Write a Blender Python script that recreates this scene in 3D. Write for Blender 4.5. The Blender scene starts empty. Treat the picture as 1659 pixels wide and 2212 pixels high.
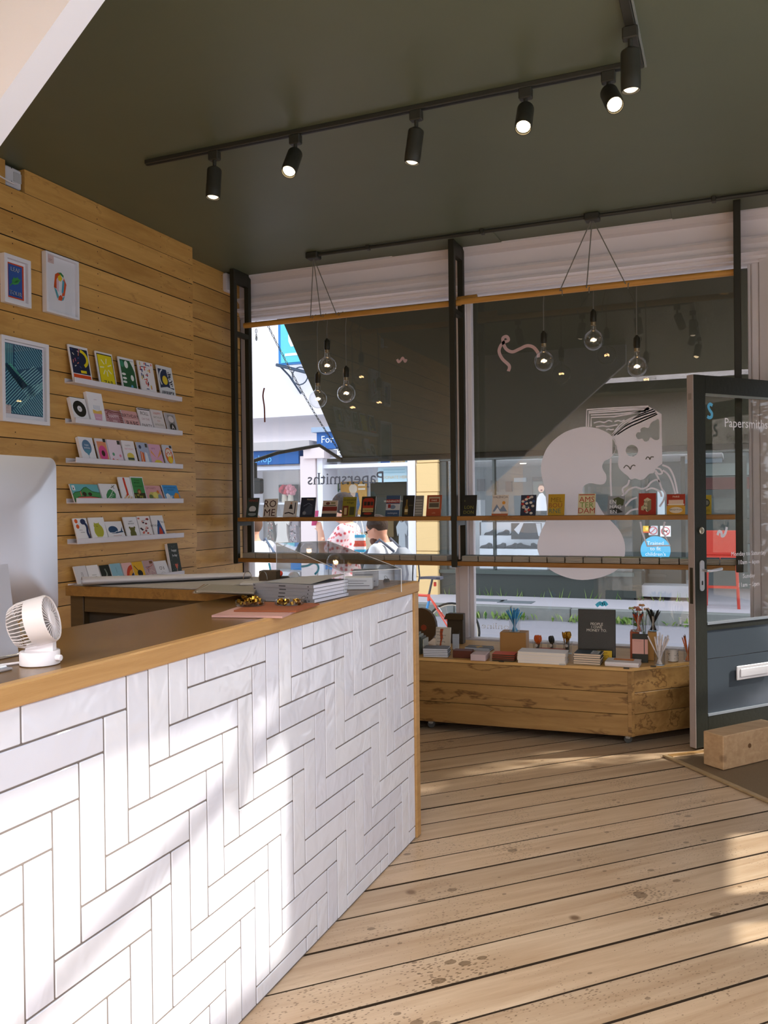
import bpy, math, random
from mathutils import Matrix, Vector
R = math.radians
S = bpy.context.scene
COL = S.collection

# ------------------------------------------------------------------ camera
CAM = Vector((0.0, 0.0, 1.38))
F_PX, YAW, PITCH, ROLL = 1827.6, R(22.525), R(-0.478), R(-0.678)
fwd = Vector((-math.sin(YAW) * math.cos(PITCH), math.cos(YAW) * math.cos(PITCH), math.sin(PITCH)))
_r0 = Vector((math.cos(YAW), math.sin(YAW), 0)); _u0 = _r0.cross(fwd)
right = _r0 * math.cos(ROLL) + _u0 * math.sin(ROLL)
upv = -_r0 * math.sin(ROLL) + _u0 * math.cos(ROLL)
cd = bpy.data.cameras.new('camera'); cam = bpy.data.objects.new('camera', cd); COL.objects.link(cam)
cd.sensor_fit = 'VERTICAL'; cd.sensor_height = 24.0; cd.lens = F_PX / 2212 * 24.0
cd.clip_start = 0.05; cd.clip_end = 200
cam.matrix_world = Matrix(((right.x, upv.x, -fwd.x, CAM.x), (right.y, upv.y, -fwd.y, CAM.y), (right.z, upv.z, -fwd.z, CAM.z), (0, 0, 0, 1)))
S.camera = cam

# ------------------------------------------------------------------ light
S.view_settings.view_transform = 'Standard'; S.view_settings.look = 'None'
S.view_settings.exposure = 0.0; S.view_settings.gamma = 1.0; S.view_settings.use_curve_mapping = False
W = bpy.data.worlds.new('sky'); S.world = W; W.use_nodes = True
_bg = W.node_tree.nodes['Background']; _bg.inputs[0].default_value = (0.80, 0.875, 1.0, 1); _bg.inputs[1].default_value = 2.5
SUN_DIR = Vector((0.86, 0.50, 0.75)).normalized()          # towards the sun
_sl = bpy.data.lights.new('sun', 'SUN'); _sl.energy = 6.5; _sl.angle = R(1.2); _sl.color = (1.0, 0.95, 0.86)
_so = bpy.data.objects.new('sun', _sl); COL.objects.link(_so); _so.location = (6, 4, 8)
_so.rotation_euler = SUN_DIR.to_track_quat('Z', 'Y').to_euler()
def area(name, loc, to, sx, sy, e, col=(1, 1, 1)):
    l = bpy.data.lights.new(name, 'AREA'); l.shape = 'RECTANGLE'; l.size = sx; l.size_y = sy; l.energy = e; l.color = col
    o = bpy.data.objects.new(name, l); COL.objects.link(o); o.location = loc
    o.rotation_euler = (Vector(loc) - Vector(to)).to_track_quat('Z', 'Y').to_euler(); return o
area('rear_fill', (-1.0, -1.7, 3.70), (-1.0, -1.69, 0), 3.0, 1.5, 350, (0.97, 0.97, 1.0))  # added fill lamp for the room, tucked up an invented ceiling shaft
try:
    S.cycles.max_bounces = 8; S.cycles.transparent_max_bounces = 16; S.cycles.sample_clamp_indirect = 6.0
    S.cycles.caustics_reflective = False; S.cycles.caustics_refractive = False
except Exception: pass

# ------------------------------------------------------------------ survey: where a sight line meets a real plane
def ray(x, y): return fwd + right * ((x - 829.5) / F_PX) + upv * ((1106 - y) / F_PX)
def U(x, y, ax, v):
    d = ray(x, y); t = (v - CAM[ax]) / d[ax]; return CAM + d * t
def UL(x, y, P, D):
    n = Vector((D[1], -D[0], 0)); d = ray(x, y); return CAM + d * (n.dot(Vector(P) - CAM) / n.dot(d))

# ------------------------------------------------------------------ materials
def lin(c):
    if isinstance(c, str):
        c = c.lstrip('#'); c = [int(c[i:i + 2], 16) / 255 for i in (0, 2, 4)]
    return tuple((v / 12.92 if v <= 0.04045 else ((v + 0.055) / 1.055) ** 2.4) for v in c)
_mats = {}
def mat(c, rough=0.6, metal=0.0, spec=0.4, emit=0.0, bump=0.0, bscale=60.0, name=None, var=0.0, coat=0.0):
    key = (c, rough, metal, spec, emit, bump, bscale, var, coat)
    if key in _mats: return _mats[key]
    m = bpy.data.materials.new(name or 'm_%s' % (c if isinstance(c, str) else 'x')); m.use_nodes = True
    nt = m.node_tree; b = nt.nodes['Principled BSDF']; col = lin(c)
    b.inputs['Base Color'].default_value = (*col, 1); b.inputs['Roughness'].default_value = rough
    b.inputs['Metallic'].default_value = metal; b.inputs['Specular IOR Level'].default_value = spec
    b.inputs['Coat Weight'].default_value = coat; b.inputs['Coat Roughness'].default_value = 0.08
    if emit: b.inputs['Emission Color'].default_value = (*col, 1); b.inputs['Emission Strength'].default_value = emit
    tc = nt.nodes.new('ShaderNodeTexCoord'); n = nt.nodes.new('ShaderNodeTexNoise'); n.inputs['Scale'].default_value = bscale; n.inputs['Detail'].default_value = 4
    nt.links.new(tc.outputs['Object'], n.inputs['Vector'])
    mx = nt.nodes.new('ShaderNodeMix'); mx.data_type = 'RGBA'; mx.inputs[6].default_value = (*[max(0, v * (1 - var)) for v in col], 1); mx.inputs[7].default_value = (*[min(1, v * (1 + var)) for v in col], 1)
    nt.links.new(n.outputs['Fac'], mx.inputs[0])
    if var: nt.links.new(mx.outputs[2], b.inputs['Base Color'])
    if bump:
        bp = nt.nodes.new('ShaderNodeBump'); bp.inputs['Strength'].default_value = bump; bp.inputs['Distance'].default_value = 0.01
        nt.links.new(n.outputs['Fac'], bp.inputs['Height']); nt.links.new(bp.outputs[0], b.inputs['Normal'])
    _mats[key] = m; return m

def wood(name, dark, light, stain=None, axis=0, rough=0.5, gs=6.0, stretch=14.0, rvar=0.25, stain_w=0.03, stain_amt=0.6, specks=0.0, knots=0.0, spec=0.35, sscale=2.2, mask=(.46, .60)):
    m = bpy.data.materials.new(name); m.use_nodes = True; nt = m.node_tree; L = nt.links.new; b = nt.nodes['Principled BSDF']
    N = nt.nodes.new
    tc = N('ShaderNodeTexCoord'); oi = N('ShaderNodeObjectInfo')
    mm = N('ShaderNodeMath'); mm.operation = 'MULTIPLY'; mm.inputs[1].default_value = 57.0; L(oi.outputs['Random'], mm.inputs[0])
    va = N('ShaderNodeVectorMath'); va.operation = 'ADD'; L(tc.outputs['Object'], va.inputs[0]); L(mm.outputs[0], va.inputs[1])
    mp = N('ShaderNodeMapping'); sc = [stretch] * 3; sc[axis] = 1.0; mp.inputs['Scale'].default_value = sc; L(va.outputs[0], mp.inputs['Vector'])
    n1 = N('ShaderNodeTexNoise'); n1.inputs['Scale'].default_value = gs * 0.35; n1.inputs['Detail'].default_value = 6; n1.inputs['Distortion'].default_value = 0.6; L(mp.outputs[0], n1.inputs['Vector'])
    n2 = N('ShaderNodeTexNoise'); n2.inputs['Scale'].default_value = gs * 3; n2.inputs['Detail'].default_value = 3; L(mp.outputs[0], n2.inputs['Vector'])
    mix = N('ShaderNodeMix'); mix.data_type = 'RGBA'; mix.inputs[6].default_value = (*lin(dark), 1); mix.inputs[7].default_value = (*lin(light), 1)
    ad = N('ShaderNodeMath'); ad.operation = 'MULTIPLY_ADD'; ad.inputs[1].default_value = 0.3; L(n2.outputs['Fac'], ad.inputs[0])
    ml = N('ShaderNodeMath'); ml.operation = 'MULTIPLY_ADD'; ml.inputs[1].default_value = 1.3; ml.inputs[2].default_value = -0.3; L(n1.outputs['Fac'], ml.inputs[0]); L(ml.outputs[0], ad.inputs[2])
    L(ad.outputs[0], mix.inputs[0]); col = mix.outputs[2]
    # board to board tone
    rr = N('ShaderNodeMapRange'); rr.inputs[3].default_value = 1 - rvar; rr.inputs[4].default_value = 1 + rvar * 0.55; L(oi.outputs['Random'], rr.inputs[0])
    hv = N('ShaderNodeHueSaturation'); L(rr.outputs[0], hv.inputs['Value']); L(col, hv.inputs['Color']); col = hv.outputs[0]
    def darken(col, fac, c):
        x = N('ShaderNodeMix'); x.data_type = 'RGBA'; L(fac, x.inputs[0]); L(col, x.inputs[6]); x.inputs[7].default_value = (*lin(c), 1); return x.outputs[2]
    if stain:
        mp2 = N('ShaderNodeMapping'); s2 = [4.0] * 3; s2[axis] = 1.0; mp2.inputs['Scale'].default_value = s2; L(va.outputs[0], mp2.inputs['Vector'])
        n3 = N('ShaderNodeTexNoise'); n3.inputs['Scale'].default_value = sscale; n3.inputs['Detail'].default_value = 5; n3.inputs['Roughness'].default_value = 0.55; L(mp2.outputs[0], n3.inputs['Vector'])
        sb = N('ShaderNodeMath'); sb.operation = 'SUBTRACT'; sb.inputs[1].default_value = 0.5; L(n3.outputs['Fac'], sb.inputs[0])
        ab = N('ShaderNodeMath'); ab.operation = 'ABSOLUTE'; L(sb.outputs[0], ab.inputs[0])
        mr = N('ShaderNodeMapRange'); mr.inputs[1].default_value = 0; mr.inputs[2].default_value = stain_w; mr.inputs[3].default_value = stain_amt; mr.inputs[4].default_value = 0; L(ab.outputs[0], mr.inputs[0])
        nm_ = N('ShaderNodeTexNoise'); nm_.inputs['Scale'].default_value = 1.3; nm_.inputs['Detail'].default_value = 1; L(mp2.outputs[0], nm_.inputs['Vector'])
        mk = N('ShaderNodeMapRange'); mk.inputs[1].default_value = mask[0]; mk.inputs[2].default_value = mask[1]; L(nm_.outputs['Fac'], mk.inputs[0])
        mq = N('ShaderNodeMath'); mq.operation = 'MULTIPLY'; L(mr.outputs[0], mq.inputs[0]); L(mk.outputs[0], mq.inputs[1])
        col = darken(col, mq.outputs[0], stain)
        mr2 = N('ShaderNodeMapRange'); mr2.inputs[1].default_value = 0.52; mr2.inputs[2].default_value = 0.62; mr2.inputs[3].default_value = 0; mr2.inputs[4].default_value = stain_amt * 0.45; L(n3.outputs['Fac'], mr2.inputs[0])
        mq2 = N('ShaderNodeMath'); mq2.operation = 'MULTIPLY'; L(mr2.outputs[0], mq2.inputs[0]); L(mk.outputs[0], mq2.inputs[1])
        col = darken(col, mq2.outputs[0], stain)
    if specks:
        for sc_, th, amt, st in ((55.0, 0.16, 0.75, 2.5), (9.0, 0.10, 0.65, 1.6)):
            mp3 = N('ShaderNodeMapping'); s3 = [1.0 * st] * 3; s3[axis] = 1.0; mp3.inputs['Scale'].default_value = s3; L(va.outputs[0], mp3.inputs['Vector'])
            v = N('ShaderNodeTexVoronoi'); v.inputs['Scale'].default_value = sc_; L(mp3.outputs[0], v.inputs['Vector'])
            n5 = N('ShaderNodeTexNoise'); n5.inputs['Scale'].default_value = 3.5; L(va.outputs[0], n5.inputs['Vector'])
            t5 = N('ShaderNodeMapRange'); t5.inputs[1].default_value = 0.35; t5.inputs[2].default_value = 0.75; t5.inputs[3].default_value = 0.0; t5.inputs[4].default_value = th * specks * 1.6; L(n5.outputs['Fac'], t5.inputs[0])
            lt = N('ShaderNodeMath'); lt.operation = 'LESS_THAN'; L(v.outputs['Distance'], lt.inputs[0]); L(t5.outputs[0], lt.inputs[1])
            mu = N('ShaderNodeMath'); mu.operation = 'MULTIPLY'; mu.inputs[1].default_value = amt; L(lt.outputs[0], mu.inputs[0])
            col = darken(col, mu.outputs[0], '#5a4228')
    if knots:
        v = N('ShaderNodeTexVoronoi'); v.inputs['Scale'].default_value = 2.4; L(va.outputs[0], v.inputs['Vector'])
        mr = N('ShaderNodeMapRange'); mr.inputs[1].default_value = 0.03; mr.inputs[2].default_value = 0.06; mr.inputs[3].default_value = knots; mr.inputs[4].default_value = 0; L(v.outputs['Distance'], mr.inputs[0])
        col = darken(col, mr.outputs[0], '#5c3d1e')
    L(col, b.inputs['Base Color']); b.inputs['Roughness'].default_value = rough; b.inputs['Specular IOR Level'].default_value = spec
    bp = N('ShaderNodeBump'); bp.inputs['Strength'].default_value = 0.15; bp.inputs['Distance'].default_value = 0.004; L(n2.outputs['Fac'], bp.inputs['Height']); L(bp.outputs[0], b.inputs['Normal'])
    return m

def glass(name, tint=(1, 1, 1), f0=0.04, rough=0.0, boost=1.0):
    """thin clear sheet: Schlick reflection over plain transmission"""
    m = bpy.data.materials.new(name); m.use_nodes = True; nt = m.node_tree; nt.nodes.remove(nt.nodes['Principled BSDF'])
    out = nt.nodes['Material Output']; t = nt.nodes.new('ShaderNodeBsdfTransparent'); t.inputs[0].default_value = (*tint, 1)
    g = nt.nodes.new('ShaderNodeBsdfGlossy'); g.inputs['Roughness'].default_value = rough
    lw = nt.nodes.new('ShaderNodeLayerWeight'); lw.inputs[0].default_value = 0.5
    pw = nt.nodes.new('ShaderNodeMath'); pw.operation = 'POWER'; pw.inputs[1].default_value = 5.0; nt.links.new(lw.outputs['Facing'], pw.inputs[0])
    mu = nt.nodes.new('ShaderNodeMath'); mu.operation = 'MULTIPLY_ADD'; mu.inputs[1].default_value = 0.9 * boost; mu.inputs[2].default_value = f0 * boost; mu.use_clamp = True; nt.links.new(pw.outputs[0], mu.inputs[0])
    mx = nt.nodes.new('ShaderNodeMixShader'); nt.links.new(mu.outputs[0], mx.inputs[0]); nt.links.new(t.outputs[0], mx.inputs[1]); nt.links.new(g.outputs[0], mx.inputs[2]); nt.links.new(mx.outputs[0], out.inputs[0])
    return m

# ------------------------------------------------------------------ mesh builder
class B:
    def __init__(s): s.v = []; s.f = []; s.m = []; s.ms = []
    def _mi(s, m):
        if m not in s.ms: s.ms.append(m)
        return s.ms.index(m)
    def add(s, vs, fs, m, X=None):
        o = len(s.v); mi = s._mi(m)
        s.v += [tuple(X @ Vector(p)) if X is not None else tuple(p) for p in vs]
        s.f += [tuple(i + o for i in f) for f in fs]; s.m += [mi] * len(fs); return s
    def box(s, x0, x1, y0, y1, z0, z1, m, X=None, bev=0.0):
        if bev:
            b = bev; p = []
            for z, k in ((z0, b), (z0 + b, 0), (z1 - b, 0), (z1, b)):
                xa, xb, ya, yb = x0 + k, x1 - k, y0 + k, y1 - k
                c = b if k == 0 else b * 0.5
                p += [(xa + c, ya, z), (xb - c, ya, z), (xb, ya + c, z), (xb, yb - c, z), (xb - c, yb, z), (xa + c, yb, z), (xa, yb - c, z), (xa, ya + c, z)]
            fs = [tuple(range(7, -1, -1)), tuple(range(24, 32))]
            for r in range(3):
                for i in range(8): fs.append((r * 8 + i, r * 8 + (i + 1) % 8, r * 8 + 8 + (i + 1) % 8, r * 8 + 8 + i))
            return s.add(p, fs, m, X)
        v = [(x0, y0, z0), (x1, y0, z0), (x1, y1, z0), (x0, y1, z0), (x0, y0, z1), (x1, y0, z1), (x1, y1, z1), (x0, y1, z1)]
        return s.add(v, [(0, 3, 2, 1), (4, 5, 6, 7), (0, 1, 5, 4), (1, 2, 6, 5), (2, 3, 7, 6), (3, 0, 4, 7)], m, X)
    def cbox(s, c, d, m, X=None, bev=0.0): return s.box(c[0] - d[0] / 2, c[0] + d[0] / 2, c[1] - d[1] / 2, c[1] + d[1] / 2, c[2] - d[2] / 2, c[2] + d[2] / 2, m, X, bev)
    def prism(s, poly, h0, h1, m, X=None, axis='z'):
        n = len(poly)
        def P(a, b, h): return {'z': (a, b, h), 'y': (a, h, b), 'x': (h, a, b)}[axis]
        v = [P(a, b, h0) for a, b in poly] + [P(a, b, h1) for a, b in poly]
        fs = [tuple(range(n - 1, -1, -1)), tuple(range(n, 2 * n))] + [(i, (i + 1) % n, n + (i + 1) % n, n + i) for i in range(n)]
        return s.add(v, fs, m, X)
    def lathe(s, prof, m, n=16, X=None, a0=0.0, a1=2 * math.pi):
        full = abs(a1 - a0 - 2 * math.pi) < 1e-6; k = n if full else n + 1; v = []; fs = []
        for r, z in prof:
            for i in range(k):
                a = a0 + (a1 - a0) * i / n; v.append((r * math.cos(a), r * math.sin(a), z))
        for j in range(len(prof) - 1):
            for i in range(n):
                i2 = (i + 1) % k; fs.append((j * k + i, j * k + i2, (j + 1) * k + i2, (j + 1) * k + i))
        if full and prof[0][0] > 1e-6 and s.caps: fs.append(tuple(range(k - 1, -1, -1)))
        if full and prof[-1][0] > 1e-6 and s.caps: fs.append(tuple(range((len(prof) - 1) * k, len(prof) * k)))
        return s.add(v, fs, m, X)
    caps = True
    def tube(s, pts, r, m, n=8, X=None, closed=False):
        P = [Vector(p) for p in pts]; v = []; fs = []; N = len(P)
        rr = r if isinstance(r, (list, tuple)) else [r] * N
        prev = None
        for i, p in enumerate(P):
            if closed: t = P[(i + 1) % N] - P[i - 1]
            else: t = (P[min(i + 1, N - 1)] - P[max(i - 1, 0)])
            t = t.normalized() if t.length > 1e-9 else Vector((0, 0, 1))
            a = prev if prev is not None else (Vector((0, 0, 1)) if abs(t.z) < 0.9 else Vector((1, 0, 0)))
            a = (a - t * a.dot(t)).normalized(); prev = a; b = t.cross(a)
            for k in range(n):
                q = 2 * math.pi * k / n; v.append(p + (a * math.cos(q) + b * math.sin(q)) * rr[i])
        for i in range(N if closed else N - 1):
            for k in range(n): fs.append((i * n + k, i * n + (k + 1) % n, ((i + 1) % N) * n + (k + 1) % n, ((i + 1) % N) * n + k))
        if not closed: fs += [tuple(range(n - 1, -1, -1)), tuple(range((N - 1) * n, N * n))]
        return s.add(v, fs, m, X)
    def sphere(s, c, r, m, n=12, X=None, sc=(1, 1, 1)):
        pr = [(max(r * math.sin(math.pi * j / (n // 2 + 2)), 0.0), -r * math.cos(math.pi * j / (n // 2 + 2))) for j in range(n // 2 + 3)]
        Y = Matrix.Translation(c) @ Matrix.Diagonal((*sc, 1))
        return s.lathe(pr, m, n, (X @ Y) if X is not None else Y)
    def build(s, name, parent=None, label=None, cat=None, group=None, kind=None, smooth=False, world=False, loc=None):
        me = bpy.data.meshes.new(name); vs = [Vector(p) for p in s.v]
        ob = bpy.data.objects.new(name, me); COL.objects.link(ob)
        if parent is not None:
            ob.parent = parent
            if world:
                inv = MW[parent.name].inverted(); vs = [inv @ p for p in vs]
            MW[ob.name] = MW[parent.name] @ Matrix.Identity(4) if parent.name in MW else Matrix.Identity(4)
            if loc is not None: ob.location = loc; MW[ob.name] = MW[parent.name] @ Matrix.Translation(loc); vs = [p - Vector(loc) for p in vs] if world else vs
        else:
            if loc is None:
                xs = [p.x for p in vs]; ys = [p.y for p in vs]; zs = [p.z for p in vs]
                loc = Vector(((min(xs) + max(xs)) / 2, (min(ys) + max(ys)) / 2, min(zs))); vs = [p - loc for p in vs]
            ob.location = loc; MW[ob.name] = Matrix.Translation(loc)
        me.from_pydata([tuple(p) for p in vs], [], s.f); me.polygons.foreach_set('material_index', s.m)
        for m in s.ms: me.materials.append(m)
        if smooth: me.polygons.foreach_set('use_smooth', [True] * len(me.polygons))
        me.update()
        if smooth:
            try: me.set_sharp_from_angle(angle=R(40))
            except Exception: pass
        tag(ob, label, cat, group, kind); return ob
MW = {}
def tag(o, label=None, cat=None, group=None, kind=None):
    if label: o['label'] = label
    if cat: o['category'] = cat
    if group: o['group'] = group
    if kind: o['kind'] = kind
    return o
def empty(name, loc, rz=0.0, label=None, cat=None, group=None, kind=None, rot=None):
    o = bpy.data.objects.new(name, None); COL.objects.link(o); o.empty_display_size = 0.05
    e = rot if rot is not None else (0, 0, rz); o.location = loc; o.rotation_euler = e
    from mathutils import Euler
    MW[o.name] = Matrix.Translation(loc) @ Euler(e).to_matrix().to_4x4()
    return tag(o, label, cat, group, kind)
def copy_tree(o, parent=None, loc=None, rz=None):
    c = o.copy(); COL.objects.link(c); c.parent = parent
    if loc is not None: c.location = loc
    if rz is not None: c.rotation_euler = (c.rotation_euler[0], c.rotation_euler[1], rz)
    for ch in list(o.children): copy_tree(ch, c)
    return c
def T(x=0, y=0, z=0): return Matrix.Translation((x, y, z))
def RX(a): return Matrix.Rotation(R(a), 4, 'X')
def RY(a): return Matrix.Rotation(R(a), 4, 'Y')
def RZ(a): return Matrix.Rotation(R(a), 4, 'Z')

# ------------------------------------------------------------------ flat print: shapes in a w x h rectangle, thin layers proud of the sheet
_txt = {}
def text_mesh(body, bold=0.0, serif=False, ls=1.0):
    k = (body, bold, serif, ls)
    if k in _txt: return _txt[k]
    c = bpy.data.curves.new('t', 'FONT'); c.body = body; c.size = 1.0; c.offset = bold; c.space_character = ls; c.resolution_u = 2; c.fill_mode = 'FRONT'
    c.align_x = 'CENTER'
    o = bpy.data.objects.new('t', c); COL.objects.link(o)
    me = bpy.data.meshes.new_from_object(o.evaluated_get(bpy.context.evaluated_depsgraph_get()))
    v = [(p.co.x, p.co.y) for p in me.vertices]; f = [tuple(q.vertices) for q in me.polygons]
    if serif:
        cnt = {}
        for q in f:
            for a, b in zip(q, q[1:] + q[:1]): e = (min(a, b), max(a, b)); cnt[e] = cnt.get(e, 0) + 1
        used = set(); extra = []
        for (a, b), n in cnt.items():
            if n == 1 and abs(v[a][1] - v[b][1]) < 1e-3 and 0.04 < abs(v[a][0] - v[b][0]) < 0.16:
                y = v[a][1]; x0, x1 = sorted((v[a][0], v[b][0]))
                if abs(y) < 0.02 or y < -0.15 or y > 0.5: extra.append((x0, x1, y))
        for x0, x1, y in extra:
            up = y > 0.3; g = 0.055; t = 0.035; o_ = len(v); ya, yb = (y - t, y) if up else (y, y + t)
            v += [(x0 - g, ya), (x1 + g, ya), (x1 + g, yb), (x0 - g, yb)]; f.append((o_, o_ + 1, o_ + 2, o_ + 3))
    bpy.data.objects.remove(o); bpy.data.curves.remove(c); bpy.data.meshes.remove(me)
    _txt[k] = (v, f); return v, f
PAPER = {}
def pm(c, rough=0.55): return mat(c, rough, spec=0.3)
def art(b, w, h, shapes, X=None, z=0.0006, dz=0.00025, asp=True, mm=None):
    """shapes in 0..1 coordinates on the rectangle (x right, y up, z towards the viewer)"""
    k = 0
    for s in shapes:
        zz = z + dz * min(k, 12); k += 1; t = s[0]; c = s[-1]; m = (mm or pm)(c)
        def P(x, y): return (x * w, y * h, zz)
        if t == 'r': b.add([P(s[1], s[2]), P(s[3], s[2]), P(s[3], s[4]), P(s[1], s[4])], [(0, 1, 2, 3)], m, X)
        elif t == 'e':
            n = 20; b.add([(s[1] * w + s[3] * w * math.cos(2 * math.pi * i / n), s[2] * h + s[4] * (w if s[4] == s[3] else h) * math.sin(2 * math.pi * i / n), zz) for i in range(n)], [tuple(range(n))], m, X)
        elif t == 'p': b.add([P(x, y) for x, y in s[1]], [tuple(range(len(s[1])))], m, X)
        elif t == 'l': stroke(b, [(x * w, y * h) for x, y in s[1]], s[2] * w, m, zz, X)
        elif t == 't':
            _, body, cx, cy, hh, c = s[:6]; opt = s[6] if isinstance(s[6], dict) else {}; c = s[-1]
            v, f = text_mesh(body, opt.get('b', 0.0), opt.get('serif', False), opt.get('ls', 1.0))
            sc = hh * h / 0.72; sx = sc * opt.get('sx', 1.0)
            if opt.get('fit'):
                ww = max(p[0] for p in v) - min(p[0] for p in v)
                if ww * sx > opt['fit'] * w: sx = opt['fit'] * w / ww
            if opt.get('mirror'): sx = -sx
            ro = R(opt.get('rot', 0)); cr, sr = math.cos(ro), math.sin(ro)
            vv = []
            for x, y in v:
                x, y = x * sx, (y - 0.36) * sc; vv.append((cx * w + x * cr - y * sr, cy * h + x * sr + y * cr, zz))
            b.add(vv, [q[::-1] for q in f] if opt.get('mirror') else f, m, X)
def stroke(b, pts, wd, m, z=0.0, X=None, closed=False):
    n = len(pts); Lf = []; Rt = []
    for i, (x, y) in enumerate(pts):
        a = pts[(i - 1) % n] if (i or closed) else pts[0]; c = pts[(i + 1) % n] if (i < n - 1 or closed) else pts[-1]
        dx, dy = c[0] - a[0], c[1] - a[1]; l = math.hypot(dx, dy) or 1; nx, ny = -dy / l * wd / 2, dx / l * wd / 2
        Lf.append((x + nx, y + ny, z)); Rt.append((x - nx, y - ny, z))
    rng = range(n) if closed else range(n - 1)
    b.add(Lf + Rt, [(n + i, n + (i + 1) % n, (i + 1) % n, i) for i in rng], m, X)
def spline(pts, k=8, closed=False):
    n = len(pts); out = []
    for i in range(n if closed else n - 1):
        p0 = pts[(i - 1) % n] if (closed or i) else pts[0]; p1 = pts[i]; p2 = pts[(i + 1) % n]; p3 = pts[(i + 2) % n] if (closed or i + 2 < n) else pts[-1]
        for j in range(k):
            t = j / k
            out.append(tuple(0.5 * (2 * p1[q] + (p2[q] - p0[q]) * t + (2 * p0[q] - 5 * p1[q] + 4 * p2[q] - p3[q]) * t * t + (3 * p1[q] - p0[q] - 3 * p2[q] + p3[q]) * t ** 3) for q in range(len(p1))))
    if not closed: out.append(tuple(pts[-1]))
    return out
# ================================================================== the shop's shell
CZ = 3.162; XL = -3.42; XREC = -3.58; YREC = 4.875; YG = 5.80; XR = 1.30; SILL = 0.43; HEAD = 2.86
m_ceiling = mat('#626751', 0.45, spec=0.35, bump=0.08, bscale=3.0, var=0.06)
m_white = mat('#e6e0e2', 0.5, bump=0.1, bscale=25)
m_black = mat('#2b291e', 0.5, spec=0.3, bump=0.05)
m_gloom = mat('#2c2417', 0.8)
m_floor = wood('floor_wood', '#a1805e', '#d6c0a4', stain='#8f7052', axis=0, rough=0.28, rvar=0.15, stain_w=0.010, stain_amt=0.2, specks=1.45, knots=0.8, spec=0.5, gs=5.0)
m_ply = wood('wall_wood', '#bd8841', '#e2b368', stain='#8a561c', axis=1, rough=0.42, rvar=0.16, stain_w=0.012, stain_amt=0.6, knots=0.35, stretch=10, spec=0.4, sscale=1.3)
m_oak = wood('oak_edge', '#a67c48', '#c59c66', axis=1, rough=0.45, rvar=0.02, gs=9, stretch=18)
m_top = wood('counter_wood', '#5f4224', '#84622f', stain='#3c2812', axis=1, rough=0.24, rvar=0.10, stain_w=0.012, stain_amt=0.5, knots=0.5, spec=0.5)
m_glass = glass('window_glass', (0.985, 0.99, 0.988), .04, 0.0, 1.0)

# floor: diagonal boards on a dark sub-floor
room = [(-3.60, -3.0), (XR + .1, -3.0), (XR + .1, 4.60), (0.30, 5.72), (-3.60, 5.72)]
def clip(poly, a, b, c):          # keep a*x+b*y<=c
    out = []
    for i, p in enumerate(poly):
        q = poly[(i + 1) % len(poly)]; dp = a * p[0] + b * p[1] - c; dq = a * q[0] + b * q[1] - c
        if dp <= 0: out.append(p)
        if dp * dq < 0: t = dp / (dp - dq); out.append((p[0] + (q[0] - p[0]) * t, p[1] + (q[1] - p[1]) * t))
    return out
fl = B().prism(room, -0.12, -0.019, m_gloom).build('floor', kind='structure', label='wide diagonal pine floorboards of the shop')
s2 = 2 ** -0.5; rnd = random.Random(4)
for k in range(-23, 40):
    c0 = -2.811 + 0.1625 * k; c1 = c0 + 0.1625 - (0.0075, 0.0095, 0.007, 0.012)[k % 4]
    pl_ = clip(clip(room, s2, -s2, c1), -s2, s2, -c0)
    if len(pl_) < 3: continue
    q = [((x + y) * s2, (y - x) * s2) for x, y in pl_]
    ca = sum(p[0] for p in q) / len(q); cb = sum(p[1] for p in q) / len(q)
    zt = rnd.uniform(-0.0012, 0.0)
    b = B().prism([(p[0] - ca, p[1] - cb) for p in q], -0.02, zt, m_floor); gi = b._mi(mat('#3d2d1b', .9)); b.m = [0, 0] + [gi] * len(q)   # side faces coloured dark so the gaps read as dark lines
    o = b.build('floor_board', parent=fl); inv = MW[fl.name].inverted()
    o.location = inv @ Vector(((ca - cb) * s2, (ca + cb) * s2, 0)); o.rotation_euler = (0, 0, R(45))

# door mat let into the floor, with its timber edging
e1 = Vector((0.655, -0.756, 0)); e2 = Vector((0.756, 0.655, 0)); P0 = Vector((-0.36, 4.77, 0))
mm_ = mat('#8f7656', 0.95, bump=1.0, bscale=420, var=0.35)
MX = Matrix(((e1.x, e2.x, 0, P0.x), (e1.y, e2.y, 0, P0.y), (0, 0, 1, 0), (0, 0, 0, 1)))
b = B().box(0.03, 1.2, 0.03, 0.84, 0.0005, 0.009, mm_, MX, bev=0.003)
mt = b.build('door_mat', label='brown coir mat laid inside the shop door', cat='mat')
B().box(-0.02, 1.2, 0.0, 0.03, 0.0005, 0.012, wood('mat_trim', '#a98b62', '#cbb088', axis=0, rough=0.5), MX, bev=0.003).box(-0.02, 0.03, 0.03, 0.84, 0.0005, 0.012, m_oak, MX, bev=0.003).build('edging_strip', parent=mt, world=True)

# ceiling
B().prism([(-3.75, -0.9), (1.45, -0.9), (1.45, 4.62), (0.27, 5.80), (-3.75, 5.80)], CZ, CZ + .15, m_ceiling).box(-3.75, -2.6, -3.1, -.9, CZ, CZ + .15, m_ceiling).box(.6, 1.45, -3.1, -.9, CZ, CZ + .15, m_ceiling).box(-2.6, .6, -3.1, -2.5, CZ, CZ + .15, m_ceiling).build('ceiling', kind='structure', label='dark olive green painted ceiling')
# faint access panels in the ceiling
for k_, (x0, x1) in enumerate(((-2.25, -1.45), (-0.35, 0.30))):
    B().box(x0, x1, 5.40, 5.64, CZ - .006, CZ, m_ceiling, bev=.002).build('trim_%d' % (20 + k_), kind='structure')

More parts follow.
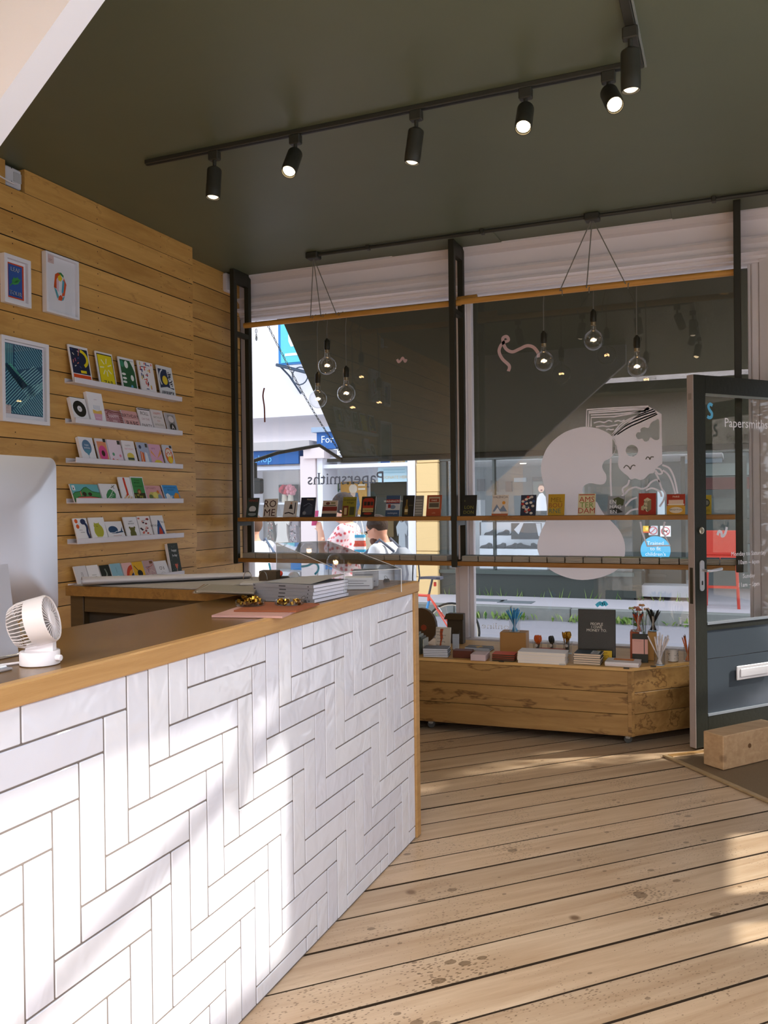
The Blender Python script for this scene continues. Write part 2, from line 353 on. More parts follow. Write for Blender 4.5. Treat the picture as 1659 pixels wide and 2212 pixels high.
# left wall: boards, proud part and the recessed part by the window
wl = B().box(-3.70, XREC - .02, -3.0, 5.80, 0, CZ, m_gloom).build('wall_left', kind='structure', label='wall clad in wide stained timber boards')
zs = [CZ - 0.1287 * i for i in range(25)] + [0.0]
m_nail = mat('#2a1c0e', 0.7); nails = B()
for i in range(len(zs) - 1):
    z1, z0 = zs[i] - .0022, zs[i + 1] + .0022
    if z1 - z0 < .02: continue
    spans = [(-3.0, YREC)] if i else [(-3.0, 3.262), (3.392, YREC)]
    for (ya, yb) in spans:
        dx = rnd.uniform(-.003, .003)
        b = B().box(XREC + .01, XL + dx, ya, yb + rnd.uniform(-.004, .004), z0, z1, m_ply); gi = b._mi(m_gloom); b.m[0] = b.m[1] = gi  # top and bottom faces dark: shadow gaps put into the colour
        o = b.build('wall_plank', parent=wl, world=True, loc=(XL, 3.5, z0))
    z1r, z0r = z1 - .035, z0 - .035
    if i == 0: z1r = CZ
    b = B().box(XREC - .02, XREC + rnd.uniform(-.002, .002), YREC - .1, 5.72, max(z0r, 0.0), z1r, m_ply); gi = b._mi(m_gloom); b.m[0] = b.m[1] = gi
    b.build('wall_plank', parent=wl, world=True, loc=(XREC, 5.2, z0r))
    for yy in (3.30, 3.93, 4.52, 4.83):
        for zz in (z0 + .028, z1 - .028): nails.add([(XL + .0035, yy + .0035 * math.cos(a) + rnd.uniform(0, .001), zz + .0035 * math.sin(a)) for a in (0, 1.05, 2.1, 3.14, 4.2, 5.25)], [(0, 1, 2, 3, 4, 5)], m_nail)
    for zz in (z0r + .03, z1r - .03): nails.add([(XREC + .0025, 5.47 + .0035 * math.cos(a), zz + .0035 * math.sin(a)) for a in (0, 1.05, 2.1, 3.14, 4.2, 5.25)], [(0, 1, 2, 3, 4, 5)], m_nail)
nails.build('nail_heads', parent=wl, world=True, kind='stuff')

# back wall, right-hand shop front (unseen, openings cut to shape the sunlight)
B().box(-3.7, 1.45, -3.15, -3.0, 0, CZ, mat('#b9b1a8', .7)).build('wall_back', kind='structure', label='plain rear wall')
wr = B()
m_fr = mat('#cfc9cd', .5)
OPEN = [(-2.6, -0.9, 0.55, 2.75), (-0.7, 1.1, 0.55, 2.75), (1.3, 2.45, 0.55, 3.12), (2.45, 3.72, 2.29, 3.14), (3.58, 3.80, 0.45, 1.24), (3.96, 4.61, 0.22, 1.26)]
ys = sorted({-3.0, 4.74} | {o[0] for o in OPEN} | {o[1] for o in OPEN})
for a, c in zip(ys, ys[1:]):
    z_ = 0.0
    for o in sorted([o for o in OPEN if o[0] <= a and o[1] >= c], key=lambda o: o[2]):
        wr.box(XR, XR + .12, a, c, z_, o[2], m_fr); z_ = o[3]
    wr.box(XR, XR + .12, a, c, z_, CZ, m_fr)
wr.build('wall_right', kind='structure', label='unseen painted side shop front, openings cut to place the sun')

for k_, (x0, x1, y0, y1) in enumerate(((-2.7, -2.6, -2.6, -.8), (.6, .7, -2.6, -.8), (-2.6, .6, -2.6, -2.5), (-2.6, .6, -.9, -.8))): B().box(x0, x1, y0, y1, CZ + .001, 3.75, m_white).build('wall_lamp_shaft_%d' % k_, kind='structure')  # made-up shaft that keeps the added fill lamp out of reflections
# staircase bulkhead, white, sloping
sp = [(-2.87, CZ), (-1.125, CZ), (-1.125, 2.947), (-2.87, 1.466)]
B().prism(sp, 1.64, 1.72, mat('#f3f5fd', .6), axis='y').build('wall_stair', kind='structure', label='white sloping side of the staircase above the counter')

# window wall: stall riser, frame, mullion, header mouldings
B().box(-3.7, 0.30, 5.70, 5.90, 0.0, SILL - .10, m_white).build('wall_front', kind='structure', label='white boarded stall riser under the shop window')
fr = B()
fr.box(-3.60, 0.124, 5.70, 5.86, SILL - .10, SILL - .05, m_white, bev=.008)
fr.box(-3.60, 0.124, 5.745, 5.85, SILL - .05, SILL, m_white, bev=.006)
fr.box(-1.815, -1.745, 5.755, 5.85, SILL, HEAD, m_white, bev=.006).box(-1.745, -1.712, 5.775, 5.83, SILL, HEAD, m_white, bev=.004)
fr.box(-1.848, -1.815, 5.775, 5.83, SILL, HEAD, m_white, bev=.004)
fr.box(-3.60, -3.545, 5.755, 5.85, SILL, HEAD, m_white, bev=.006)
fr.box(0.105, 0.15, 5.755, 5.85, SILL, HEAD, m_white, bev=.006).box(0.085, .105, 5.775, 5.83, SILL, HEAD, m_white, bev=.004)
win = fr.build('window_1', kind='structure', label='white painted shop window frame')
for x0, x1 in ((-3.545, -1.848), (-1.712, 0.085)):
    B().box(x0, x1, YG, YG + .006, SILL, HEAD, m_glass).build('window_pane', parent=win, world=True)
prof = [(5.86, CZ), (5.64, CZ), (5.64, CZ - .014), (5.68, CZ - .035), (5.735, CZ - .045), (5.735, 3.012), (5.685, 3.004), (5.68, 2.988), (5.715, 2.968), (5.72, 2.932), (5.675, 2.922), (5.67, 2.904), (5.715, 2.892), (5.715, 2.872), (5.745, 2.868), (5.745, 2.855), (5.86, 2.855)]
B().prism(prof, -3.60, 0.30, m_white, axis='x').build('trim_2', kind='structure', label='white moulded header above the shop window')
B().box(-3.60, -3.545, 5.49, 5.60, 3.02, CZ - .002, m_white, bev=.01).build('trim_3', kind='structure')
# right-hand jamb and corner post beside the door
B().prism([(0.15, 5.735), (0.15, 5.88), (0.34, 5.88), (0.46, 5.76), (0.38, 5.66), (0.30, 5.64), (.22, 5.70)], 0, 2.93, m_white).build('trim_4', kind='structure', label='white post between window and door')
B().prism([(0.30, 5.66), (0.42, 5.78), (1.42, 4.78), (1.30, 4.62)], 2.14, 2.60, m_white).build('trim_5', kind='structure')  # unseen door head, closed solid to stop a sun streak
B().prism([(0.30, 5.66), (0.42, 5.78), (1.42, 4.78), (1.30, 4.62)], 2.60, CZ, m_white).build('trim_6', kind='structure')
B().prism([(0.93, 5.03), (1.03, 5.13), (1.42, 4.74), (1.30, 4.64)], 0, 2.14, m_white).build('trim_7', kind='structure')
B().prism([(0.30, 5.66), (0.42, 5.78), (1.03, 5.13), (.93, 5.03)], -.2, 0.0, mat('#5d5a55', .7)).build('trim_8', kind='structure')

# unseen, added to shade the sun: awning-like arms and a tree by the doorway
sa = empty('shadow_arms', (1.45, 1.5, 2.8), label='unseen arms added to cast shadow bands on the counter', cat='awning')
B().tube([(1.53, 1.2, 2.3), (1.53, 2.66, 2.78), (1.54, 3.95, 3.22)], .05, m_black, 8).build('folding_arm', parent=sa, world=True)
B().tube([(1.53, 3.54, 2.98), (1.54, 3.58, 3.30)], .05, m_black, 8).build('bracket', parent=sa, world=True)
B().box(1.45, 1.56, -2.8, 4.2, 3.25, 3.36, m_black).build('cassette', parent=sa, world=True)
bt = empty('sun_block_tree', (1.36, 5.36, -.36), label='unseen potted tree added to block sun through the doorway', cat='plant')
B().lathe([(0, 0), (.17, 0), (.21, .38), (.23, .38), (.23, .42), (.19, .42), (.18, .36), (0, .36)], mat('#5a4a3c', .8), 20).build('pot', parent=bt, smooth=True)
B().tube([(0, 0, .36), (.01, 0, .9)], .03, mat('#5a4630', .9), 8).build('trunk', parent=bt)
rt_ = random.Random(8); cr_ = B()
for k in range(4200):
    a = rt_.uniform(0, 6.28); z = rt_.uniform(.42, 2.75); q = .40 * math.sqrt(rt_.random()) * (1 if z < 2.4 else .7); p = Vector((q * math.cos(a), q * math.sin(a), z)); d = Vector((rt_.gauss(0, 1), rt_.gauss(0, 1), rt_.gauss(0, 1))).normalized(); e = d.orthogonal().normalized()
    cr_.add([p, p + d * .05 + e * .024, p + d * .11, p + d * .05 - e * .024], [(0, 1, 2, 3)], mat('#3f5a2c', .6))
B().lathe([(0, .5), (.22, .62), (.30, 1.0), (.31, 2.0), (.24, 2.5), (0, 2.75)], mat('#2c4020', .8), 14).build('crown_core', parent=bt, smooth=True)  # solid core added so no sun slips through the leaves
cr_.build('foliage', parent=bt, kind='stuff')
# ================================================================== counter
XC = -1.23; TW = 0.0741; TL = 4 * TW; CT = 1.06
def tile_mat():
    m = bpy.data.materials.new('glazed_tile'); m.use_nodes = True; nt = m.node_tree; b = nt.nodes['Principled BSDF']; L = nt.links.new
    oi = nt.nodes.new('ShaderNodeObjectInfo'); tc = nt.nodes.new('ShaderNodeTexCoord')
    mx = nt.nodes.new('ShaderNodeMix'); mx.data_type = 'RGBA'; mx.inputs[6].default_value = (*lin('#dfe1ed'), 1); mx.inputs[7].default_value = (*lin('#e9ebf3'), 1); L(oi.outputs['Random'], mx.inputs[0]); L(mx.outputs[2], b.inputs['Base Color'])
    b.inputs['Roughness'].default_value = 0.06; b.inputs['Specular IOR Level'].default_value = 0.55
    mu = nt.nodes.new('ShaderNodeMath'); mu.operation = 'MULTIPLY'; mu.inputs[1].default_value = 31.0; L(oi.outputs['Random'], mu.inputs[0])
    va = nt.nodes.new('ShaderNodeVectorMath'); va.operation = 'ADD'; L(tc.outputs['Object'], va.inputs[0]); L(mu.outputs[0], va.inputs[1])
    n = nt.nodes.new('ShaderNodeTexNoise'); n.inputs['Scale'].default_value = 9.0; n.inputs['Detail'].default_value = 2.0; n.inputs['Distortion'].default_value = 0.8; L(va.outputs[0], n.inputs['Vector'])
    bp = nt.nodes.new('ShaderNodeBump'); bp.inputs['Strength'].default_value = 0.35; bp.inputs['Distance'].default_value = 0.02; L(n.outputs['Fac'], bp.inputs['Height']); L(bp.outputs[0], b.inputs['Normal'])
    return m
m_tile = tile_mat(); m_grout = mat('#7a716c', 0.9, bump=.2)
ctr = B().box(-1.66, XC - .0024, 0.30, 3.268, 0, 1.018, m_grout).build('shop_counter', label='long shop counter faced with white glazed tiles in herringbone', cat='counter', smooth=False)
g = 0.0021; cache = {}
def place_tile(y0, y1, z0, z1):
    ya, yb, za, zb = max(y0, 0.30), min(y1, 3.266), max(z0, 0.002), min(z1, 1.0165)
    if yb - ya < .006 or zb - za < .006: return
    dy, dz = yb - ya - 2 * g, zb - za - 2 * g
    if dy <= .002 or dz <= .002: return
    key = (round(dy, 4), round(dz, 4)); p = Vector((XC - .009, (ya + yb) / 2, (za + zb) / 2)); inv = MW[ctr.name].inverted()
    if key in cache:
        o = cache[key].copy(); COL.objects.link(o); o.parent = ctr
    else:
        o = B().box(0, .009, -dy / 2, dy / 2, -dz / 2, dz / 2, m_tile, bev=.0018).build('tile', parent=ctr, loc=(0, 0, 0)); cache[key] = o
    o.location = inv @ p; o.rotation_euler = (0, R(rnd.uniform(-.25, .25)), R(rnd.uniform(-.25, .25)))
for j in range(-6, 9):
    for i in range(-34, 34):
        r = 1.488 + i * TW + j * TL; bt = 0.941 + i * TW - j * TL
        place_tile(r - TL, r, bt, bt + TW); place_tile(r - TW, r, bt - TL, bt)
B().box(-1.262, -1.222, 3.266, 3.312, 0, 1.018, m_oak, bev=.003).build('end_trim', parent=ctr, world=True)
B().box(-1.66, -1.262, 3.268, 3.30, 0, 1.018, m_gloom).build('end_panel', parent=ctr, world=True)
# worktop and its oak edging
wt = B().prism([(-1.247, 0.30), (-1.247, 3.312), (-2.57, 3.312), (-2.57, 2.735), (-1.662, 2.735), (-1.662, 0.30)], 1.019, CT, m_top).build('worktop', label='dark brown wooden worktop running along the tiled counter', cat='worktop')
B().box(-1.247, -1.219, 0.30, 3.316, 1.016, CT + .0015, m_oak, bev=.004).build('oak_edging', parent=wt, world=True)
B().box(-2.57, -1.247, 3.312, 3.33, 1.019, CT, m_oak, bev=.003).build('oak_edging', parent=wt, world=True)
# return of the counter: dark cabinet
m_dk = wood('dark_wood', '#2e2213', '#46361e', axis=0, rough=.5, rvar=.05)
rt = empty('return_cabinet', (-2.1, 3.0, 0), label='dark brown cabinet under the far end of the worktop', cat='cabinet')
B().box(-2.55, -1.663, 2.80, 3.30, 0, 1.0185, m_dk).build('body', parent=rt, world=True)
B().box(-2.57, -2.50, 2.76, 2.80, 0, 1.0185, m_dk, bev=.003).build('stile', parent=rt, world=True)
B().box(-2.50, -1.663, 2.765, 2.80, 0.95, 1.0185, m_dk, bev=.003).build('rail', parent=rt, world=True)
B().box(-2.50, -1.663, 2.795, 2.80, 0.1, 0.95, mat('#1e170c', .8)).build('back_panel', parent=rt, world=True)

# ------------------------------------------------------------------ computer, keyboard, fan
m_alu = mat('#d2d2d8', 0.32, metal=.85, spec=.5)
mon = empty('desktop_computer', (-1.52, 1.315, CT), label='silver all-in-one computer seen from behind on the counter', cat='computer')
def rrect(w, h, r, n=6, cx=0, cy=0):
    p = []
    for sx, sy, a0 in ((1, 1, 0), (-1, 1, 90), (-1, -1, 180), (1, -1, 270)):
        for i in range(n + 1):
            a = R(a0 + 90 * i / n); p.append((cx + sx * (w / 2 - r) + r * math.cos(a), cy + sy * (h / 2 - r) + r * math.sin(a)))
    return p
b = B(); zc = .256; bw, bh = .53, .372
loops = [(0.0, .985, .985), (.006, 1, 1), (.012, 1, 1), (.034, .72, .62), (.042, .45, .35)]
pts = rrect(bw, bh, .022); n = len(pts); vv = []; ff = []
for d, sx, sy in loops: vv += [(d, x * sx, zc + y * sy) for x, y in pts]
for k in range(len(loops) - 1): ff += [(k * n + i, k * n + (i + 1) % n, (k + 1) * n + (i + 1) % n, (k + 1) * n + i) for i in range(n)]
ff += [tuple(range(n - 1, -1, -1)), tuple(range((len(loops) - 1) * n, len(loops) * n))]
b.add(vv, ff, m_alu).build('shell', parent=mon, smooth=True)
B().prism(rrect(bw - .02, bh - .09, .01, 3, 0, zc + .035), -.0015, -.0002, mat('#101012', .15, spec=.6), axis='x').build('screen', parent=mon)
B().box(-.10, .075, -.095, .095, 0, .006, m_alu, bev=.002).build('stand_foot', parent=mon)
B().add([(.062, -.085, .004), (.062, .085, .004), (.070, .085, .004), (.070, -.085, .004), (.036, -.085, .20), (.036, .085, .20), (.043, .085, .20), (.043, -.085, .20)], [(0, 1, 5, 4), (1, 2, 6, 5), (2, 3, 7, 6), (3, 0, 4, 7), (4, 5, 6, 7), (3, 2, 1, 0)], m_alu).build('stand_neck', parent=mon)
kb = empty('keyboard', (-1.385, 1.06, CT), rz=R(90), label='slim silver keyboard with white keys at the counter edge', cat='keyboard')
B().box(-.21, .21, -.055, .055, 0, .006, m_alu, bev=.002).add([(-.21, .02, .004), (.21, .02, .004), (.21, .055, .004), (-.21, .055, .004), (-.21, .025, .012), (.21, .025, .012), (.21, .055, .017), (-.21, .055, .017)], [(0, 1, 5, 4), (1, 2, 6, 5), (2, 3, 7, 6), (3, 0, 4, 7), (4, 5, 6, 7)], m_alu).build('case', parent=kb)
kc = None
for r_ in range(5):
    for c_ in range(14):
        if kc is None: kc = B().box(-.0125, .0125, -.008, .008, 0, .0045, mat('#f2f2f4', .4), bev=.0015).build('key', parent=kb, loc=(0, 0, 0)); o = kc
        else: o = kc.copy(); COL.objects.link(o); o.parent = kb
        o.location = (-.19 + c_ * .0292, -.04 + r_ * .0195, .006 + max(0, r_ - 3) * .006)
# fan
m_fan = mat('#d9cfcb', .45); m_fan2 = mat('#e8e1e2', .4); m_fang = mat('#8d8576', .6)
fan = empty('desk_fan', (-1.325, 1.335, CT), label='small white desk fan tilted upwards on the counter', cat='fan')
bs = B(); bs.lathe([(.036, 0), (.0395, .002), (.0395, .027), (.038, .029), (.0, .029)], m_fan2, 28).build('base', parent=fan, smooth=True)
kd = U(132, 1421, 2, CT + .015) - Vector((-1.325, 1.335, CT)); ka = math.atan2(kd.y, kd.x)
B().lathe([(.0, 0), (.0065, 0), (.0065, .012), (.0055, .013), (0, .013)], m_fan2, 14, RZ(math.degrees(ka)) @ T(.037, 0, .015) @ RY(90)).build('knob', parent=fan, smooth=True)
# head axis: towards the customer and up
vr = ray(90, 1380).normalized(); pr_ = (right - vr * right.dot(vr)).normalized(); ax = (pr_ * 0.90 - vr * 0.30 + Vector((0, 0, .27))).normalized()
hx = ax.to_track_quat('Z', 'Y').to_matrix().to_4x4(); HC = T(-.006, -.004, .087)
X = HC @ hx
hd = B(); hd.caps = False
hd.lathe([(.0495, -.006), (.0495, .030), (.047, .034), (.045, .032), (.045, -.006), (.0495, -.006)], m_fan, 36, X).build('ring', parent=fan, smooth=True)
gr = B()
for i in range(30):
    a = 2 * math.pi * i / 30; c_, s_ = math.cos(a), math.sin(a)
    gr.tube([X @ Vector((.046 * c_, .046 * s_, .030)), X @ Vector((.015 * math.cos(a + .35), .015 * math.sin(a + .35), .033))], .0009, m_fan2, 5)
gr.lathe([(0, .031), (.015, .031), (.0165, .033), (.014, .0355), (0, .036)], m_fan2, 20, X)
gr.build('front_grille', parent=fan)
bk = B()
for i in range(36):
    a = 2 * math.pi * i / 36; c_, s_ = math.cos(a), math.sin(a)
    bk.tube([X @ Vector((r * c_, r * s_, z)) for r, z in ((.048, -.005), (.047, -.028), (.041, -.042), (.028, -.047))], .0011, m_fan, 5)
bk.lathe([(0, -.049), (.028, -.049), (.030, -.046), (.0, -.045)], m_fan, 20, X)
bk.build('rear_cage', parent=fan)
bl = B()
for i in range(7):
    a = 2 * math.pi * i / 7
    bl.add([X @ Vector(p) for p in [(.010 * math.cos(a), .010 * math.sin(a), -.010), (.040 * math.cos(a - .25), .040 * math.sin(a - .25), -.022), (.042 * math.cos(a + .35), .042 * math.sin(a + .35), .002), (.010 * math.cos(a + .6), .010 * math.sin(a + .6), .004)]], [(0, 1, 2, 3)], m_fang)
bl.lathe([(0, -.03), (.011, -.028), (.011, .012), (0, .014)], m_fang, 14, X).build('blades', parent=fan)
B().add([(-.028, -.012, .026), (.03, -.012, .026), (.03, .012, .026), (-.028, .012, .026), (-.022, -.010, .044), (.030, -.010, .046), (.030, .010, .046), (-.022, .010, .044)], [(0, 1, 5, 4), (1, 2, 6, 5), (2, 3, 7, 6), (3, 0, 4, 7), (4, 5, 6, 7), (3, 2, 1, 0)], m_fan2, RZ(math.degrees(math.atan2(ax.y, ax.x)))).build('hinge', parent=fan)
B().tube([(-1.362, 1.322, CT + .004), (-1.40, 1.25, CT + .003), (-1.42, 1.15, CT + .003), (-1.44, 1.0, CT + .003)], .0025, m_fan2, 6).build('power_cable', label='thin white cable running from the desk fan', cat='cable', smooth=True)

# ------------------------------------------------------------------ things lying on the worktop
def quadslab(name, px, z0, th, m, label, cat, parent=None, edge=None):
    q = [U(x, y, 2, z0 + th) for x, y in px]; b = B(); b.prism([(p.x, p.y) for p in q], z0, z0 + th, m)
    return b.build(name, parent, label, cat, world=parent is not None)
Z = CT + .0012
quadslab('notebook', [(457, 1329), (610, 1331), (668, 1306), (530, 1305)], Z, .006, mat('#b99088', .7), 'dusty pink notebook nearest the counter edge', 'notebook')
quadslab('notebook', [(505, 1318), (640, 1319), (690, 1303), (560, 1300)], Z + .0065, .005, mat('#8a4c2c', .7), 'rust brown notebook half under the brass clip dishes', 'notebook')
m_mag = mat('#77767a', .55); m_pg = mat('#dfdfea', .7)
mc = U(677, 1303, 2, Z); ml_ = U(547, 1297, 2, Z); mr_ = U(733.5, 1286, 2, Z)
dx = (ml_ - mc); dx.z = 0; dyv = (mr_ - mc); dyv.z = 0
wM, dM = dx.length, dyv.length
dx.normalize(); dyv = Vector((dx.y, -dx.x, 0)) if dx.cross(dyv).z < 0 else Vector((-dx.y, dx.x, 0)); dM = max(dM, .15)
HM = .0118
for k in range(5):
    sh = Vector((rnd.uniform(-.003, .003), rnd.uniform(-.003, .003), 0)) if k < 4 else Vector((0, 0, 0))
    o_ = mc + sh; Xm = Matrix(((dx.x, dyv.x, 0, o_.x), (dx.y, dyv.y, 0, o_.y), (0, 0, 1, Z + k * HM), (0, 0, 0, 1)))
    ord_ = ('bottom', 'second from the bottom', 'middle', 'second from the top', 'top')[k]
    mg = B().box(.002, wM, .002, dM - .002, .0006, HM - .0008, m_pg, Xm).build('magazine', label='thick grey magazine, %s of the counter stack' % ord_, cat='magazine', group='stack of magazines on the counter')
    cv = B().box(0, wM, -.0005, .002, 0, HM - .0003, m_mag, Xm).box(0, wM, .002, dM, HM - .0010, HM - .0003, m_mag, Xm).box(0, wM, .002, dM, 0, .0006, m_mag, Xm)
    cv.build('cover', parent=mg, world=True)
    pb = B()
    for u0, u1 in ((.96, .99), (.45, .56), (.07, .09)): pb.add([Xm @ Vector(p) for p in ((u0 * wM, -.001, .004), (u1 * wM, -.001, .004), (u1 * wM, -.001, .0075), (u0 * wM, -.001, .0075))], [(0, 1, 2, 3)], pm('#2e2e30'))
    pb.build('spine_print', parent=mg, world=True)
# loose cover sheet curling up
B().add([mc + dx * a + dyv * c_ + Vector((0, 0, Z + 5 * HM + h - mc.z + .001)) for a, c_, h in ((.02, .02, 0), (wM - .03, .03, .0), (wM - .05, dM - .02, .004), (.0, dM - .01, .018))], [(0, 1, 2, 3)], mat('#8f8c86', .5)).build('leaflet', label='loose curled leaflet on top of the magazine stack', cat='leaflet')
# brass clip dishes
m_clear = glass('clear_plastic', (.95, .96, .96), .045, .02, 1.3); m_brass = mat('#b08a3a', .25, metal=1.0)
for px, py, what in ((541, 1308, 'brass bulldog clips'), (625, 1306, 'brass paper fasteners')):
    p = U(px, py, 2, Z + .012); rd = .046
    ds = empty('dish', (p.x, p.y, Z + .012), label='shallow clear dish holding %s' % what, cat='dish')
    bb = B(); bb.caps = False
    bb.lathe([(.0, 0), (rd * .92, 0), (rd, .003), (rd * 1.02, .016), (rd * .98, .016), (rd * .95, .004), (0, .0015)], m_clear, 28).build('bowl', parent=ds, smooth=True)
    for k in range(34 if px < 600 else 22):
        a = rnd.uniform(0, 6.28); q = rd * .8 * math.sqrt(rnd.random()); hz = .006 + rnd.random() * (.02 if px < 600 else .008)
        Xc = T(q * math.cos(a), q * math.sin(a), hz) @ RZ(rnd.uniform(0, 360)) @ RX(rnd.uniform(-80, 80))
        bb = B(); bb.caps = False
        bb.lathe([(.0042, -.005), (.0055, -.005), (.0055, .005), (.0042, .005), (.0042, -.005)], m_brass, 10, Xc)
        bb.build('clip', parent=ds)
# acrylic sloped case and a small card box beside it
cs = empty('acrylic_case', tuple(U(670, 1276, 2, CT)), rz=R(4), label='clear acrylic case with a sloping lid on the counter', cat='display case')
pA = U(744, 1289, 2, CT); pB = U(598, 1264, 2, CT)
ex = (pA - pB); Lc = ex.length; ex.normalize(); ey = Vector((-ex.y, ex.x, 0))
Xq = Matrix(((ex.x, ey.x, 0, pB.x), (ex.y, ey.y, 0, pB.y), (0, 0, 1, CT + .001), (0, 0, 0, 1)))
hL, hR, dp = .17, .085, .24
vv = [(0, 0, 0), (Lc, 0, 0), (Lc, dp, 0), (0, dp, 0), (0, 0, hL), (Lc, 0, hR), (Lc, dp, hR), (0, dp, hL)]
for nm, f in (('panel', (0, 1, 5, 4)), ('panel', (2, 3, 7, 6)), ('panel', (1, 2, 6, 5)), ('panel', (3, 0, 4, 7)), ('lid', (4, 5, 6, 7))):
    q = [Vector(vv[i]) for i in f]; nrm = (q[1] - q[0]).cross(q[2] - q[0]).normalized() * .003
    B().add([Xq @ p for p in q] + [Xq @ (p - nrm) for p in q], [(0, 1, 2, 3), (7, 6, 5, 4), (0, 4, 5, 1), (1, 5, 6, 2), (2, 6, 7, 3), (3, 7, 4, 0)], m_clear).build(nm, parent=cs, world=True)
m_edge = mat('#c9cdd0', .2, spec=.7)
eb = B()
for a, c_ in ((0, 4), (1, 5), (4, 5), (5, 6), (6, 7), (7, 4), (2, 6), (3, 7)): eb.tube([Xq @ Vector(vv[a]), Xq @ Vector(vv[c_])], .0014, m_edge, 6)
eb.build('polished_edges', parent=cs, world=True)
for i, (px, py, w, d, h, c_) in enumerate(((775, 1272, .11, .08, .045, '#cfd2da'), (790, 1266, .10, .07, .065, '#b9bcc6'))):
    p = U(px, py, 2, CT); X = T(p.x, p.y, CT + .001) @ RZ(20)
    o = B().box(-w / 2, w / 2, -d / 2, d / 2, 0, h, pm(c_), X, bev=.002).build('card_box', label=('small grey box of cards behind the acrylic case', 'taller pale box of cards behind the acrylic case')[i], cat='box')
    pb = B(); art(pb, w, h, [('r', .1, .3, .9, .36, '#6d7078'), ('r', .1, .5, .7, .55, '#6d7078'), ('r', .1, .7, .8, .76, '#8d9098')], X @ T(-w / 2, -d / 2 - .0002, 0) @ RX(90)); pb.build('label_print', parent=o, world=True)
# binder clips
for i, (px, py) in enumerate(((654, 1306), (729, 1289), (835, 1258))):
    p = U(px, py, 2, CT); X = T(p.x, p.y, CT + .001) @ RZ(30 * i)
    o = B().add([X @ Vector(q) for q in ((-.012, -.009, 0), (.012, -.009, 0), (.012, .009, 0), (-.012, .009, 0), (-.012, -.0015, .014), (.012, -.0015, .014), (.012, .0015, .014), (-.012, .0015, .014))], [(0, 1, 5, 4), (1, 2, 6, 5), (2, 3, 7, 6), (3, 0, 4, 7), (4, 5, 6, 7), (3, 2, 1, 0)], mat('#1c1a14', .35)).build('binder_clip', label=('black binder clip beside the dishes', 'black binder clip by the magazine stack', 'black binder clip near the counter end')[i], cat='clip')
    B().tube([X @ Vector(q) for q in ((-.005, 0, .013), (-.007, .006, .022), (0, .010, .026), (.007, .006, .022), (.005, 0, .013))], .0009, mat('#55534a', .3, metal=1), 5).build('wire_arm', parent=o, world=True)
# paper on the return
m_grey = mat('#8d8a86', .8, bump=.1, bscale=15)
sh = B(); sh.prism([(-2.54, 2.755), (-1.95, 2.75), (-1.70, 3.28), (-2.53, 3.29)], CT + .001, CT + .004, m_grey)
sh.build('paper_sheet', label='large sheet of grey wrapping paper on the worktop', cat='paper')
rl = U(200, 1262, 2, CT + .03)
pr = B(); r0 = .022
def scroll(t0, x):  # flattened roll cross section
    return (-2.45 + .055 * math.cos(t0) + .0, x, CT + .006 + .018 * (1 + math.sin(t0)))
ring = [scroll(2 * math.pi * i / 20, 0) for i in range(20)]
pa, pb_ = Vector((-2.47, 2.72, 0)), Vector((-1.98, 3.22, 0)); dv = (pb_ - pa).normalized(); nv = Vector((-dv.y, dv.x, 0))
def rollpts(k, s_): return [pa + (pb_ - pa) * k + nv * (.055 * s_ * math.cos(t)) + Vector((0, 0, CT + .006 + .017 * s_ * (1 + math.sin(t)))) for t in [2 * math.pi * i / 22 for i in range(22)]]
l0, l1 = rollpts(0, 1), rollpts(1, .7); n = 22
pr.add(l0 + l1, [(i, (i + 1) % n, n + (i + 1) % n, n + i) for i in range(n)], mat('#a4a2a6', .7)).build('paper_roll', label='flattened roll of grey paper on the worktop', cat='paper roll', smooth=True)
for i, (c_, dz) in enumerate((('#6f5136', 0), ('#8a8478', .007), ('#57503f', .014), ('#9a948a', .021), ('#7d776b', .028))):
    quadslab('folder', [(415 + i * 3, 1279 - i), (548, 1283 - i), (560, 1266), (440 + i * 4, 1262)], CT + .0045 + dz, .006, mat(c_, .75), ('brown folder at the bottom of the folder pile', 'light grey folder second in the folder pile', 'dark olive folder in the folder pile', 'pale folder second from the pile top', 'grey brown folder on top of the pile')[i], 'folder', None)
rg = B()
bx = U(545, 1256, 2, CT + .045)
for k in range(2):
    p = U(535 + k * 33, 1252, 2, CT + .045)
    rg.tube([p + right * (.016 * math.cos(t)) + Vector((0, 0, .032 * math.sin(t))) for t in [math.pi * i / 10 for i in range(11)]], .0016, mat('#8c8c88', .3, metal=1), 6)
p = U(552, 1262, 2, CT + .04)
pl_b = B().box(-.05, .05, -.04, .04, 0, .008, mat('#9a968f', .6), T(p.x, p.y, CT + .040) @ RZ(20), bev=.002)
ob = pl_b.build('ring_binder', label='grey file with open metal rings on the folders', cat='binder')
rg.build('ring', parent=ob, world=True)
p = U(583, 1270, 2, CT); Xb = T(p.x, p.y, CT + .001) @ RZ(15)
B().box(-.035, .035, -.03, .03, 0, .068, mat('#3b2c16', .7), Xb, bev=.002).build('pencil_box', label='small dark brown box on the worktop', cat='box')
p = U(633, 1268, 2, CT); Xb = T(p.x, p.y, CT + .001) @ RZ(12)
td = empty('tape_dispenser', (p.x, p.y, CT + .001), rz=R(12), label='black tape dispenser behind the magazines', cat='tape dispenser')
B().box(-.055, -.01, -.02, .02, 0, .042, mat('#26261c', .4), bev=.004).box(-.055, .055, -.02, .02, 0, .018, mat('#26261c', .4), bev=.004).box(.02, .055, -.02, .02, 0, .040, mat('#26261c', .4), bev=.004).build('body', parent=td)
B().lathe([(.008, -.008), (.022, -.008), (.022, .008), (.008, .008)], mat('#d8d8dc', .4), 18, T(.004, 0, .038) @ RX(90)).build('tape_roll', parent=td)
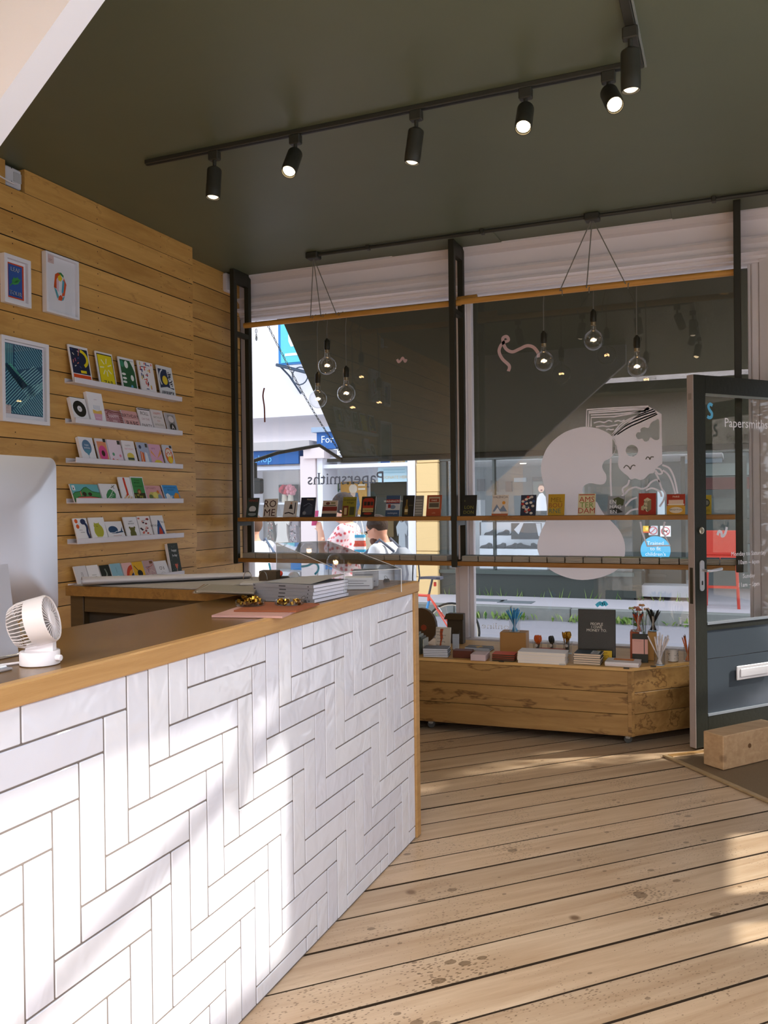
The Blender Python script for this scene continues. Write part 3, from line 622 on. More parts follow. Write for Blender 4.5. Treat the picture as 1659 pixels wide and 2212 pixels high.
B().sphere((-.052, -.0, .052), .011, mat('#d8452c', .4), 10).build('knob', parent=td, smooth=True)
for i in range(2):
    quadslab('paper_pad', [(622, 1262 - i), (752, 1266 - i), (745, 1252), (630, 1249)], CT + .038 + i * .008 if False else CT + .0012 + i * .008, .007, mat(('#c9c8cc', '#dedde2')[i], .7), ('pale grey pad of paper behind the magazines', 'white pad of paper on the grey pad')[i], 'paper pad')
# ================================================================== things on the timber wall
def wallX(y, z, lean=0.0, x=XL):   # local x -> +Y, local y -> up, local z -> out of the wall
    a = R(lean); return Matrix(((0, -math.sin(a), math.cos(a), x), (1, 0, 0, y), (0, math.cos(a), math.sin(a), z), (0, 0, 0, 1)))
m_fglass = glass('frame_glass', (1, 1, 1), .03)
def frame(px, art_shapes, label, inner, fw=.016):
    (xa, ya), (xb, yb) = px      # top-left and bottom-right corners of the front
    A = U(xa, ya, 0, XL + .03); C_ = U(xb, yb, 0, XL + .03); w = C_.y - A.y; h = A.z - C_.z
    X = wallX(A.y, C_.z, 0, XL + .004); root = empty('framed_print', (XL + .004, A.y + w / 2, C_.z), label=label, cat='picture')
    mf = mat('#e9e6ea', .4)
    b = B()
    b.prism([(0, 0), (w, 0), (w - fw, fw), (fw, fw)], 0, .03, mf, X).prism([(w, 0), (w, h), (w - fw, h - fw), (w - fw, fw)], 0, .03, mf, X).prism([(w, h), (0, h), (fw, h - fw), (w - fw, h - fw)], 0, .03, mf, X).prism([(0, h), (0, 0), (fw, fw), (fw, h - fw)], 0, .03, mf, X)
    b.build('frame', parent=root, world=True)
    B().box(fw, w - fw, fw, h - fw, 0, .010, pm('#f0eef2'), X).build('backing', parent=root, world=True)
    b = B(); art(b, w, h, art_shapes, X, z=.0105); b.build('print', parent=root, world=True)
    B().box(fw, w - fw, fw, h - fw, .020, .022, m_fglass, X).build('glazing', parent=root, world=True)
    return root
leaf = [('r', .20, .14, .82, .86, '#d5491f'), ('r', .24, .17, .76, .83, '#2f5aa8'), ('t', 'LEAF', .50, .74, .085, {'b': .02, 'fit': .46}, '#e8ecf4'), ('t', 'LEAF', .485, .735, .085, {'b': .005, 'fit': .46}, '#1d2a3e'),
        ('p', [(.28, .36), (.38, .43), (.46, .42), (.60, .46), (.70, .56), (.62, .57), (.58, .60), (.50, .56), (.44, .58), (.40, .53), (.36, .50), (.38, .46), (.30, .40)], '#3f9a4e'), ('p', [(.44, .46), (.56, .48), (.64, .54), (.54, .53)], '#2c7a3c'),
        ('t', 'TOUR', .50, .25, .085, {'b': .02, 'fit': .48}, '#e8ecf4'), ('t', 'TOUR', .485, .245, .085, {'b': .005, 'fit': .48}, '#1d2a3e')]
frame([(8, 545), (67, 667)], leaf, 'small white framed blue poster lettered with a green leaf', None, .02)
cr = [('p', [(.42, .72), (.52, .74), (.60, .70), (.60, .66), (.50, .70)], '#3c8a4a'), ('p', [(.34, .68), (.42, .72), (.50, .70), (.40, .62), (.38, .44), (.30, .46)], '#d9571f'), ('p', [(.38, .60), (.46, .66), (.44, .40), (.38, .42)], '#e7c3cf'), ('p', [(.42, .66), (.50, .70), (.56, .64), (.50, .58), (.43, .60)], '#f2d21f'), ('p', [(.60, .66), (.68, .56), (.62, .36), (.54, .34), (.56, .52)], '#e05a2a'), ('p', [(.56, .62), (.62, .60), (.58, .40), (.53, .40)], '#52a8bd'),
      ('p', [(.30, .46), (.38, .42), (.44, .32), (.40, .28)], '#58a9b8'), ('p', [(.44, .32), (.50, .36), (.56, .32), (.52, .26), (.42, .26)], '#e2562a'), ('p', [(.56, .32), (.62, .36), (.58, .28), (.52, .26)], '#58a9b8'), ('r', .10, .84, .30, .97, '#dcbfba'), ('r', .15, .90, .25, .905, '#8a5a55'), ('r', .15, .88, .23, .885, '#8a5a55')]
frame([(98, 541), (171, 692)], cr, 'white framed print of a faceted coloured crystal', None, .012)
ln = [('r', .09, .10, .91, .93, '#2b5a76')]
def hatch(poly, ang, step, c, wd):
    out = []; ca, sa = math.cos(R(ang)), math.sin(R(ang)); vs = [(-sa * x + ca * y) for x, y in poly]
    k = min(vs)
    while k < max(vs):
        pts = []
        for i, p in enumerate(poly):
            q = poly[(i + 1) % len(poly)]; dp = -sa * p[0] + ca * p[1] - k; dq = -sa * q[0] + ca * q[1] - k
            if dp * dq < 0: t = dp / (dp - dq); pts.append((p[0] + (q[0] - p[0]) * t, p[1] + (q[1] - p[1]) * t))
        if len(pts) == 2 and math.dist(*pts) > .03: out.append(('l', pts, wd, c))
        k += step
    return out
ln += hatch([(.09, .70), (.30, .60), (.30, .92), (.09, .92)], 90, .035, '#7fd0cd', .012)
ln += hatch([(.31, .62), (.90, .72), (.90, .92), (.31, .92)], -38, .035, '#8ccfdc', .012)
ln += hatch([(.28, .52), (.70, .72), (.90, .62), (.90, .42), (.60, .30)], 30, .034, '#a4dde0', .012)
ln += hatch([(.10, .28), (.10, .60), (.20, .62), (.52, .44), (.90, .52), (.90, .44), (.40, .18), (.12, .18)], 34, .034, '#94d6da', .012)
ln += [('p', [(.09, .66), (.15, .69), (.58, .46), (.46, .40)], '#29506e')] + [('l', [(.10 + .022 * k, .655 + .008 * k), (.47 + .022 * k, .405 + .012 * k)], .012, '#5fc4a6') for k in range(6)]
ln += hatch([(.20, .11), (.90, .11), (.90, .44), (.62, .36)], -36, .034, '#8fd3da', .012)
ln += [('r', .09, .10, .22, .20, '#ddc6c0'), ('r', .12, .16, .18, .163, '#8a6a62'), ('r', .12, .13, .18, .133, '#8a6a62')]
frame([(2, 722), (107, 920)], ln, 'large white framed print of blue and green diagonal lines', None, .02)
# switch box at the top of the wall
sb = empty('socket_box', (XREC + .03, 3.325, CZ - .12), label='small white electrical box in the notch above the boards', cat='electrical box')
B().box(XREC + .02, XL - .01, 3.275, 3.38, 3.045, 3.145, mat('#d7d5d8', .5), bev=.006).build('cover', parent=sb, world=True)
B().box(XL - .012, XL - .004, 3.325, 3.375, 3.075, 3.125, mat('#b9b9ba', .4), bev=.002).build('plate', parent=sb, world=True)
B().tube([(XL - .004, 3.20, 3.072), (XL + .004, 3.26, 3.060), (XL + .006, 3.31, 3.056), (XL - .004, 3.345, 3.066)], .004, m_white, 6).build('cable', parent=sb, world=True, smooth=True)

# ledges
LED = [2.074, 1.852, 1.633, 1.408, 1.183, 0.935]
m_led = mat('#e4e0e6', .45)
ordn = ['top', 'second', 'third', 'fourth', 'fifth', 'lowest']
for i, z in enumerate(LED):
    r_ = empty('picture_ledge', (XL, 4.14, z), label='thin white ledge for cards, %s of six on the timber wall' % ordn[i], cat='ledge', group='white card ledges')
    B().box(XL, -3.345, 3.655, 4.632, z, z + .006, m_led, bev=.001).build('shelf', parent=r_, world=True)
    B().box(-3.351, -3.345, 3.655, 4.632, z + .006, z + .030, m_led, bev=.001).build('lip', parent=r_, world=True)
    B().box(XL, XL + .004, 3.655, 4.632, z + .006, z + .028, m_led).build('back_rail', parent=r_, world=True)

def gcard(led, x0, x1, xt, yt, base, shapes, label, th=.008):
    z = LED[led] + .007; yrow = {0: 830, 1: 925, 2: 1002, 3: 1085, 4: 1165, 5: 1246}[led]
    A = U(x0, yrow, 0, -3.358).y; C_ = U(x1, yrow, 0, -3.358).y; w = max(C_ - A - .002, .02)
    tz = U(xt, yt, 0, -3.405).z; hv = tz - z; lean = math.degrees(math.atan2(.040, hv)); h = hv / math.cos(R(lean))
    X = wallX(A, z, lean, -3.3585 - 0.0) @ T(0, 0, -th)
    o = B().box(0, w, 0, h, 0, th, pm('#e9e6ea'), X).build('greeting_card', label=label, cat='card', group='greeting cards on the %s ledge' % ordn[led])
    b = B(); art(b, w, h, [('r', .0, .0, 1, 1, base)] + shapes, X, z=th + .0003, dz=.00012); b.build('print', parent=o, world=True)
    return o
def L(p, wd, c): return ('l', p, wd, c)
def E_(x, y, rx, ry, c): return ('e', x, y, rx, ry, c)
def TX(t, x, y, h, c, **k): return ('t', t, x, y, h, k, c)
DK = '#26241c'
arc = lambda cx, cy, rx, ry, a0, a1, n=10: [(cx + rx * math.cos(R(a0 + (a1 - a0) * i / n)), cy + ry * math.sin(R(a0 + (a1 - a0) * i / n))) for i in range(n + 1)]
rc = random.Random(9)
conf = [L([(rc.uniform(.1, .9), rc.uniform(.3, .95))] * 1 + [(0, 0)], .03, '#e58a6a') for _ in range(0)]
for _ in range(12):
    x, y, a = rc.uniform(.1, .6), rc.uniform(.28, .9), rc.uniform(0, 3); conf.append(L([(x, y), (x + .09 * math.cos(a), y + .09 * math.sin(a))], .035, rc.choice(['#e0826a', '#e9d9c8', '#d86a8a', '#4a5a94', '#efe7d2'])))
gcard(0, 160, 202, 150.6, 744.5, '#ece9ec', [('r', .05, .24, .95, .93, '#232a42'), ('r', .05, .02, .95, .22, '#e0521c')] + conf + [L(arc(.5, .66, .38, .22, 80, -60), .12, '#e8d21e'), L([(.45, .30), (.75, .31)], .1, '#e8d21e')], 'navy card with a yellow moon and orange base')
gcard(0, 218, 254.5, 207, 758.5, '#ece9ec', [('r', .05, .02, .95, .95, DK), ('r', .08, .03, .92, .92, '#e6d31c')] + [L([(.5 + .12 * math.cos(R(a)), .58 + .10 * math.sin(R(a))), (.5 + .36 * math.cos(R(a)), .58 + .26 * math.sin(R(a)))], .05, '#f4efc4') for a in (20, 75, 130, 185, 235, 275, 320)] + [TX('ZAP', .5, .13, .14, DK, b=.04, fit=.8)], 'bright yellow card lettered in black under white rays')
gcard(0, 267, 300.5, 254.5, 770, '#ece9ec', [('r', .06, .03, .94, .93, '#2f5f3c'), E_(.45, .80, .12, .11, '#eef0ea'), E_(.72, .42, .1, .09, '#eef0ea'), E_(.20, .50, .13, .035, '#eef0ea'), E_(.22, .38, .13, .035, '#eef0ea'), E_(.20, .27, .13, .035, '#eef0ea'), ('p', [(.7, .92), (.94, .92), (.94, .6), (.85, .75)], '#eef0ea'), E_(.62, .12, .08, .09, '#6aa6cf'), E_(.18, .80, .12, .1, '#3f8a6a')], 'green card with white leaf shapes')
mon_ = []
for _ in range(26):
    x, y = rc.uniform(.08, .9), rc.uniform(.06, .92); hz = rc.random() < .5; c = rc.choice(['#d8442a', '#2c3f7a', '#e6c95a', '#d8442a', '#22253a'])
    mon_.append(('r', x, y, min(.97, x + (.18 if hz else .06)), min(.97, y + (.025 if hz else .10)), c))
gcard(0, 308, 340.7, 297.5, 779, '#efeaea', mon_, 'white card with a scattered red and blue grid of bars')
gcard(0, 349, 381.7, 340.7, 789, '#e4e4e6', [('r', .05, .04, .95, .90, '#2c3650'), ('p', [(.6, .90), (.95, .90), (.95, .35), (.7, .35)], '#dcdfe2'), ('p', [(.05, .04), (.95, .04), (.95, .30), (.5, .36), (.05, .30)], '#dcdfe2'), E_(.42, .56, .17, .14, '#e4c83a'), L(arc(.45, .6, .36, .3, 110, 220), .06, '#dcdfe2')] + [L([(.62 + rc.uniform(0, .3), .40 + k * .05), (.72 + rc.uniform(0, .2), .44 + k * .05)], .05, '#262c38') for k in range(9)] + [L([(.1 + k * .1, .08 + rc.uniform(0, .1)), (.16 + k * .1, .22)], .05, '#262c38') for k in range(8)], 'navy card with a yellow sun and striped foliage')
gcard(1, 163, 196.4, 158.8, 859, '#eeecee', [E_(.5, .56, .42, .33, '#25241c'), E_(.5, .56, .15, .12, '#e6e4e6'), E_(.5, .56, .03, .02, '#25241c'), ('r', .2, .08, .35, .10, '#55534c'), ('r', .45, .08, .75, .10, '#55534c')], 'white card showing a black vinyl record', .022)
gcard(1, 199, 232.3, 196, 847.6, '#f0eef0', [('p', [(.30, .10), (.72, .10), (.80, .36), (.24, .36)], '#dca9c0'), ('p', [(.22, .34), (.80, .34), (.80, .46), (.5, .42), (.22, .46)], '#e8bd5e')] + [L([(.32 + k * .09, .46), (.32 + k * .09, .60)], .02, '#7f98b8') for k in range(5)] + [TX('HAPPY', .5, .78, .035, '#c9a8b4'), TX('birthday', .5, .22, .045, '#f1e2e8')], 'tall white card with a pink birthday cake', .022)
zeb = [L(spline([(rc.uniform(0, .2), k * .1), (.3, k * .1 + .06), (.6, k * .1 - .03), (1, k * .1 + .05)], 3), .04, '#7a4038') for k in range(1, 10)]
gcard(1, 234, 272, 233, 885, '#c9979a', zeb + [('r', .2, .22, .8, .8, '#b9848c'), TX('HAPPY', .5, .62, .2, '#f4e3e8', b=.03, fit=.6), TX('bday', .5, .36, .14, '#f4e3e8', fit=.5)], 'pink zebra striped card with pale lettering')
gcard(1, 272.5, 306.6, 269, 887, '#dba7a4', [TX('BIRTHDAY', .5, .72, .2, '#3a2320', fit=.9), TX('BABE', .52, .28, .3, '#3a2320', b=.02, fit=.75), L([(.05, .52), (.3, .50), (.6, .52), (.95, .49)], .02, '#f0dada')], 'pink card with two lines of dark hand lettering')
gcard(1, 308, 333.7, 300.5, 881.7, '#ece4e6', [TX('ROLL', .5, .78, .16, DK, b=.015, fit=.8), TX('ON THE', .5, .52, .10, '#b88a94', fit=.8), TX('PARTY', .5, .22, .16, '#33302a', fit=.85), ('r', 0, .93, 1, .97, DK)], 'pale card with hand lettered party words, dark border')
gcard(1, 336, 361.6, 330, 885, '#e3dad8', [TX('HAPPY', .5, .84, .12, '#c0563e', b=.01, fit=.8), TX('BIRTHDAY', .5, .66, .09, '#97907e', fit=.75), TX('YOU', .5, .50, .07, '#c0563e'), TX('AMAZING', .5, .33, .1, '#97907e', fit=.8), TX('PERSON', .5, .12, .12, '#c0563e', b=.01, fit=.8)], 'white card with stacked red and olive hand lettering')
gcard(1, 366, 388.7, 359, 892, '#b9b4b6', [('r', .2, .05, .8, .9, '#8f8a88'), E_(.5, .70, .26, .16, '#d9d0d0'), E_(.5, .30, .28, .2, '#2f2e2a'), ('p', [(.35, .2), (.5, .45), (.65, .2), (.5, .28)], '#d9d0d0')], 'grey card with a black and white emblem')
gcard(2, 180.7, 211.8, 173.7, 943.8, '#eceaee', [E_(.48, .62, .32, .28, '#5f7f9e'), ('p', [(.22, .50), (.74, .50), (.5, .26)], '#5a93a8'), L([(.5, .26), (.5, .05)], .02, '#6a7a88'), TX('happy', .48, .70, .07, '#eef2f6'), TX('birthday', .48, .58, .07, '#eef2f6', fit=.5)], 'white card with a blue balloon', .02)
gcard(2, 217, 240.5, 209.5, 947, '#e8dfe2', [('r', .08, .04, .95, .88, '#e0926a'), E_(.5, .40, .38, .32, '#d8538c'), E_(.5, .40, .16, .12, '#3c2a20'), ('r', .7, .86, .95, 1, '#3a3a30')], 'card with a pink ringed doughnut')
gcard(2, 242, 270.7, 237, 950, '#ecd9e4', [E_(.3, .40, .09, .07, '#6aa583'), E_(.8, .35, .08, .06, '#e08aa6'), E_(.2, .16, .08, .06, '#d85a5a'), E_(.5, .14, .1, .06, '#e8a06a'), ('r', .75, .82, .97, .98, '#3a3a30')], 'pale pink card with small bright dots')
gcard(2, 273.7, 300.5, 269.9, 952, '#efe9ea', [TX('HAPPY', .45, .80, .08, '#a89a9a', fit=.6), TX('BIRTHDAY', .5, .66, .08, '#e0a0b0', fit=.7), E_(.5, .36, .28, .14, '#d9c45a'), ('r', .24, .20, .76, .30, '#4d5a48'), ('p', [(.26, .20), (.74, .20), (.68, .06), (.32, .06)], '#dcd9b8')], 'white card with a smiling yellow burger')
gcard(2, 305.7, 329.3, 303, 956, '#a9b4cc', [('p', [(.1, .05), (.45, .05), (.5, .55), (.2, .62)], '#dd6a2a'), L([(.25, .08), (.3, .58)], .05, '#f0e0d0'), ('p', [(.5, .1), (.85, .1), (.8, .55), (.6, .6)], '#e6e6ea'), E_(.25, .8, .12, .08, '#39405a'), ('r', .75, .8, .95, .96, '#4a4336')], 'blue card with an orange striped figure')
gcard(2, 331, 357, 325, 959.5, '#dcaac4', [('p', [(.5, .35), (.1, .6), (.1, .75)], '#e8a55a'), ('p', [(.5, .35), (.95, .8), (.95, .6)], '#e8a55a'), E_(.55, .14, .34, .16, '#e3cc4a'), ('p', [(.5, .35), (.9, .35), (.9, .22)], '#e3a0c8'), TX('party', .35, .82, .08, '#8a5a84')], 'pink card with a yellow lemon face')
gcard(2, 361.6, 381.7, 352, 961, '#c9ccd8', [E_(.5, .52, .4, .36, '#d9702e'), E_(.5, .62, .3, .2, '#e8d8c8'), E_(.55, .34, .24, .16, '#e8c83a'), ('r', .1, .02, .95, .14, '#5a6aa0'), ('r', .7, .86, .95, .98, '#2f2f28')] + [E_(.3 + .15 * k, .6 + .06 * (k % 2), .05, .04, '#c8402e') for k in range(4)], 'card with an orange jar on blue')
gcard(3, 162.7, 222.7, 153.6, 1045.5, '#6fb7bd', [('p', [(0, 0), (1, 0), (1, .52), (.72, .60), (.55, .84), (.45, .80), (.3, .60), (.1, .55), (0, .42)], '#4f9a5c'), ('p', [(0, 0), (1, 0), (1, .16), (0, .16)], '#57805a'), ('p', [(.12, .12), (.95, .12), (.95, .26), (.62, .34), (.18, .30)], '#de6f66'), L([(.12, .13), (.95, .13)], .012, DK), L([(.14, .29), (.62, .33), (.94, .25)], .012, DK), E_(.2, .10, .05, .09, DK), E_(.84, .10, .05, .09, DK), ('r', .04, .65, .14, .92, '#f2f2f2'), ('p', [(.06, .70), (.10, .70), (.09, .88)], DK), E_(.42, .45, .07, .12, '#3a3322'), E_(.62, .45, .07, .10, '#3a3322'), ('r', .28, .35, .31, .6, '#de6f66')] + [L([(0, .42), (.1, .55), (.3, .60), (.45, .80), (.55, .84), (.72, .60), (1, .52)], .012, '#26401f')], 'wide card with a pink car and green hills')
gcard(3, 225, 263.7, 215.7, 1045, '#efeef0', [('p', [(.12, .05), (.35, .06), (.72, .20), (.80, .45), (.72, .62), (.55, .72), (.40, .62), (.25, .40), (.22, .2)], '#3f8a52')] + [L([(.2, .1), (.5, .4), (.72, .66)], .02, '#dfeadd')] + [L([(.3 + k * .08, .22 + k * .08), (.45 + k * .08, .18 + k * .07)], .018, '#dfeadd') for k in range(4)] + [L([(.62, .78), (.85, .92)], .03, '#6a6452'), L([(.70, .92), (.80, .74)], .03, '#6a6452')], 'white card with a large green leaf')
gcard(3, 267, 291.7, 256.7, 1030.6, '#f0eef0', [L([(.45, .98), (.48, .7), (.52, .5), (.54, .28)], .17, '#cf3f22'), L([(.54, .32), (.38, .24)], .12, '#cf3f22')] + [E_(.2 + .09 * k, .14 + .05 * (k % 3), .06, .05, ('#d8a878', '#e6c9a6')[k % 2]) for k in range(8)] + [('r', .1, .03, .8, .045, DK)], 'tall white card with a long red neck')
gcard(3, 292.6, 319.7, 285.6, 1029.7, '#ecebee', [('r', .04, .02, .96, .96, '#3f8a4a'), ('r', .04, .02, .96, .36, '#3a351c'), E_(.5, .42, .16, .10, '#7a4a2a'), E_(.5, .40, .09, .06, '#b98a5a')] + [E_(rc.uniform(.1, .9), rc.uniform(.05, .33), .05, .03, '#8f8a3a') for _ in range(18)] + [TX("IT'S YOUR", .45, .86, .05, '#23401f', b=.01, fit=.6), TX('BIRTHDAY!', .45, .76, .05, '#23401f', b=.01, fit=.6), TX('GO BANANAS!', .5, .62, .05, '#23401f', b=.01, fit=.75)], 'tall green card with a monkey in foliage')
gcard(3, 322, 357, 318.8, 1049, '#dba3a6', [TX("LET'S PARTY", .4, .84, .11, '#8a5258', fit=.7), ('p', [(.1, .02), (.9, .02), (.9, .5), (.7, .66), (.5, .58), (.3, .62), (.12, .4)], '#cfc06a'), E_(.55, .42, .14, .2, '#e6dc7a'), E_(.25, .3, .12, .16, '#6a7a4a'), E_(.8, .28, .12, .2, '#8fa4b8'), E_(.42, .12, .1, .1, '#d87a3a'), E_(.75, .62, .07, .1, '#d87a3a')], 'pink card crowded with party animals')
gcard(3, 360.8, 393, 352, 1048, '#3f92cf', [TX('HAVE A PAWSOME', .48, .86, .09, '#1d3a6a', b=.01, fit=.8), TX('BIRTHDAY', .5, .72, .09, '#1d3a6a', b=.01, fit=.5), ('p', [(.05, .02), (.42, .02), (.36, .40), (.22, .52), (.08, .45)], '#eef0f2'), ('p', [(.95, .02), (.66, .02), (.60, .30), (.68, .48), (.78, .56), (.95, .5)], '#e0952e'), L([(.36, .1), (.46, .38)], .05, '#eef0f2'), L([(.66, .1), (.56, .38)], .05, '#e0952e')], 'blue card with a white cat and orange dog')
gcard(4, 169.9, 199, 162, 1119.7, '#f0eff1', [E_(.18, .88, .12, .09, '#e0622a'), E_(.22, .66, .12, .09, '#e0622a'), E_(.68, .85, .2, .12, '#28345a'), L(spline([(.72, .85), (.9, .65), (.86, .4), (.92, .2), (.86, .05)], 6), .16, '#28345a'), TX('have a', .4, .52, .05, DK), TX('birthday', .5, .42, .05, DK, fit=.5)], 'white card with orange balloons and a navy octopus')
gcard(4, 202.5, 235.8, 199, 1118, '#f0eff1', [E_(.52, .44, .30, .28, '#b3b23c'), E_(.46, .64, .22, .12, '#b3b23c'), ('p', [(.26, .68), (.30, .80), (.38, .74)], '#b3b23c'), ('p', [(.52, .74), (.60, .80), (.62, .68)], '#b3b23c'), L([(.4, .64), (.5, .62)], .02, '#5a5a20'), ('p', [(.3, .2), (.65, .2), (.6, .06), (.36, .06)], '#e6e4cf')], 'white card with a fat olive yellow cat')
gcard(4, 237.5, 274, 232, 1126.7, '#f0eff1', [E_(.38, .56, .28, .2, '#2c4c6e'), ('p', [(.5, .42), (.8, .48), (.95, .72), (.9, .5), (.98, .42), (.78, .40), (.5, .36)], '#2c4c6e'), L([(.12, .42), (.4, .4), (.6, .48)], .025, '#dfe6ee'), ('r', .3, .24, .8, .26, '#c07a7a')], 'white card with a dark blue whale')
gcard(4, 277.7, 305.7, 269, 1117, '#f0eff1', [('p', [(.25, 0), (.75, 0), (.72, .30), (.62, .44), (.38, .44), (.28, .30)], '#6b6a34'), E_(.5, .44, .2, .1, '#6b6a34'), E_(.32, .52, .07, .05, '#6b6a34'), E_(.68, .52, .07, .05, '#6b6a34'), TX('HAPPY', .5, .80, .06, DK), TX('BIRTHDAY', .5, .70, .06, DK, fit=.6)], 'white card with an olive green bear')
gcard(4, 307, 333.7, 303, 1115, '#f0ebea', [E_(rc.uniform(.1, .9), rc.uniform(.06, .94), .09, .04, rc.choice(['#c8564a', '#7a2f34', '#e0a8a0', '#33222a', '#d87a6a'])) for _ in range(20)] + [TX('HAPPY', .5, .8, .05, '#3a4a6a')], 'white card patterned with small red birds')
gcard(4, 336, 362.5, 331, 1113.6, '#eeecec', [('p', [(.22, 0), (.9, 0), (.84, .30), (.62, .76), (.52, .80), (.42, .60), (.3, .3)], '#33588c'), ('p', [(.40, .10), (.74, .10), (.70, .34), (.58, .50), (.46, .34)], '#c8402a'), ('p', [(.36, .0), (.80, .0), (.76, .12), (.38, .12)], '#e9eef2'), TX('BIRTHDAY', .20, .55, .09, DK, rot=65, fit=.6), TX('ATTACK', .80, .70, .09, DK, rot=-60, fit=.5)], 'white card with a blue shark jaws open')
gcard(5, 171, 196.8, 166, 1223, '#d9d7dc', [L([(.45, .05), (.45, .4), (.5, .5), (.5, .7)], .03, '#77757a'), L([(.66, .05), (.66, .4), (.6, .5), (.6, .7)], .03, '#77757a')], 'pale grey card with a drawn bottle')
gcard(5, 198, 222.7, 194.7, 1221, '#efedf0', [('r', .3, .5, .7, .52, '#8a888c'), ('r', .3, .42, .7, .44, '#8a888c')], 'plain white card with two printed lines')
gcard(5, 225, 246.8, 218.3, 1221, '#22271f', [L(spline([(.5, .1), (.4, .3), (.6, .5), (.5, .8)], 5), .12, '#7d8478'), L([(.35, .2), (.6, .6)], .03, '#aab0a4')], 'black card with a sketched grey plant')
gcard(5, 248, 271, 242, 1217.7, '#8fbccb', [L([(.5, .5), (.5, .8)], .02, '#4a6a78'), L(arc(.5, .15, .25, .2, 10, 170), .03, '#b8d8e0')], 'light blue card with a pale arc')
gcard(5, 273.4, 294.3, 267, 1216, '#e6b9b4', [('p', [(1, 0)] + arc(1, 0, r1, r2, 90, 180), c) for r1, r2, c in ((.82, .86, '#cf4526'), (.58, .62, '#e69a34'), (.38, .42, '#2b2e4e'), (.2, .22, '#8f90c0'))], 'pink card with a red and orange rainbow')
gcard(5, 295, 318, 290, 1214, '#e2ae2e', [E_(.55, .34, .24, .2, '#25221a'), L([(.15, .8), (.5, .45)], .05, '#25221a'), L([(.5, .2), (.6, .05)], .06, '#25221a')], 'yellow card with a black bird shape')
gcard(5, 318.8, 341.5, 312.7, 1210.7, '#c4a2a0', [L([(rc.random(), rc.random()) for _ in range(3)], .04, c) for c in ('#8a5f6a', '#e0cfc4', '#6d5a80', '#b56a54', '#e0cfc4')] + [('r', .6, .8, .9, .95, '#7a5230')], 'dusty pink card with thin scattered strokes')
gcard(5, 342.4, 369.5, 335.4, 1212.4, '#eeecee', [TX("O'd", .5, .55, .22, '#2a2826', b=.02), L(arc(.5, .1, .2, .18, 20, 160), .015, '#b0aeb2')], 'white card with big rounded black letters')
gcard(5, 373, 394.9, 362.5, 1174, '#333a34', [TX('happy', .55, .78, .08, '#f0f2f0', b=.02, fit=.8), TX('b-day', .55, .62, .08, '#f0f2f0', b=.02, fit=.75), ('p', [(.4, .34), (.72, .34), (.64, .2), (.5, .2)], '#d0644e'), L([(.57, .2), (.57, .06)], .04, '#e0b0a0')] + [L([(x, y), (x + .03, y + .02)], .02, '#8a948c') for x, y in [(rc.random() * .9, rc.random()) for _ in range(22)]], 'tall dark green card with white lettering and a wine glass', .022)
# ================================================================== ceiling tracks and spotlights
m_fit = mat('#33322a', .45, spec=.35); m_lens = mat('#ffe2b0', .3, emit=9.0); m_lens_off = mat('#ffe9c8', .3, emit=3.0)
tr = empty('lighting_track', (-1.5, 3.57, CZ), label='dark lighting track crossing the ceiling above the counter', cat='track')
B().box(-2.78, -.36, 3.553, 3.588, CZ - .022, CZ, m_fit, bev=.003).build('rail', parent=tr, world=True)
B().box(-2.78, -.36, 3.564, 3.577, CZ - .0235, CZ - .0215, mat('#15150f', .6)).build('slot', parent=tr, world=True)
tr2 = empty('lighting_track', (-.345, 2.6, CZ), label='dark lighting track running back from the corner joint', cat='track')
B().box(-.363, -.327, 1.2, 3.60, CZ - .022, CZ, m_fit, bev=.003).build('rail', parent=tr2, world=True)
B().box(-.325, -.318, 1.2, 3.62, CZ - .010, CZ, mat('#8d8f86', .5)).build('cable', parent=tr2, world=True)
def spot(x, y, tx, ty, label, on, e=14):
    r_ = empty('spotlight', (x, y, CZ - .022), label=label, cat='spotlight', group='black track spotlights')
    B().box(-.028, .028, -.018, .018, -.045, 0, m_fit, bev=.004).build('adapter', parent=r_)
    B().lathe([(.009, -.085), (.009, -.045)], m_fit, 12).build('stem', parent=r_)
    X = T(0, 0, -.082) @ RY(tx) @ RX(ty)
    B().lathe([(0, .004), (.02, .004), (.034, -.006), (.036, -.012), (.036, -.085), (.0365, -.086), (.0365, -.128), (.035, -.150), (.032, -.150), (.032, -.138), (0, -.138)], m_fit, 24, X).build('body', parent=r_, smooth=True)
    B().sphere((0, 0, -.130), .031, m_lens if on else m_lens_off, 16, X, sc=(1, 1, .75)).build('lens', parent=r_, smooth=True)
    l = bpy.data.lights.new('spot_lamp', 'SPOT'); l.energy = e * 1.5; l.spot_size = R(75); l.spot_blend = .8; l.color = (1.0, .80, .55); l.shadow_soft_size = .03
    lo = bpy.data.objects.new('spot_lamp', l); COL.objects.link(lo); lo.parent = r_; lo.matrix_local = X @ T(0, 0, -.162)
spot(-2.367, 3.57, 2, -4, 'spotlight at the far left end of the ceiling track', False)
spot(-1.913, 3.57, -3, -34, 'second spotlight from the left on the ceiling track, glowing', True)
spot(-1.302, 3.57, 9, 0, 'middle spotlight of the ceiling track, tipped to the left', False)
spot(-.807, 3.57, -4, -36, 'glowing spotlight second from the right end of the track', True)
spot(-.464, 3.57, -20, -42, 'brightest spotlight next to the corner of the tracks', True)
spot(-.345, 3.27, 0, 3, 'spotlight hanging below the corner of the two tracks', False)
spot(-.345, 2.72, 22, -38, 'spotlight cut off by the top of the picture', True)
spot(-.345, 1.9, 10, 20, 'spotlight on the rear track behind the viewer', True)

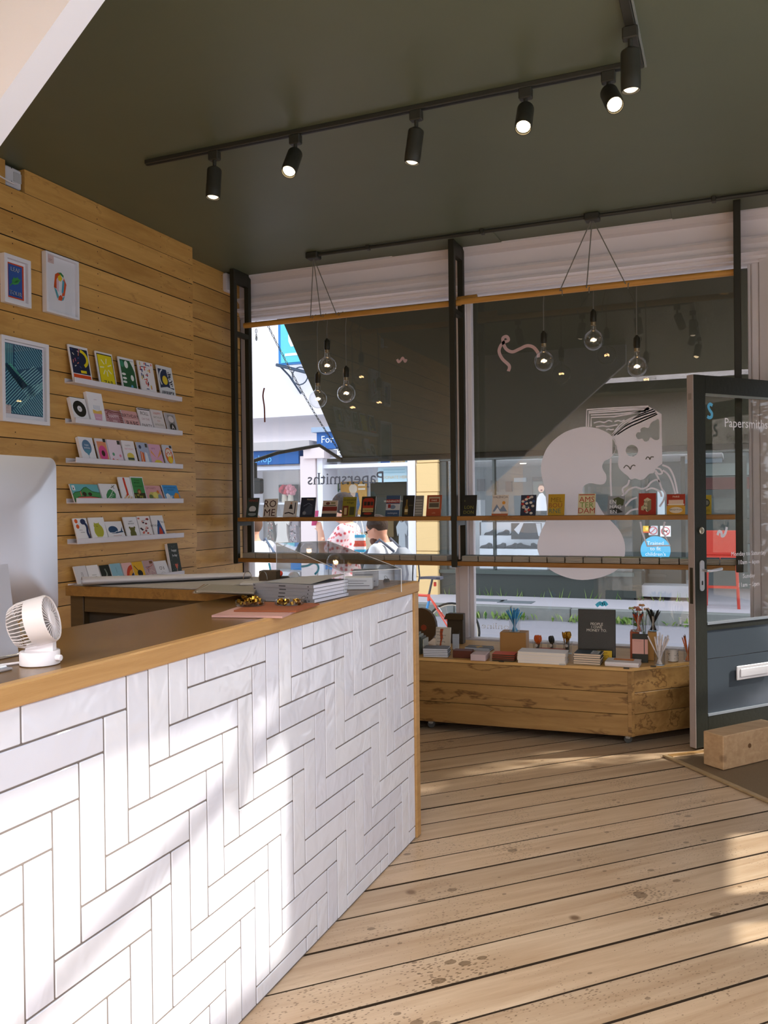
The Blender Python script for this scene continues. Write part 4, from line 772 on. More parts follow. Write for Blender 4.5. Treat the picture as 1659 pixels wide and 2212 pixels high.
# conduit by the window with the two ceiling roses
cdt = empty('conduit', (-1.2, 5.34, CZ), label='thin dark conduit on the ceiling along the window', cat='conduit')
B().tube([(-2.72, 5.34, CZ - .016), (1.1, 5.34, CZ - .016)], .013, m_fit, 10).build('pipe', parent=cdt, world=True, smooth=True)
for x in (-2.73, -.80): B().box(x - .045, x + .045, 5.30, 5.38, CZ - .045, CZ, m_fit, bev=.006).build('ceiling_rose', parent=cdt, world=True)
for x in (-2.31, -1.5, -.10): B().box(x - .012, x + .012, 5.318, 5.362, CZ - .032, CZ, m_fit, bev=.003).build('saddle', parent=cdt, world=True)

# ================================================================== hanging steel frame, poles and shelves
PX = (-3.462, -1.745, 0.024)
fm = empty('hanging_shelf_unit', (-1.72, 5.55, .955), label='black steel shelf uprights hanging from the ceiling in front of the window', cat='shelf unit')
for x in PX:
    for y in (5.45, 5.65): B().box(x - .02, x + .02, y - .02, y + .02, .955, CZ, m_black, bev=.003).build('post', parent=fm, world=True)
    for z in (.955, 1.235, 2.665, CZ - .10):
        B().box(x - .018, x + .018, 5.47, 5.63, z, z + (.034 if z < 3 else .10), m_black).build('cross_bar', parent=fm, world=True)
m_pole = wood('pole_wood', '#a8742f', '#d19a4c', axis=0, rough=.45, rvar=.05)
for x0, x1, z, nm in ((-3.40, -1.70, 2.742, 'left'), (-1.70, 0.02, 2.748, 'right')):
    B().tube([(x0, 5.50 + (.0 if nm == 'left' else .0), z), (x1, 5.50, z)], .0205, m_pole, 14).build('wooden_pole', label='round wooden pole across the %s half of the window' % nm, cat='pole', smooth=True)
B().tube([(-1.74, 5.545, 2.775), (-1.60, 5.545, 2.778)], .0205, m_pole, 14).build('wooden_pole', label='short wooden pole end beside the middle post', cat='pole', smooth=True)
m_shelf = wood('shelf_wood', '#87561f', '#b07c3a', axis=0, rough=.5, rvar=.08, stain='#5a3510', stain_w=.02, stain_amt=.4)
S1, S2 = 1.298, .994
for z, nm in ((S1, 'upper'), (S2, 'lower')):
    for x0, x1, sd in ((-3.44, -1.767, 'left'), (-1.723, .002, 'right')):
        B().box(x0, x1, 5.43, 5.67, z - .029, z, m_shelf, bev=.002).build('shelf_board', label='%s wooden shelf in the %s half of the window' % (nm, sd), cat='shelf')

# ================================================================== pendants
m_bulb = glass('bulb_glass', (.97, .97, .96), .05, .0, 1.6); m_fil = mat('#ffc98a', .4, emit=40.0); m_cab = mat('#6c6a62', .7)
def pendant(rx, x, z, wx, label):
    y = 5.5; r_ = empty('pendant_lamp', (x, y, z), label=label, cat='lamp', group='globe pendant lamps')
    top = z + .066 + .125; b = B()
    zd = 2.742 + .021
    dn = [(rx + (x - rx) * 0.02, 5.34, CZ - .04), (wx, y - .0225, zd - .02), (wx + .004, y + .0, zd + .002), (wx + .008, y + .0225, zd - .021), (wx + .012, y + .002, zd - .045), (wx + .016, y - .0225, zd - .02), ((wx + x) / 2 + .01, y, zd + .002), (x, y + .0225, zd - .02), (x, y + .012, zd - .045), (x, y, zd - .10), (x, y, top)]
    b.tube(dn, .0035, m_cab, 6).build('cable', parent=r_, world=True)
    s_ = B().lathe([(0, .13), (.008, .13), (.012, .122), (.020, .112), (.021, .065), (.019, .050), (0, .050)], m_black, 16, T(0, 0, .066)).build('bulb_holder', parent=r_, smooth=True)
    B().tube([(.020, 0, .150), (.027, 0, .165), (.026, 0, .180), (.012, 0, .188)], .0013, m_fit, 5).build('switch_loop', parent=s_)
    pr = [(.0001, -.066)] + [(.066 * math.sin(R(a)), -.066 * math.cos(R(a))) for a in range(12, 150, 12)] + [(.024, .062), (.018, .072), (.0165, .095), (.0165, .115)]
    g = B(); g.caps = False; g.lathe(pr, m_bulb, 28).build('bulb', parent=r_, smooth=True)
    B().lathe([(.0165, .095), (.0165, .114), (.010, .114), (.010, .095)], mat('#9a8a6a', .4, metal=.8), 16).build('bulb_cap', parent=r_)
    B().lathe([(.006, .0), (.0035, .05), (.006, .095)], m_bulb, 10).build('stem', parent=r_)
    fi = B()
    fi.tube([(.016 * math.cos(t), .016 * math.sin(t), .004 * math.sin(3 * t)) for t in [2 * math.pi * i / 18 for i in range(18)]], .0022, m_fil, 6, closed=True)
    for a in (0, 2.1, 4.2): fi.tube([(.003 * math.cos(a), .003 * math.sin(a), .012), (.016 * math.cos(a), .016 * math.sin(a), 0)], .001, m_fil, 4)
    fi.build('filament', parent=r_)
pendant(-2.73, -2.711, 2.390, -2.745, 'highest clear globe bulb of the left window cluster')
pendant(-2.73, -2.562, 2.181, -2.62, 'right globe bulb of the left window cluster')
pendant(-2.73, -2.789, 2.154, -2.83, 'lowest clear globe bulb, nearest the timber wall')
pendant(-.80, -.823, 2.413, -.86, 'highest clear globe bulb of the right window cluster')
pendant(-.80, -1.141, 2.304, -1.03, 'left globe bulb of the right window cluster')
pendant(-.80, -.558, 2.225, -.62, 'lowest globe bulb of the cluster above the open door')

# ================================================================== books on the upper shelf
m_acr = glass('acrylic', (.92, .94, .94), .04, .02, 1.2)
def sbook(x0, x1, yt, base, shapes, label, yb=1117.0, edge='#cfc9bf'):
    A = U(x0, yb, 1, 5.475).x; C_ = U(x1, yb, 1, 5.475).x; w = C_ - A; hv = U((x0 + x1) / 2, yt, 1, 5.50).z - S1
    lean = math.degrees(math.atan2(.034, hv)); h = hv / math.cos(R(lean)); a = R(lean)
    X = Matrix(((1, 0, 0, A), (0, math.sin(a), -math.cos(a), 5.476), (0, math.cos(a), math.sin(a), S1 + .0015), (0, 0, 0, 1)))
    o = B().box(0, w, 0, h, -.008, 0, pm(edge), X, bev=.0008).build('guide_book', label=label, cat='book', group='guide books on the upper window shelf')
    b = B(); art(b, w, h, [('r', 0, 0, 1, 1, base)] + shapes, X, z=.0004, dz=.00015); b.build('cover', parent=o, world=True)
    st = B()
    zt = S1 + hv * .86
    st.add([(A + .006, 5.496, S1 + .001), (C_ - .006, 5.496, S1 + .001), (C_ - .006, 5.528, zt), (A + .006, 5.528, zt), (A + .006, 5.585, S1 + .001), (C_ - .006, 5.585, S1 + .001)], [(0, 1, 2, 3), (3, 2, 5, 4)], m_acr)
    st.build('book_stand', label='clear stand behind the ' + ' '.join(label.replace(' on the upper shelf', '').split()[:9]), cat='stand', group='clear book stands')
W_ = '#efece4'
sbook(531, 556, 1076, '#3d4a46', [TX('VENICE', .5, .86, .12, '#b04a3a', b=.02, fit=.8), E_(.5, .42, .3, .16, '#d5dadb'), E_(.5, .16, .34, .1, '#8f9a9a'), ('r', .2, .22, .8, .3, '#2a3230')], 'dark teal book with a white cloud, first by the timber wall')
sbook(567.3, 596, 1078, '#ddd6cb', [TX('RO', .45, .74, .40, '#3f2320', b=.07, fit=.88), TX('ME', .47, .26, .40, '#3f2320', b=.07, fit=.9)], 'white book with big brown letters on the upper shelf')
sbook(610.7, 638.8, 1082.6, '#d9d7d2', [('p', [(.38, .5), (.68, .5), (.60, .78), (.46, .78)], '#2f2f36'), E_(.54, .86, .07, .06, '#c9987a'), L([(.1, .22), (.4, .28), (.8, .18)], .08, '#2f2f36'), ('r', .82, .2, .9, .9, '#55565c')], 'pale book with a dark figure on the upper shelf')
sbook(646.8, 678.7, 1075, '#2a3040', [TX('Havana', .62, .90, .09, '#d8d2b8', fit=.55), ('p', [(.15, .1), (.8, .12), (.85, .5), (.6, .62), (.3, .4)], '#454d5c'), E_(.3, .2, .12, .09, '#8a8f98'), L([(.2, .55), (.55, .7), (.8, .58)], .04, '#70788a')], 'navy blue book with a car drawing on the upper shelf')
sbook(694, 726, 1081.8, '#c9b9a6', [('r', 0, .36, 1, .62, '#7e2f28'), ('r', 0, 0, 1, .2, '#3b3f44'), ('r', .1, .66, .9, .72, '#5a5a4a'), E_(.35, .82, .14, .09, '#6b3a2e'), ('r', .55, .78, .85, .9, '#8a8258')], 'cream book with a dark red band on the upper shelf')
sbook(737.7, 767.3, 1074, '#8d8427', [TX('Greenwich', .5, .86, .11, '#24221a', b=.01, fit=.9), TX('Village', .55, .72, .11, '#24221a', b=.01, fit=.75), ('r', .05, .05, .45, .55, '#6d3322'), ('r', .15, .1, .35, .45, '#c9b27a'), ('r', .55, .08, .9, .5, '#4a4a2a')], 'mustard yellow book with a doorway on the upper shelf')
sbook(778.5, 808.6, 1073, '#2f2a24', [('r', .1, .42, .9, .82, '#9c3320'), ('p', [(.08, .82), (.92, .82), (.75, .92), (.25, .92)], '#9c3320'), ('r', .18, .55, .38, .74, '#2a221c'), ('r', .42, .55, .62, .74, '#2a221c'), ('r', .66, .55, .84, .74, '#2a221c'), ('r', .12, .22, .88, .42, '#b9a46a'), TX('SAN FRANCISCO', .5, .31, .08, '#33240f', b=.01, fit=.7), E_(.5, .14, .3, .06, '#9c3320')], 'dark book with a red tram on the upper shelf')
sbook(832, 861.8, 1071, '#39506e', [('r', 0, .64, 1, .82, '#8b2c2a'), TX('WASHINGTON', .5, .73, .1, '#eae6dc', b=.01, fit=.9), ('r', 0, .30, 1, .6, '#b9bcc0'), E_(.5, .45, .2, .1, '#6a7a90'), ('r', .15, .40, .35, .58, '#8b2c2a'), TX('washington', .5, .16, .08, '#c9ccd4', fit=.7)], 'blue book with a red banner on the upper shelf')
sbook(867.7, 892.8, 1070.5, '#23211b', [('p', [(.2, .08), (.5, .08), (.5, .4), (.42, .55), (.42, .8), (.3, .8), (.3, .55), (.2, .4)], '#7a6026'), ('r', .22, .2, .48, .34, '#c9b88a'), ('r', .56, .5, .9, .54, '#55503a')], 'black book with a gold bottle on the upper shelf')
sbook(894, 912.5, 1071, '#7d7a70', [('r', .1, .1 + k * .13, .9, .15 + k * .13, '#a8a498') for k in range(6)], 'narrow grey book beside the black one')
sbook(920, 952, 1070, '#a3492a', [('r', .12, .35, .88, .92, '#b5a88a'), ('r', .18, .66, .82, .84, '#8f3f24'), ('r', .18, .42, .82, .62, '#5b5140'), TX('PARIS', .5, .75, .08, '#efe3c8', fit=.4), TX('cafe', .5, .16, .08, '#d9a27a')], 'rust orange book with a shop front, last of the left shelf')
yb2 = 1114.5
sbook(995.8, 1028, 1070, '#23221c', [TX('LON', .5, .42, .16, '#8a8432', fit=.75, ls=1.3), TX('DON', .5, .18, .16, '#8a8432', fit=.75, ls=1.3), E_(.2, .72, .05, .04, '#5a5632')], 'black book with olive letters on the upper shelf', yb2)
sbook(1061.6, 1096.7, 1069.7, '#d9cfc3', [TX('VALENCIA', .5, .90, .11, '#4a3a34', b=.02, fit=.9), E_(.72, .62, .1, .08, '#e09a3a'), ('p', [(.05, .2), (.3, .55), (.5, .3), (.7, .5), (.95, .2)], '#7f8fa6'), ('p', [(.1, .1), (.35, .4), (.6, .1)], '#e8e8ea'), ('r', 0, 0, 1, .1, '#b0643a')], 'cream book with mountains and an orange sun', yb2)
sbook(1123.7, 1157, 1069.7, '#2b2f3e', [E_(rc.uniform(.12, .88), rc.uniform(.1, .92), .1, .06, rc.choice(['#a8342a', '#c9bfb2', '#a8342a', '#39507a', '#d8cfc0'])) for _ in range(22)], 'navy book patterned with red and white figures', yb2)
sbook(1183, 1218.8, 1068, '#b58f22', [TX('MEL', .5, .74, .22, '#7d5a16', b=.01, fit=.7), TX('BOU', .45, .48, .22, '#8d4f24', fit=.7), TX('RNE', .42, .22, .22, '#4f6a5a', b=.01, fit=.6)], 'golden yellow book with tall letters', yb2)
sbook(1248, 1285.5, 1067, '#cfc39a', [TX('AMS', .5, .74, .26, '#a83f2e', b=.03, fit=.85), TX('TER', .5, .48, .26, '#6f8a3a', b=.03, fit=.85), TX('DAM', .5, .22, .26, '#a83f2e', b=.03, fit=.85), ('r', .05, .93, .95, .97, '#a83f2e')], 'cream book with red and green block letters', yb2)
sbook(1312, 1349.6, 1072, '#8d9095', [('p', [(.3, .85), (.6, .95), (.95, .8), (.9, .5), (.6, .45)], '#4a5234'), ('p', [(.1, .3), (.5, .4), (.9, .15), (.5, .08)], '#2e2f2c'), TX('EN', .3, .70, .2, '#eceef0', fit=.45), TX('HAG', .45, .44, .2, '#eceef0', fit=.75), TX('EN', .35, .18, .2, '#eceef0', fit=.45)], 'grey book with white letters over dark shapes', yb2)
sbook(1379, 1417, 1066, '#a3301f', [('p', [(.30, .70), (.5, .80), (.72, .70), (.72, .25), (.5, .12), (.30, .3)], '#cfc6a2'), ('p', [(.5, .62), (.72, .70), (.72, .25), (.5, .12)], '#8d8462'), ('p', [(.15, .38), (.3, .46), (.3, .2), (.15, .22)], '#b8ae86'), TX('BE', .40, .60, .12, '#2a2018', b=.02), TX('RL', .42, .42, .12, '#2a2018', b=.02), TX('IN', .44, .24, .12, '#2a2018', b=.02)], 'red book with stacked block letters', yb2)
sbook(1440, 1480, 1068, '#a8361f', [TX('PARIS', .5, .88, .09, '#efe0c8', b=.02, fit=.5), ('r', .1, .52, .9, .72, '#e6c9b0'), ('p', [(0, .0), (1, .0), (1, .42), (.5, .52), (0, .42)], '#d9a436'), E_(.5, .22, .36, .15, '#eadfca'), TX('BRIGHTON', .5, .24, .08, '#4a3420', fit=.6), ('r', .05, .46, .95, .52, '#efe3d2')], 'red and yellow book next to the open door', yb2)
sbook(1486, 1503, 1070, '#c46a22', [('r', .1, .1, .9, .5, '#e0a83a')], 'orange book hidden by the door edge', yb2)
sbook(1520, 1537, 1070, '#b9a02e', [E_(.4, .6, .4, .2, '#4a4a3a'), E_(.4, .6, .25, .12, '#8a8a80'), TX('VIS', .5, .2, .12, '#6a5a20')], 'yellow book seen through the door glass', yb2)

# slim notebooks stacked along the lower shelf
rb = random.Random(12); pool = {}
NTH = ['first', 'second', 'third', 'fourth', 'fifth', 'sixth', 'seventh', 'eighth', 'ninth', 'tenth', 'eleventh', 'twelfth', 'thirteenth', 'fourteenth', 'fifteenth']
def slim(top, x, k, side, i):
    key = top
    if key not in pool:
        o = B().box(-.0545, .0545, -.075, .075, .0008, .0080, pm('#b3aa9a'), bev=.001).build('notebook', loc=(x, 5.53, S2), label='x', cat='notebook')
        B().box(-.055, .055, -.0755, .0755, .0082, .0090, pm(top)).build('cover', parent=o); pool[key] = o; o['used'] = 1
    else: o = copy_tree(pool[key])
    o.location = (x + rb.uniform(-.001, .001), 5.53 + rb.uniform(-.003, .003), S2 + .001 + k * .0091)
    o['label'] = '%s slim notebook in the %s stack from the left, lower %s shelf' % (('bottom', 'second', 'third', 'top')[k], NTH[i], side); o['group'] = 'slim notebooks on the lower %s shelf' % side
for side, x0, n in (('left', -3.362, 14), ('right', -1.645, 15)):
    for i in range(n):
        x = x0 + i * .1155; tc_ = rb.choice(['#7d8a86', '#8d8a7c', '#6f7f86', '#908a78']) if side == 'left' or i < 7 else ['#6d7466', '#8f9a4a', '#9a9c5a', '#7f8a66', '#6d9a86', '#7fb0a0', '#5f7f9a', '#6a86a8'][i - 7]
        for k in range(4): slim(tc_ if k == 3 else '#8d867a', x, k, side, i)
for o in pool.values(): del o['used']
# ================================================================== low display unit on castors
DT = .442
m_disp = wood('display_wood', '#856033', '#b08a52', stain='#4f300f', axis=0, rough=.5, rvar=.10, stain_w=.022, stain_amt=.75, knots=.4, sscale=1.5, mask=(.34, .46))
m_dtop = wood('display_top', '#b98a4c', '#d9b273', axis=0, rough=.45, rvar=.02)
DA = Vector((-.546, 4.927, 0)); dl = Vector((-.9983, -.0576, 0)); DE = DA + Vector((.69, .724, 0)) * .70; DL = DA + dl * 2.25
du = empty('display_unit', (-1.5, 5.2, 0), label='low timber display unit on castors under the window', cat='display unit')
poly = [(DL.x, DL.y), (DA.x, DA.y), (DE.x, DE.y), (DE.x - .06, 5.60), (DL.x, 5.60)]
B().prism([(x * .985 - .02, 5.25 + (y - 5.25) * .96) for x, y in poly], .06, DT - .018, m_gloom).build('carcass', parent=du, world=True)
B().prism(poly, DT - .017, DT, m_dtop).build('top_board', parent=du, world=True)
def face(P, D, length, n, rows):
    X = Matrix(((D.x, n.x, 0, P.x), (D.y, n.y, 0, P.y), (0, 0, 1, 0), (0, 0, 0, 1)))
    for z0, z1 in rows: B().box(.02, length - .002, -.018, 0, z0 + .0015, z1 - .0015, m_disp, X, bev=.0015).build('cladding_board', parent=du, world=True, loc=tuple(P + D * length / 2 + Vector((0, 0, z0))))
    B().box(0, .02, -.018, .001, .055, DT - .018, m_disp, X).build('corner_post', parent=du, world=True)
rows = [(.055, .179), (.179, .301), (.301, .424)]
face(DA, dl, 2.25, Vector((.0576, -.9983, 0)), rows)
dr = Vector((.69, .724, 0)).normalized(); face(DA, dr, .70, Vector((dr.y, -dr.x, 0)), rows)
for p in (DA + Vector((-.03, .07, 0)), DA + dl * 1.2 + Vector((0, .07, 0)), DA + dl * 2.15 + Vector((0, .07, 0)), Vector((-1.8, 5.52, 0)), Vector((-.35, 5.50, 0))):
    cb = B().lathe([(0, -.009), (.022, -.009), (.024, -.006), (.024, .006), (.022, .009), (0, .009)], mat('#4a4a46', .5), 16, T(p.x, p.y, .025) @ RX(90) @ RY(20)); cb.build('castor_wheel', parent=du, world=True)
    B().box(p.x - .014, p.x + .014, p.y - .018, p.y + .014, .028, .062, mat('#c9c7c0', .4), bev=.004).build('castor_fork', parent=du, world=True)

# ---- goods on the display
dk_ = DT + .0012
DXv = Vector((.9983, .0576, 0)); DYv = Vector((-.0576, .9983, 0))
def dX(px, py, rz=0.0, z=dk_):
    p = U(px, py, 2, z); return Matrix(((DXv.x, DYv.x, 0, p.x), (DXv.y, DYv.y, 0, p.y), (0, 0, 1, z), (0, 0, 0, 1))) @ RZ(rz)
def dw(px0, px1, py, z=dk_): return (U(px1, py, 2, z) - U(px0, py, 2, z)).length
def stack(px0, px1, py, depth, n, th, cov, page, label, rz=0, z=dk_, name='book', group=None, topart=None, cat='book'):
    w = dw(px0, px1, py); X = dX(px0, py, rz); words = {1: ['single'], 2: ['lower', 'upper'], 3: ['bottom', 'middle', 'top'], 4: ['bottom', 'second', 'third', 'top'], 5: ['bottom', 'second', 'middle', 'fourth', 'top']}[n]
    for k in range(n):
        j = RZ(rb.uniform(-1.2, 1.2)); Xk = X @ T(rb.uniform(-.002, .002), rb.uniform(-.002, .002), k * th) @ j
        c = cov[k % len(cov)]
        o = B().box(.001, w - .003, .001, depth - .001, .0012, th - .0014, pm(page), Xk).build(name, label=label % words[k], cat=cat, group=group or label.replace('%s ', '') + ' stack')
        B().box(0, w, 0, depth, 0, .0012, pm(c), Xk).box(0, w, 0, depth, th - .0014, th - .0002, pm(c), Xk).build('cover', parent=o, world=True)
        if topart and k == n - 1:
            b = B(); art(b, w, depth, topart, Xk, z=th, dz=.0001); b.build('cover_print', parent=o, world=True)
def cup(px, py, r, h, label, n, col, ln, tipcol=None, z=dk_, glassy=True, sr=.0035, spread=.5, name='pencil_pot', cat='pot', kind='pencil', hue=0.0):
    p = U(px, py, 2, z); root = empty(name, (p.x, p.y, z), label=label, cat=cat)
    b = B(); b.caps = False
    b.lathe([(0.0, 0), (r * .9, 0), (r, .002), (r, h), (r - .0018, h), (r - .0018, .003), (0, .003)], m_clear if glassy else mat(col, .5), 22).build('pot', parent=root, smooth=True)
    rr_ = random.Random(int(px))
    for k in range(n):
        a = rr_.uniform(0, 6.28); q0 = r * .55 * math.sqrt(rr_.random()); q1 = min(r * .9, q0 + r * spread * rr_.random()); a2 = a + rr_.uniform(-.6, .6); L_ = ln * rr_.uniform(.92, 1.05)
        p0 = Vector((-q0 * math.cos(a), -q0 * math.sin(a), .004)); hz = Vector((q1 * math.cos(a2), q1 * math.sin(a2), h)); d = (hz - p0).normalized(); p1 = p0 + d * L_
        c = col if isinstance(col, str) else col[k % len(col)]
        s_ = B().tube([p0, p1], sr, pm(c), 6)
        if tipcol: s_.tube([p1, p1 + d * .012], [sr, .0008], pm(tipcol), 6)
        s_.build(kind, parent=root)
    return root
# items, left to right
p = U(900, 1398, 2, dk_); X = T(p.x, p.y + .16, dk_) @ RZ(3)
b = B(); b.prism([(.105 * math.cos(R(a)) - .02, .115 + .125 * math.sin(R(a)) * (1.0 if math.sin(R(a)) > 0 else .92)) for a in range(0, 360, 15)], -.02, .02, mat('#4a3418', .45, bump=.15), X, axis='y')
o = b.build('leather_case', label='dark brown rounded leather case at the counter end of the display', cat='case')
B().lathe([(0, .0), (.02, .0), (.02, .003), (0, .003)], mat('#8d3a1c', .4), 14, X @ T(.0, -.0205, .11) @ RX(90)).build('badge', parent=o, world=True)
for k in range(4):
    X = dX(897 + k * 5.2, 1413, 0); hh = .13 - .012 * k
    B().box(0, .011, 0, .10, 0, hh, mat(('#6b6f62', '#8b8f84', '#4c5148', '#9a9c90')[k], .4), X, bev=.002).build('notebook', label=('grey green', 'pale grey', 'dark green', 'light grey')[k] + ' notebook standing upright at the left of the display', cat='notebook', group='upright notebooks')
# cream book standing
w = dw(937, 970, 1397); X = dX(936, 1399, -2) @ RX(-8) @ T(0, .045, 0)
o = B().box(0, w, 0, .014, 0, .135, pm('#dcd5c6'), X, bev=.001).build('book', label='cream book with a red stripe standing on the display', cat='book')
b = B(); art(b, w, .135, [('r', 0, 0, 1, 1, '#cfc6b4'), ('p', [(.30, .92), (.52, .92), (.46, .7), (.5, .5), (.42, .3), (.38, .02), (.28, .02), (.33, .4), (.28, .7)], '#a8481f')] + [('t', t, .08 + len(t) * .03, y, .07, {'serif': True, 'fit': min(.85, len(t) * .075)}, '#3a3630') for t, y in (('DO', .92), ('DESIGN', .77), ('Why beauty', .62), ('is key to', .46), ('everything', .31), ('Alan Moore', .13))], X @ RX(90), z=.0004, dz=.00012); b.build('cover', parent=o, world=True)
p = U(968, 1398, 2, dk_); X = T(p.x, p.y + .18, dk_)
o = B().box(-.055, .055, -.03, .03, 0, .20, mat('#3a2c17', .7), X, bev=.002).build('card_carton', label='dark brown open carton behind the cream book', cat='carton')
B().add([X @ Vector(q) for q in ((-.06, -.032, .20), (.06, -.032, .20), (.068, -.06, .165), (-.068, -.06, .165))], [(0, 1, 2, 3)], mat('#453519', .7)).build('flap', parent=o, world=True)
X = dX(976, 1404, 0); hol = empty('leaflet_holder', tuple(X.translation), label='clear leaflet holder beside the cream book', cat='holder')
B().box(0, .045, 0, .003, 0, .11, m_clear, X).build('front', parent=hol, world=True); B().box(0, .045, .03, .033, 0, .125, m_clear, X).build('back', parent=hol, world=True); B().box(0, .045, .003, .03, 0, .003, m_clear, X).build('base', parent=hol, world=True)
B().box(.003, .042, .008, .022, .004, .10, pm('#c9ced6'), X).build('leaflets', label='wad of pale leaflets in the clear holder', cat='leaflets')
stack(914, 968, 1419, .12, 5, .0105, ['#5f6268', '#4c5056'], '#d3d5da', 'silver edged book, %s of the five by the counter end', rz=6)
X = dX(978, 1421, 2); B().box(0, .115, 0, .08, 0, .045, mat('#5a2a18', .5), X, bev=.002).build('gift_box', label='dark red brown box on the display', cat='box')
stack(1004, 1060, 1404, .10, 2, .009, ['#55616e'], '#c9cdd2', 'blue grey notebook tied with gold ribbon, %s of two', rz=-4, topart=[('r', .0, .45, 1, .55, '#b08a3c'), ('r', .45, 0, .55, 1, '#b08a3c'), E_(.42, .56, .09, .09, '#c9a04a'), E_(.58, .46, .09, .09, '#c9a04a')], name='notebook', cat='notebook')
X = dX(1016, 1427, 0); B().box(0, .092, 0, .13, 0, .038, mat('#c9b4b4', .6), X, bev=.002).build('pink_box', label='plain dusty pink box at the front of the display', cat='box')
stack(1063, 1112, 1428, .11, 4, .0105, ['#6a5a2c', '#b93f1c', '#c2451f', '#c94a22'], '#3a3222', 'red notebook, %s in the pile beside the pink box', rz=2, name='notebook', cat='notebook')
# timber box with the pot of blue pens
X = dX(1080, 1408, 0); B().box(0, .165, 0, .12, 0, .125, mat('#a8793f', .55, var=.08, bscale=14), X, bev=.003).build('wooden_box', label='plain plywood box standing on the display', cat='box')
cup(1112, 1364, .034, .085, 'clear pot of bright blue pens on the plywood box', 22, ['#3f9bd0', '#62b4e0', '#2f86bd'], .145, z=dk_ + .1265)
# scissors pots
def scis(px, py, label, c, n, blade, z=dk_, h=.06, ln=.10):
    p = U(px, py, 2, z); root = empty('scissors_pot', (p.x, p.y, z), label=label, cat='pot')
    b = B(); b.caps = False; r = .031
    b.lathe([(0, 0), (r * .8, 0), (r, h), (r - .002, h), (r * .78, .003), (0, .003)], m_clear, 20).build('pot', parent=root, smooth=True)
    rr_ = random.Random(int(px)); m = mat(c, .4, metal=blade)
    for k in range(n):
        a = 6.28 * k / n; x0, y0 = .016 * math.cos(a), .016 * math.sin(a); X_ = T(x0 * .5, y0 * .5, .006) @ RZ(rr_.uniform(0, 180)) @ RX(rr_.uniform(-9, 9))
        s_ = B(); s_.box(-.004, .004, -.001, .001, 0, ln * .55, mat('#7a7a78', .35, metal=.8), X_)
        for sd in (-1, 1): s_.tube([X_ @ Vector((sd * (.009 + .009 * math.cos(t)), 0, ln * .78 + .019 * math.sin(t))) for t in [2 * math.pi * i / 12 for i in range(12)]], .0032, m, 6, closed=True)
        s_.tube([X_ @ Vector((-.006, 0, ln * .62)), X_ @ Vector((0, 0, ln * .45)), X_ @ Vector((.006, 0, ln * .62))], .003, m, 6)
        s_.build('scissors', parent=root)
    B().lathe([(0, 0), (.009, 0), (.009, .002), (0, .002)], pm('#b9b2a8'), 14, T(0, -r * .95, h * .72) @ RX(90)).build('price_tag', parent=root)
scis(1161, 1410, 'clear pot of orange handled scissors', '#d2601c', 8, 0.0, h=.07, ln=.105)
scis(1192, 1410, 'clear pot of black handled scissors', '#2a2a22', 8, 0.0, h=.07, ln=.10)
scis(1226, 1412, 'clear pot of gold handled scissors', '#b98a2e', 9, .9, h=.075, ln=.14)
X = dX(1157, 1411, 0); B().box(0, .185, 0, .05, 0, .030, mat('#b05024', .55), X, bev=.003).build('pencil_case', label='long terracotta case behind the white notebooks', cat='case')
stack(1118, 1222, 1431, .13, 4, .0165, ['#ded8d2', '#e9e6e6'], '#e6dccf', 'large white notebook, %s of the pile in the middle', rz=-2, name='notebook', cat='notebook')
# framed sign
X = dX(1247, 1422, 0) @ T(0, .035, 0) @ RX(-7); w = dw(1247, 1327, 1420); hS = .292
sg = B().box(0, w, 0, .014, 0, hS, mat('#1f1e17', .5, spec=.3), X, bev=.001).build('notepad', label='large black wrapped notepad with white lettering about money', cat='notepad')
b = B(); art(b, w, hS, [('r', .015, .01, .985, .985, '#1f1e17')] + [('t', t, .5, y, .055, {'serif': True, 'b': .012, 'fit': f}, '#e9e4d6') for t, y, f in (('PEOPLE', .70, .34), ('I OWE', .635, .26), ('MONEY TO.', .57, .46))], X @ RX(90), z=.0006, dz=.00015); b.build('cover_print', parent=sg, world=True)
B().box(.004, w - .004, -.0036, -.0026, .004, hS - .004, glass('wrap_film', (.98, .98, .98), .02, .12, .5), X).build('wrapping', parent=sg, world=True)
X = dX(1290, 1425, 0) @ RX(-6); b = B().box(0, .085, 0, .004, 0, .055, pm('#d8b022'), X)
o = b.build('yellow_card', label='small yellow card leaning on the black notepad', cat='card'); b = B(); art(b, .085, .055, [('t', 'LISTS', .6, .42, .2, {'b': .03}, '#2a2612'), ('r', .3, .75, .7, .8, '#6a5612'), ('r', .3, .18, .7, .22, '#6a5612')], X @ RX(90)); b.build('card_print', parent=o, world=True)
stack(1239, 1297, 1434, .13, 5, .0125, ['#39424c', '#2f3a44'], '#d9c3a8', 'navy covered notebook, %s of five', rz=-3, name='notebook', cat='notebook', topart=[('r', .05, .05, .95, .95, '#33444c'), ('r', .6, .1, .9, .9, '#c9ced0'), ('r', .66, .3, .84, .4, '#39444a'), ('r', .66, .6, .84, .7, '#39444a')])
stack(1306, 1378, 1438, .14, 4, .006, ['#e4ddda', '#d9b8a8', '#e9e6e6'], '#e9e4e2', 'thin pale jotter, %s of the front corner pile', rz=-4, name='jotter', cat='notebook', topart=[('r', .2, .5, .8, .95, '#e08a2a')])
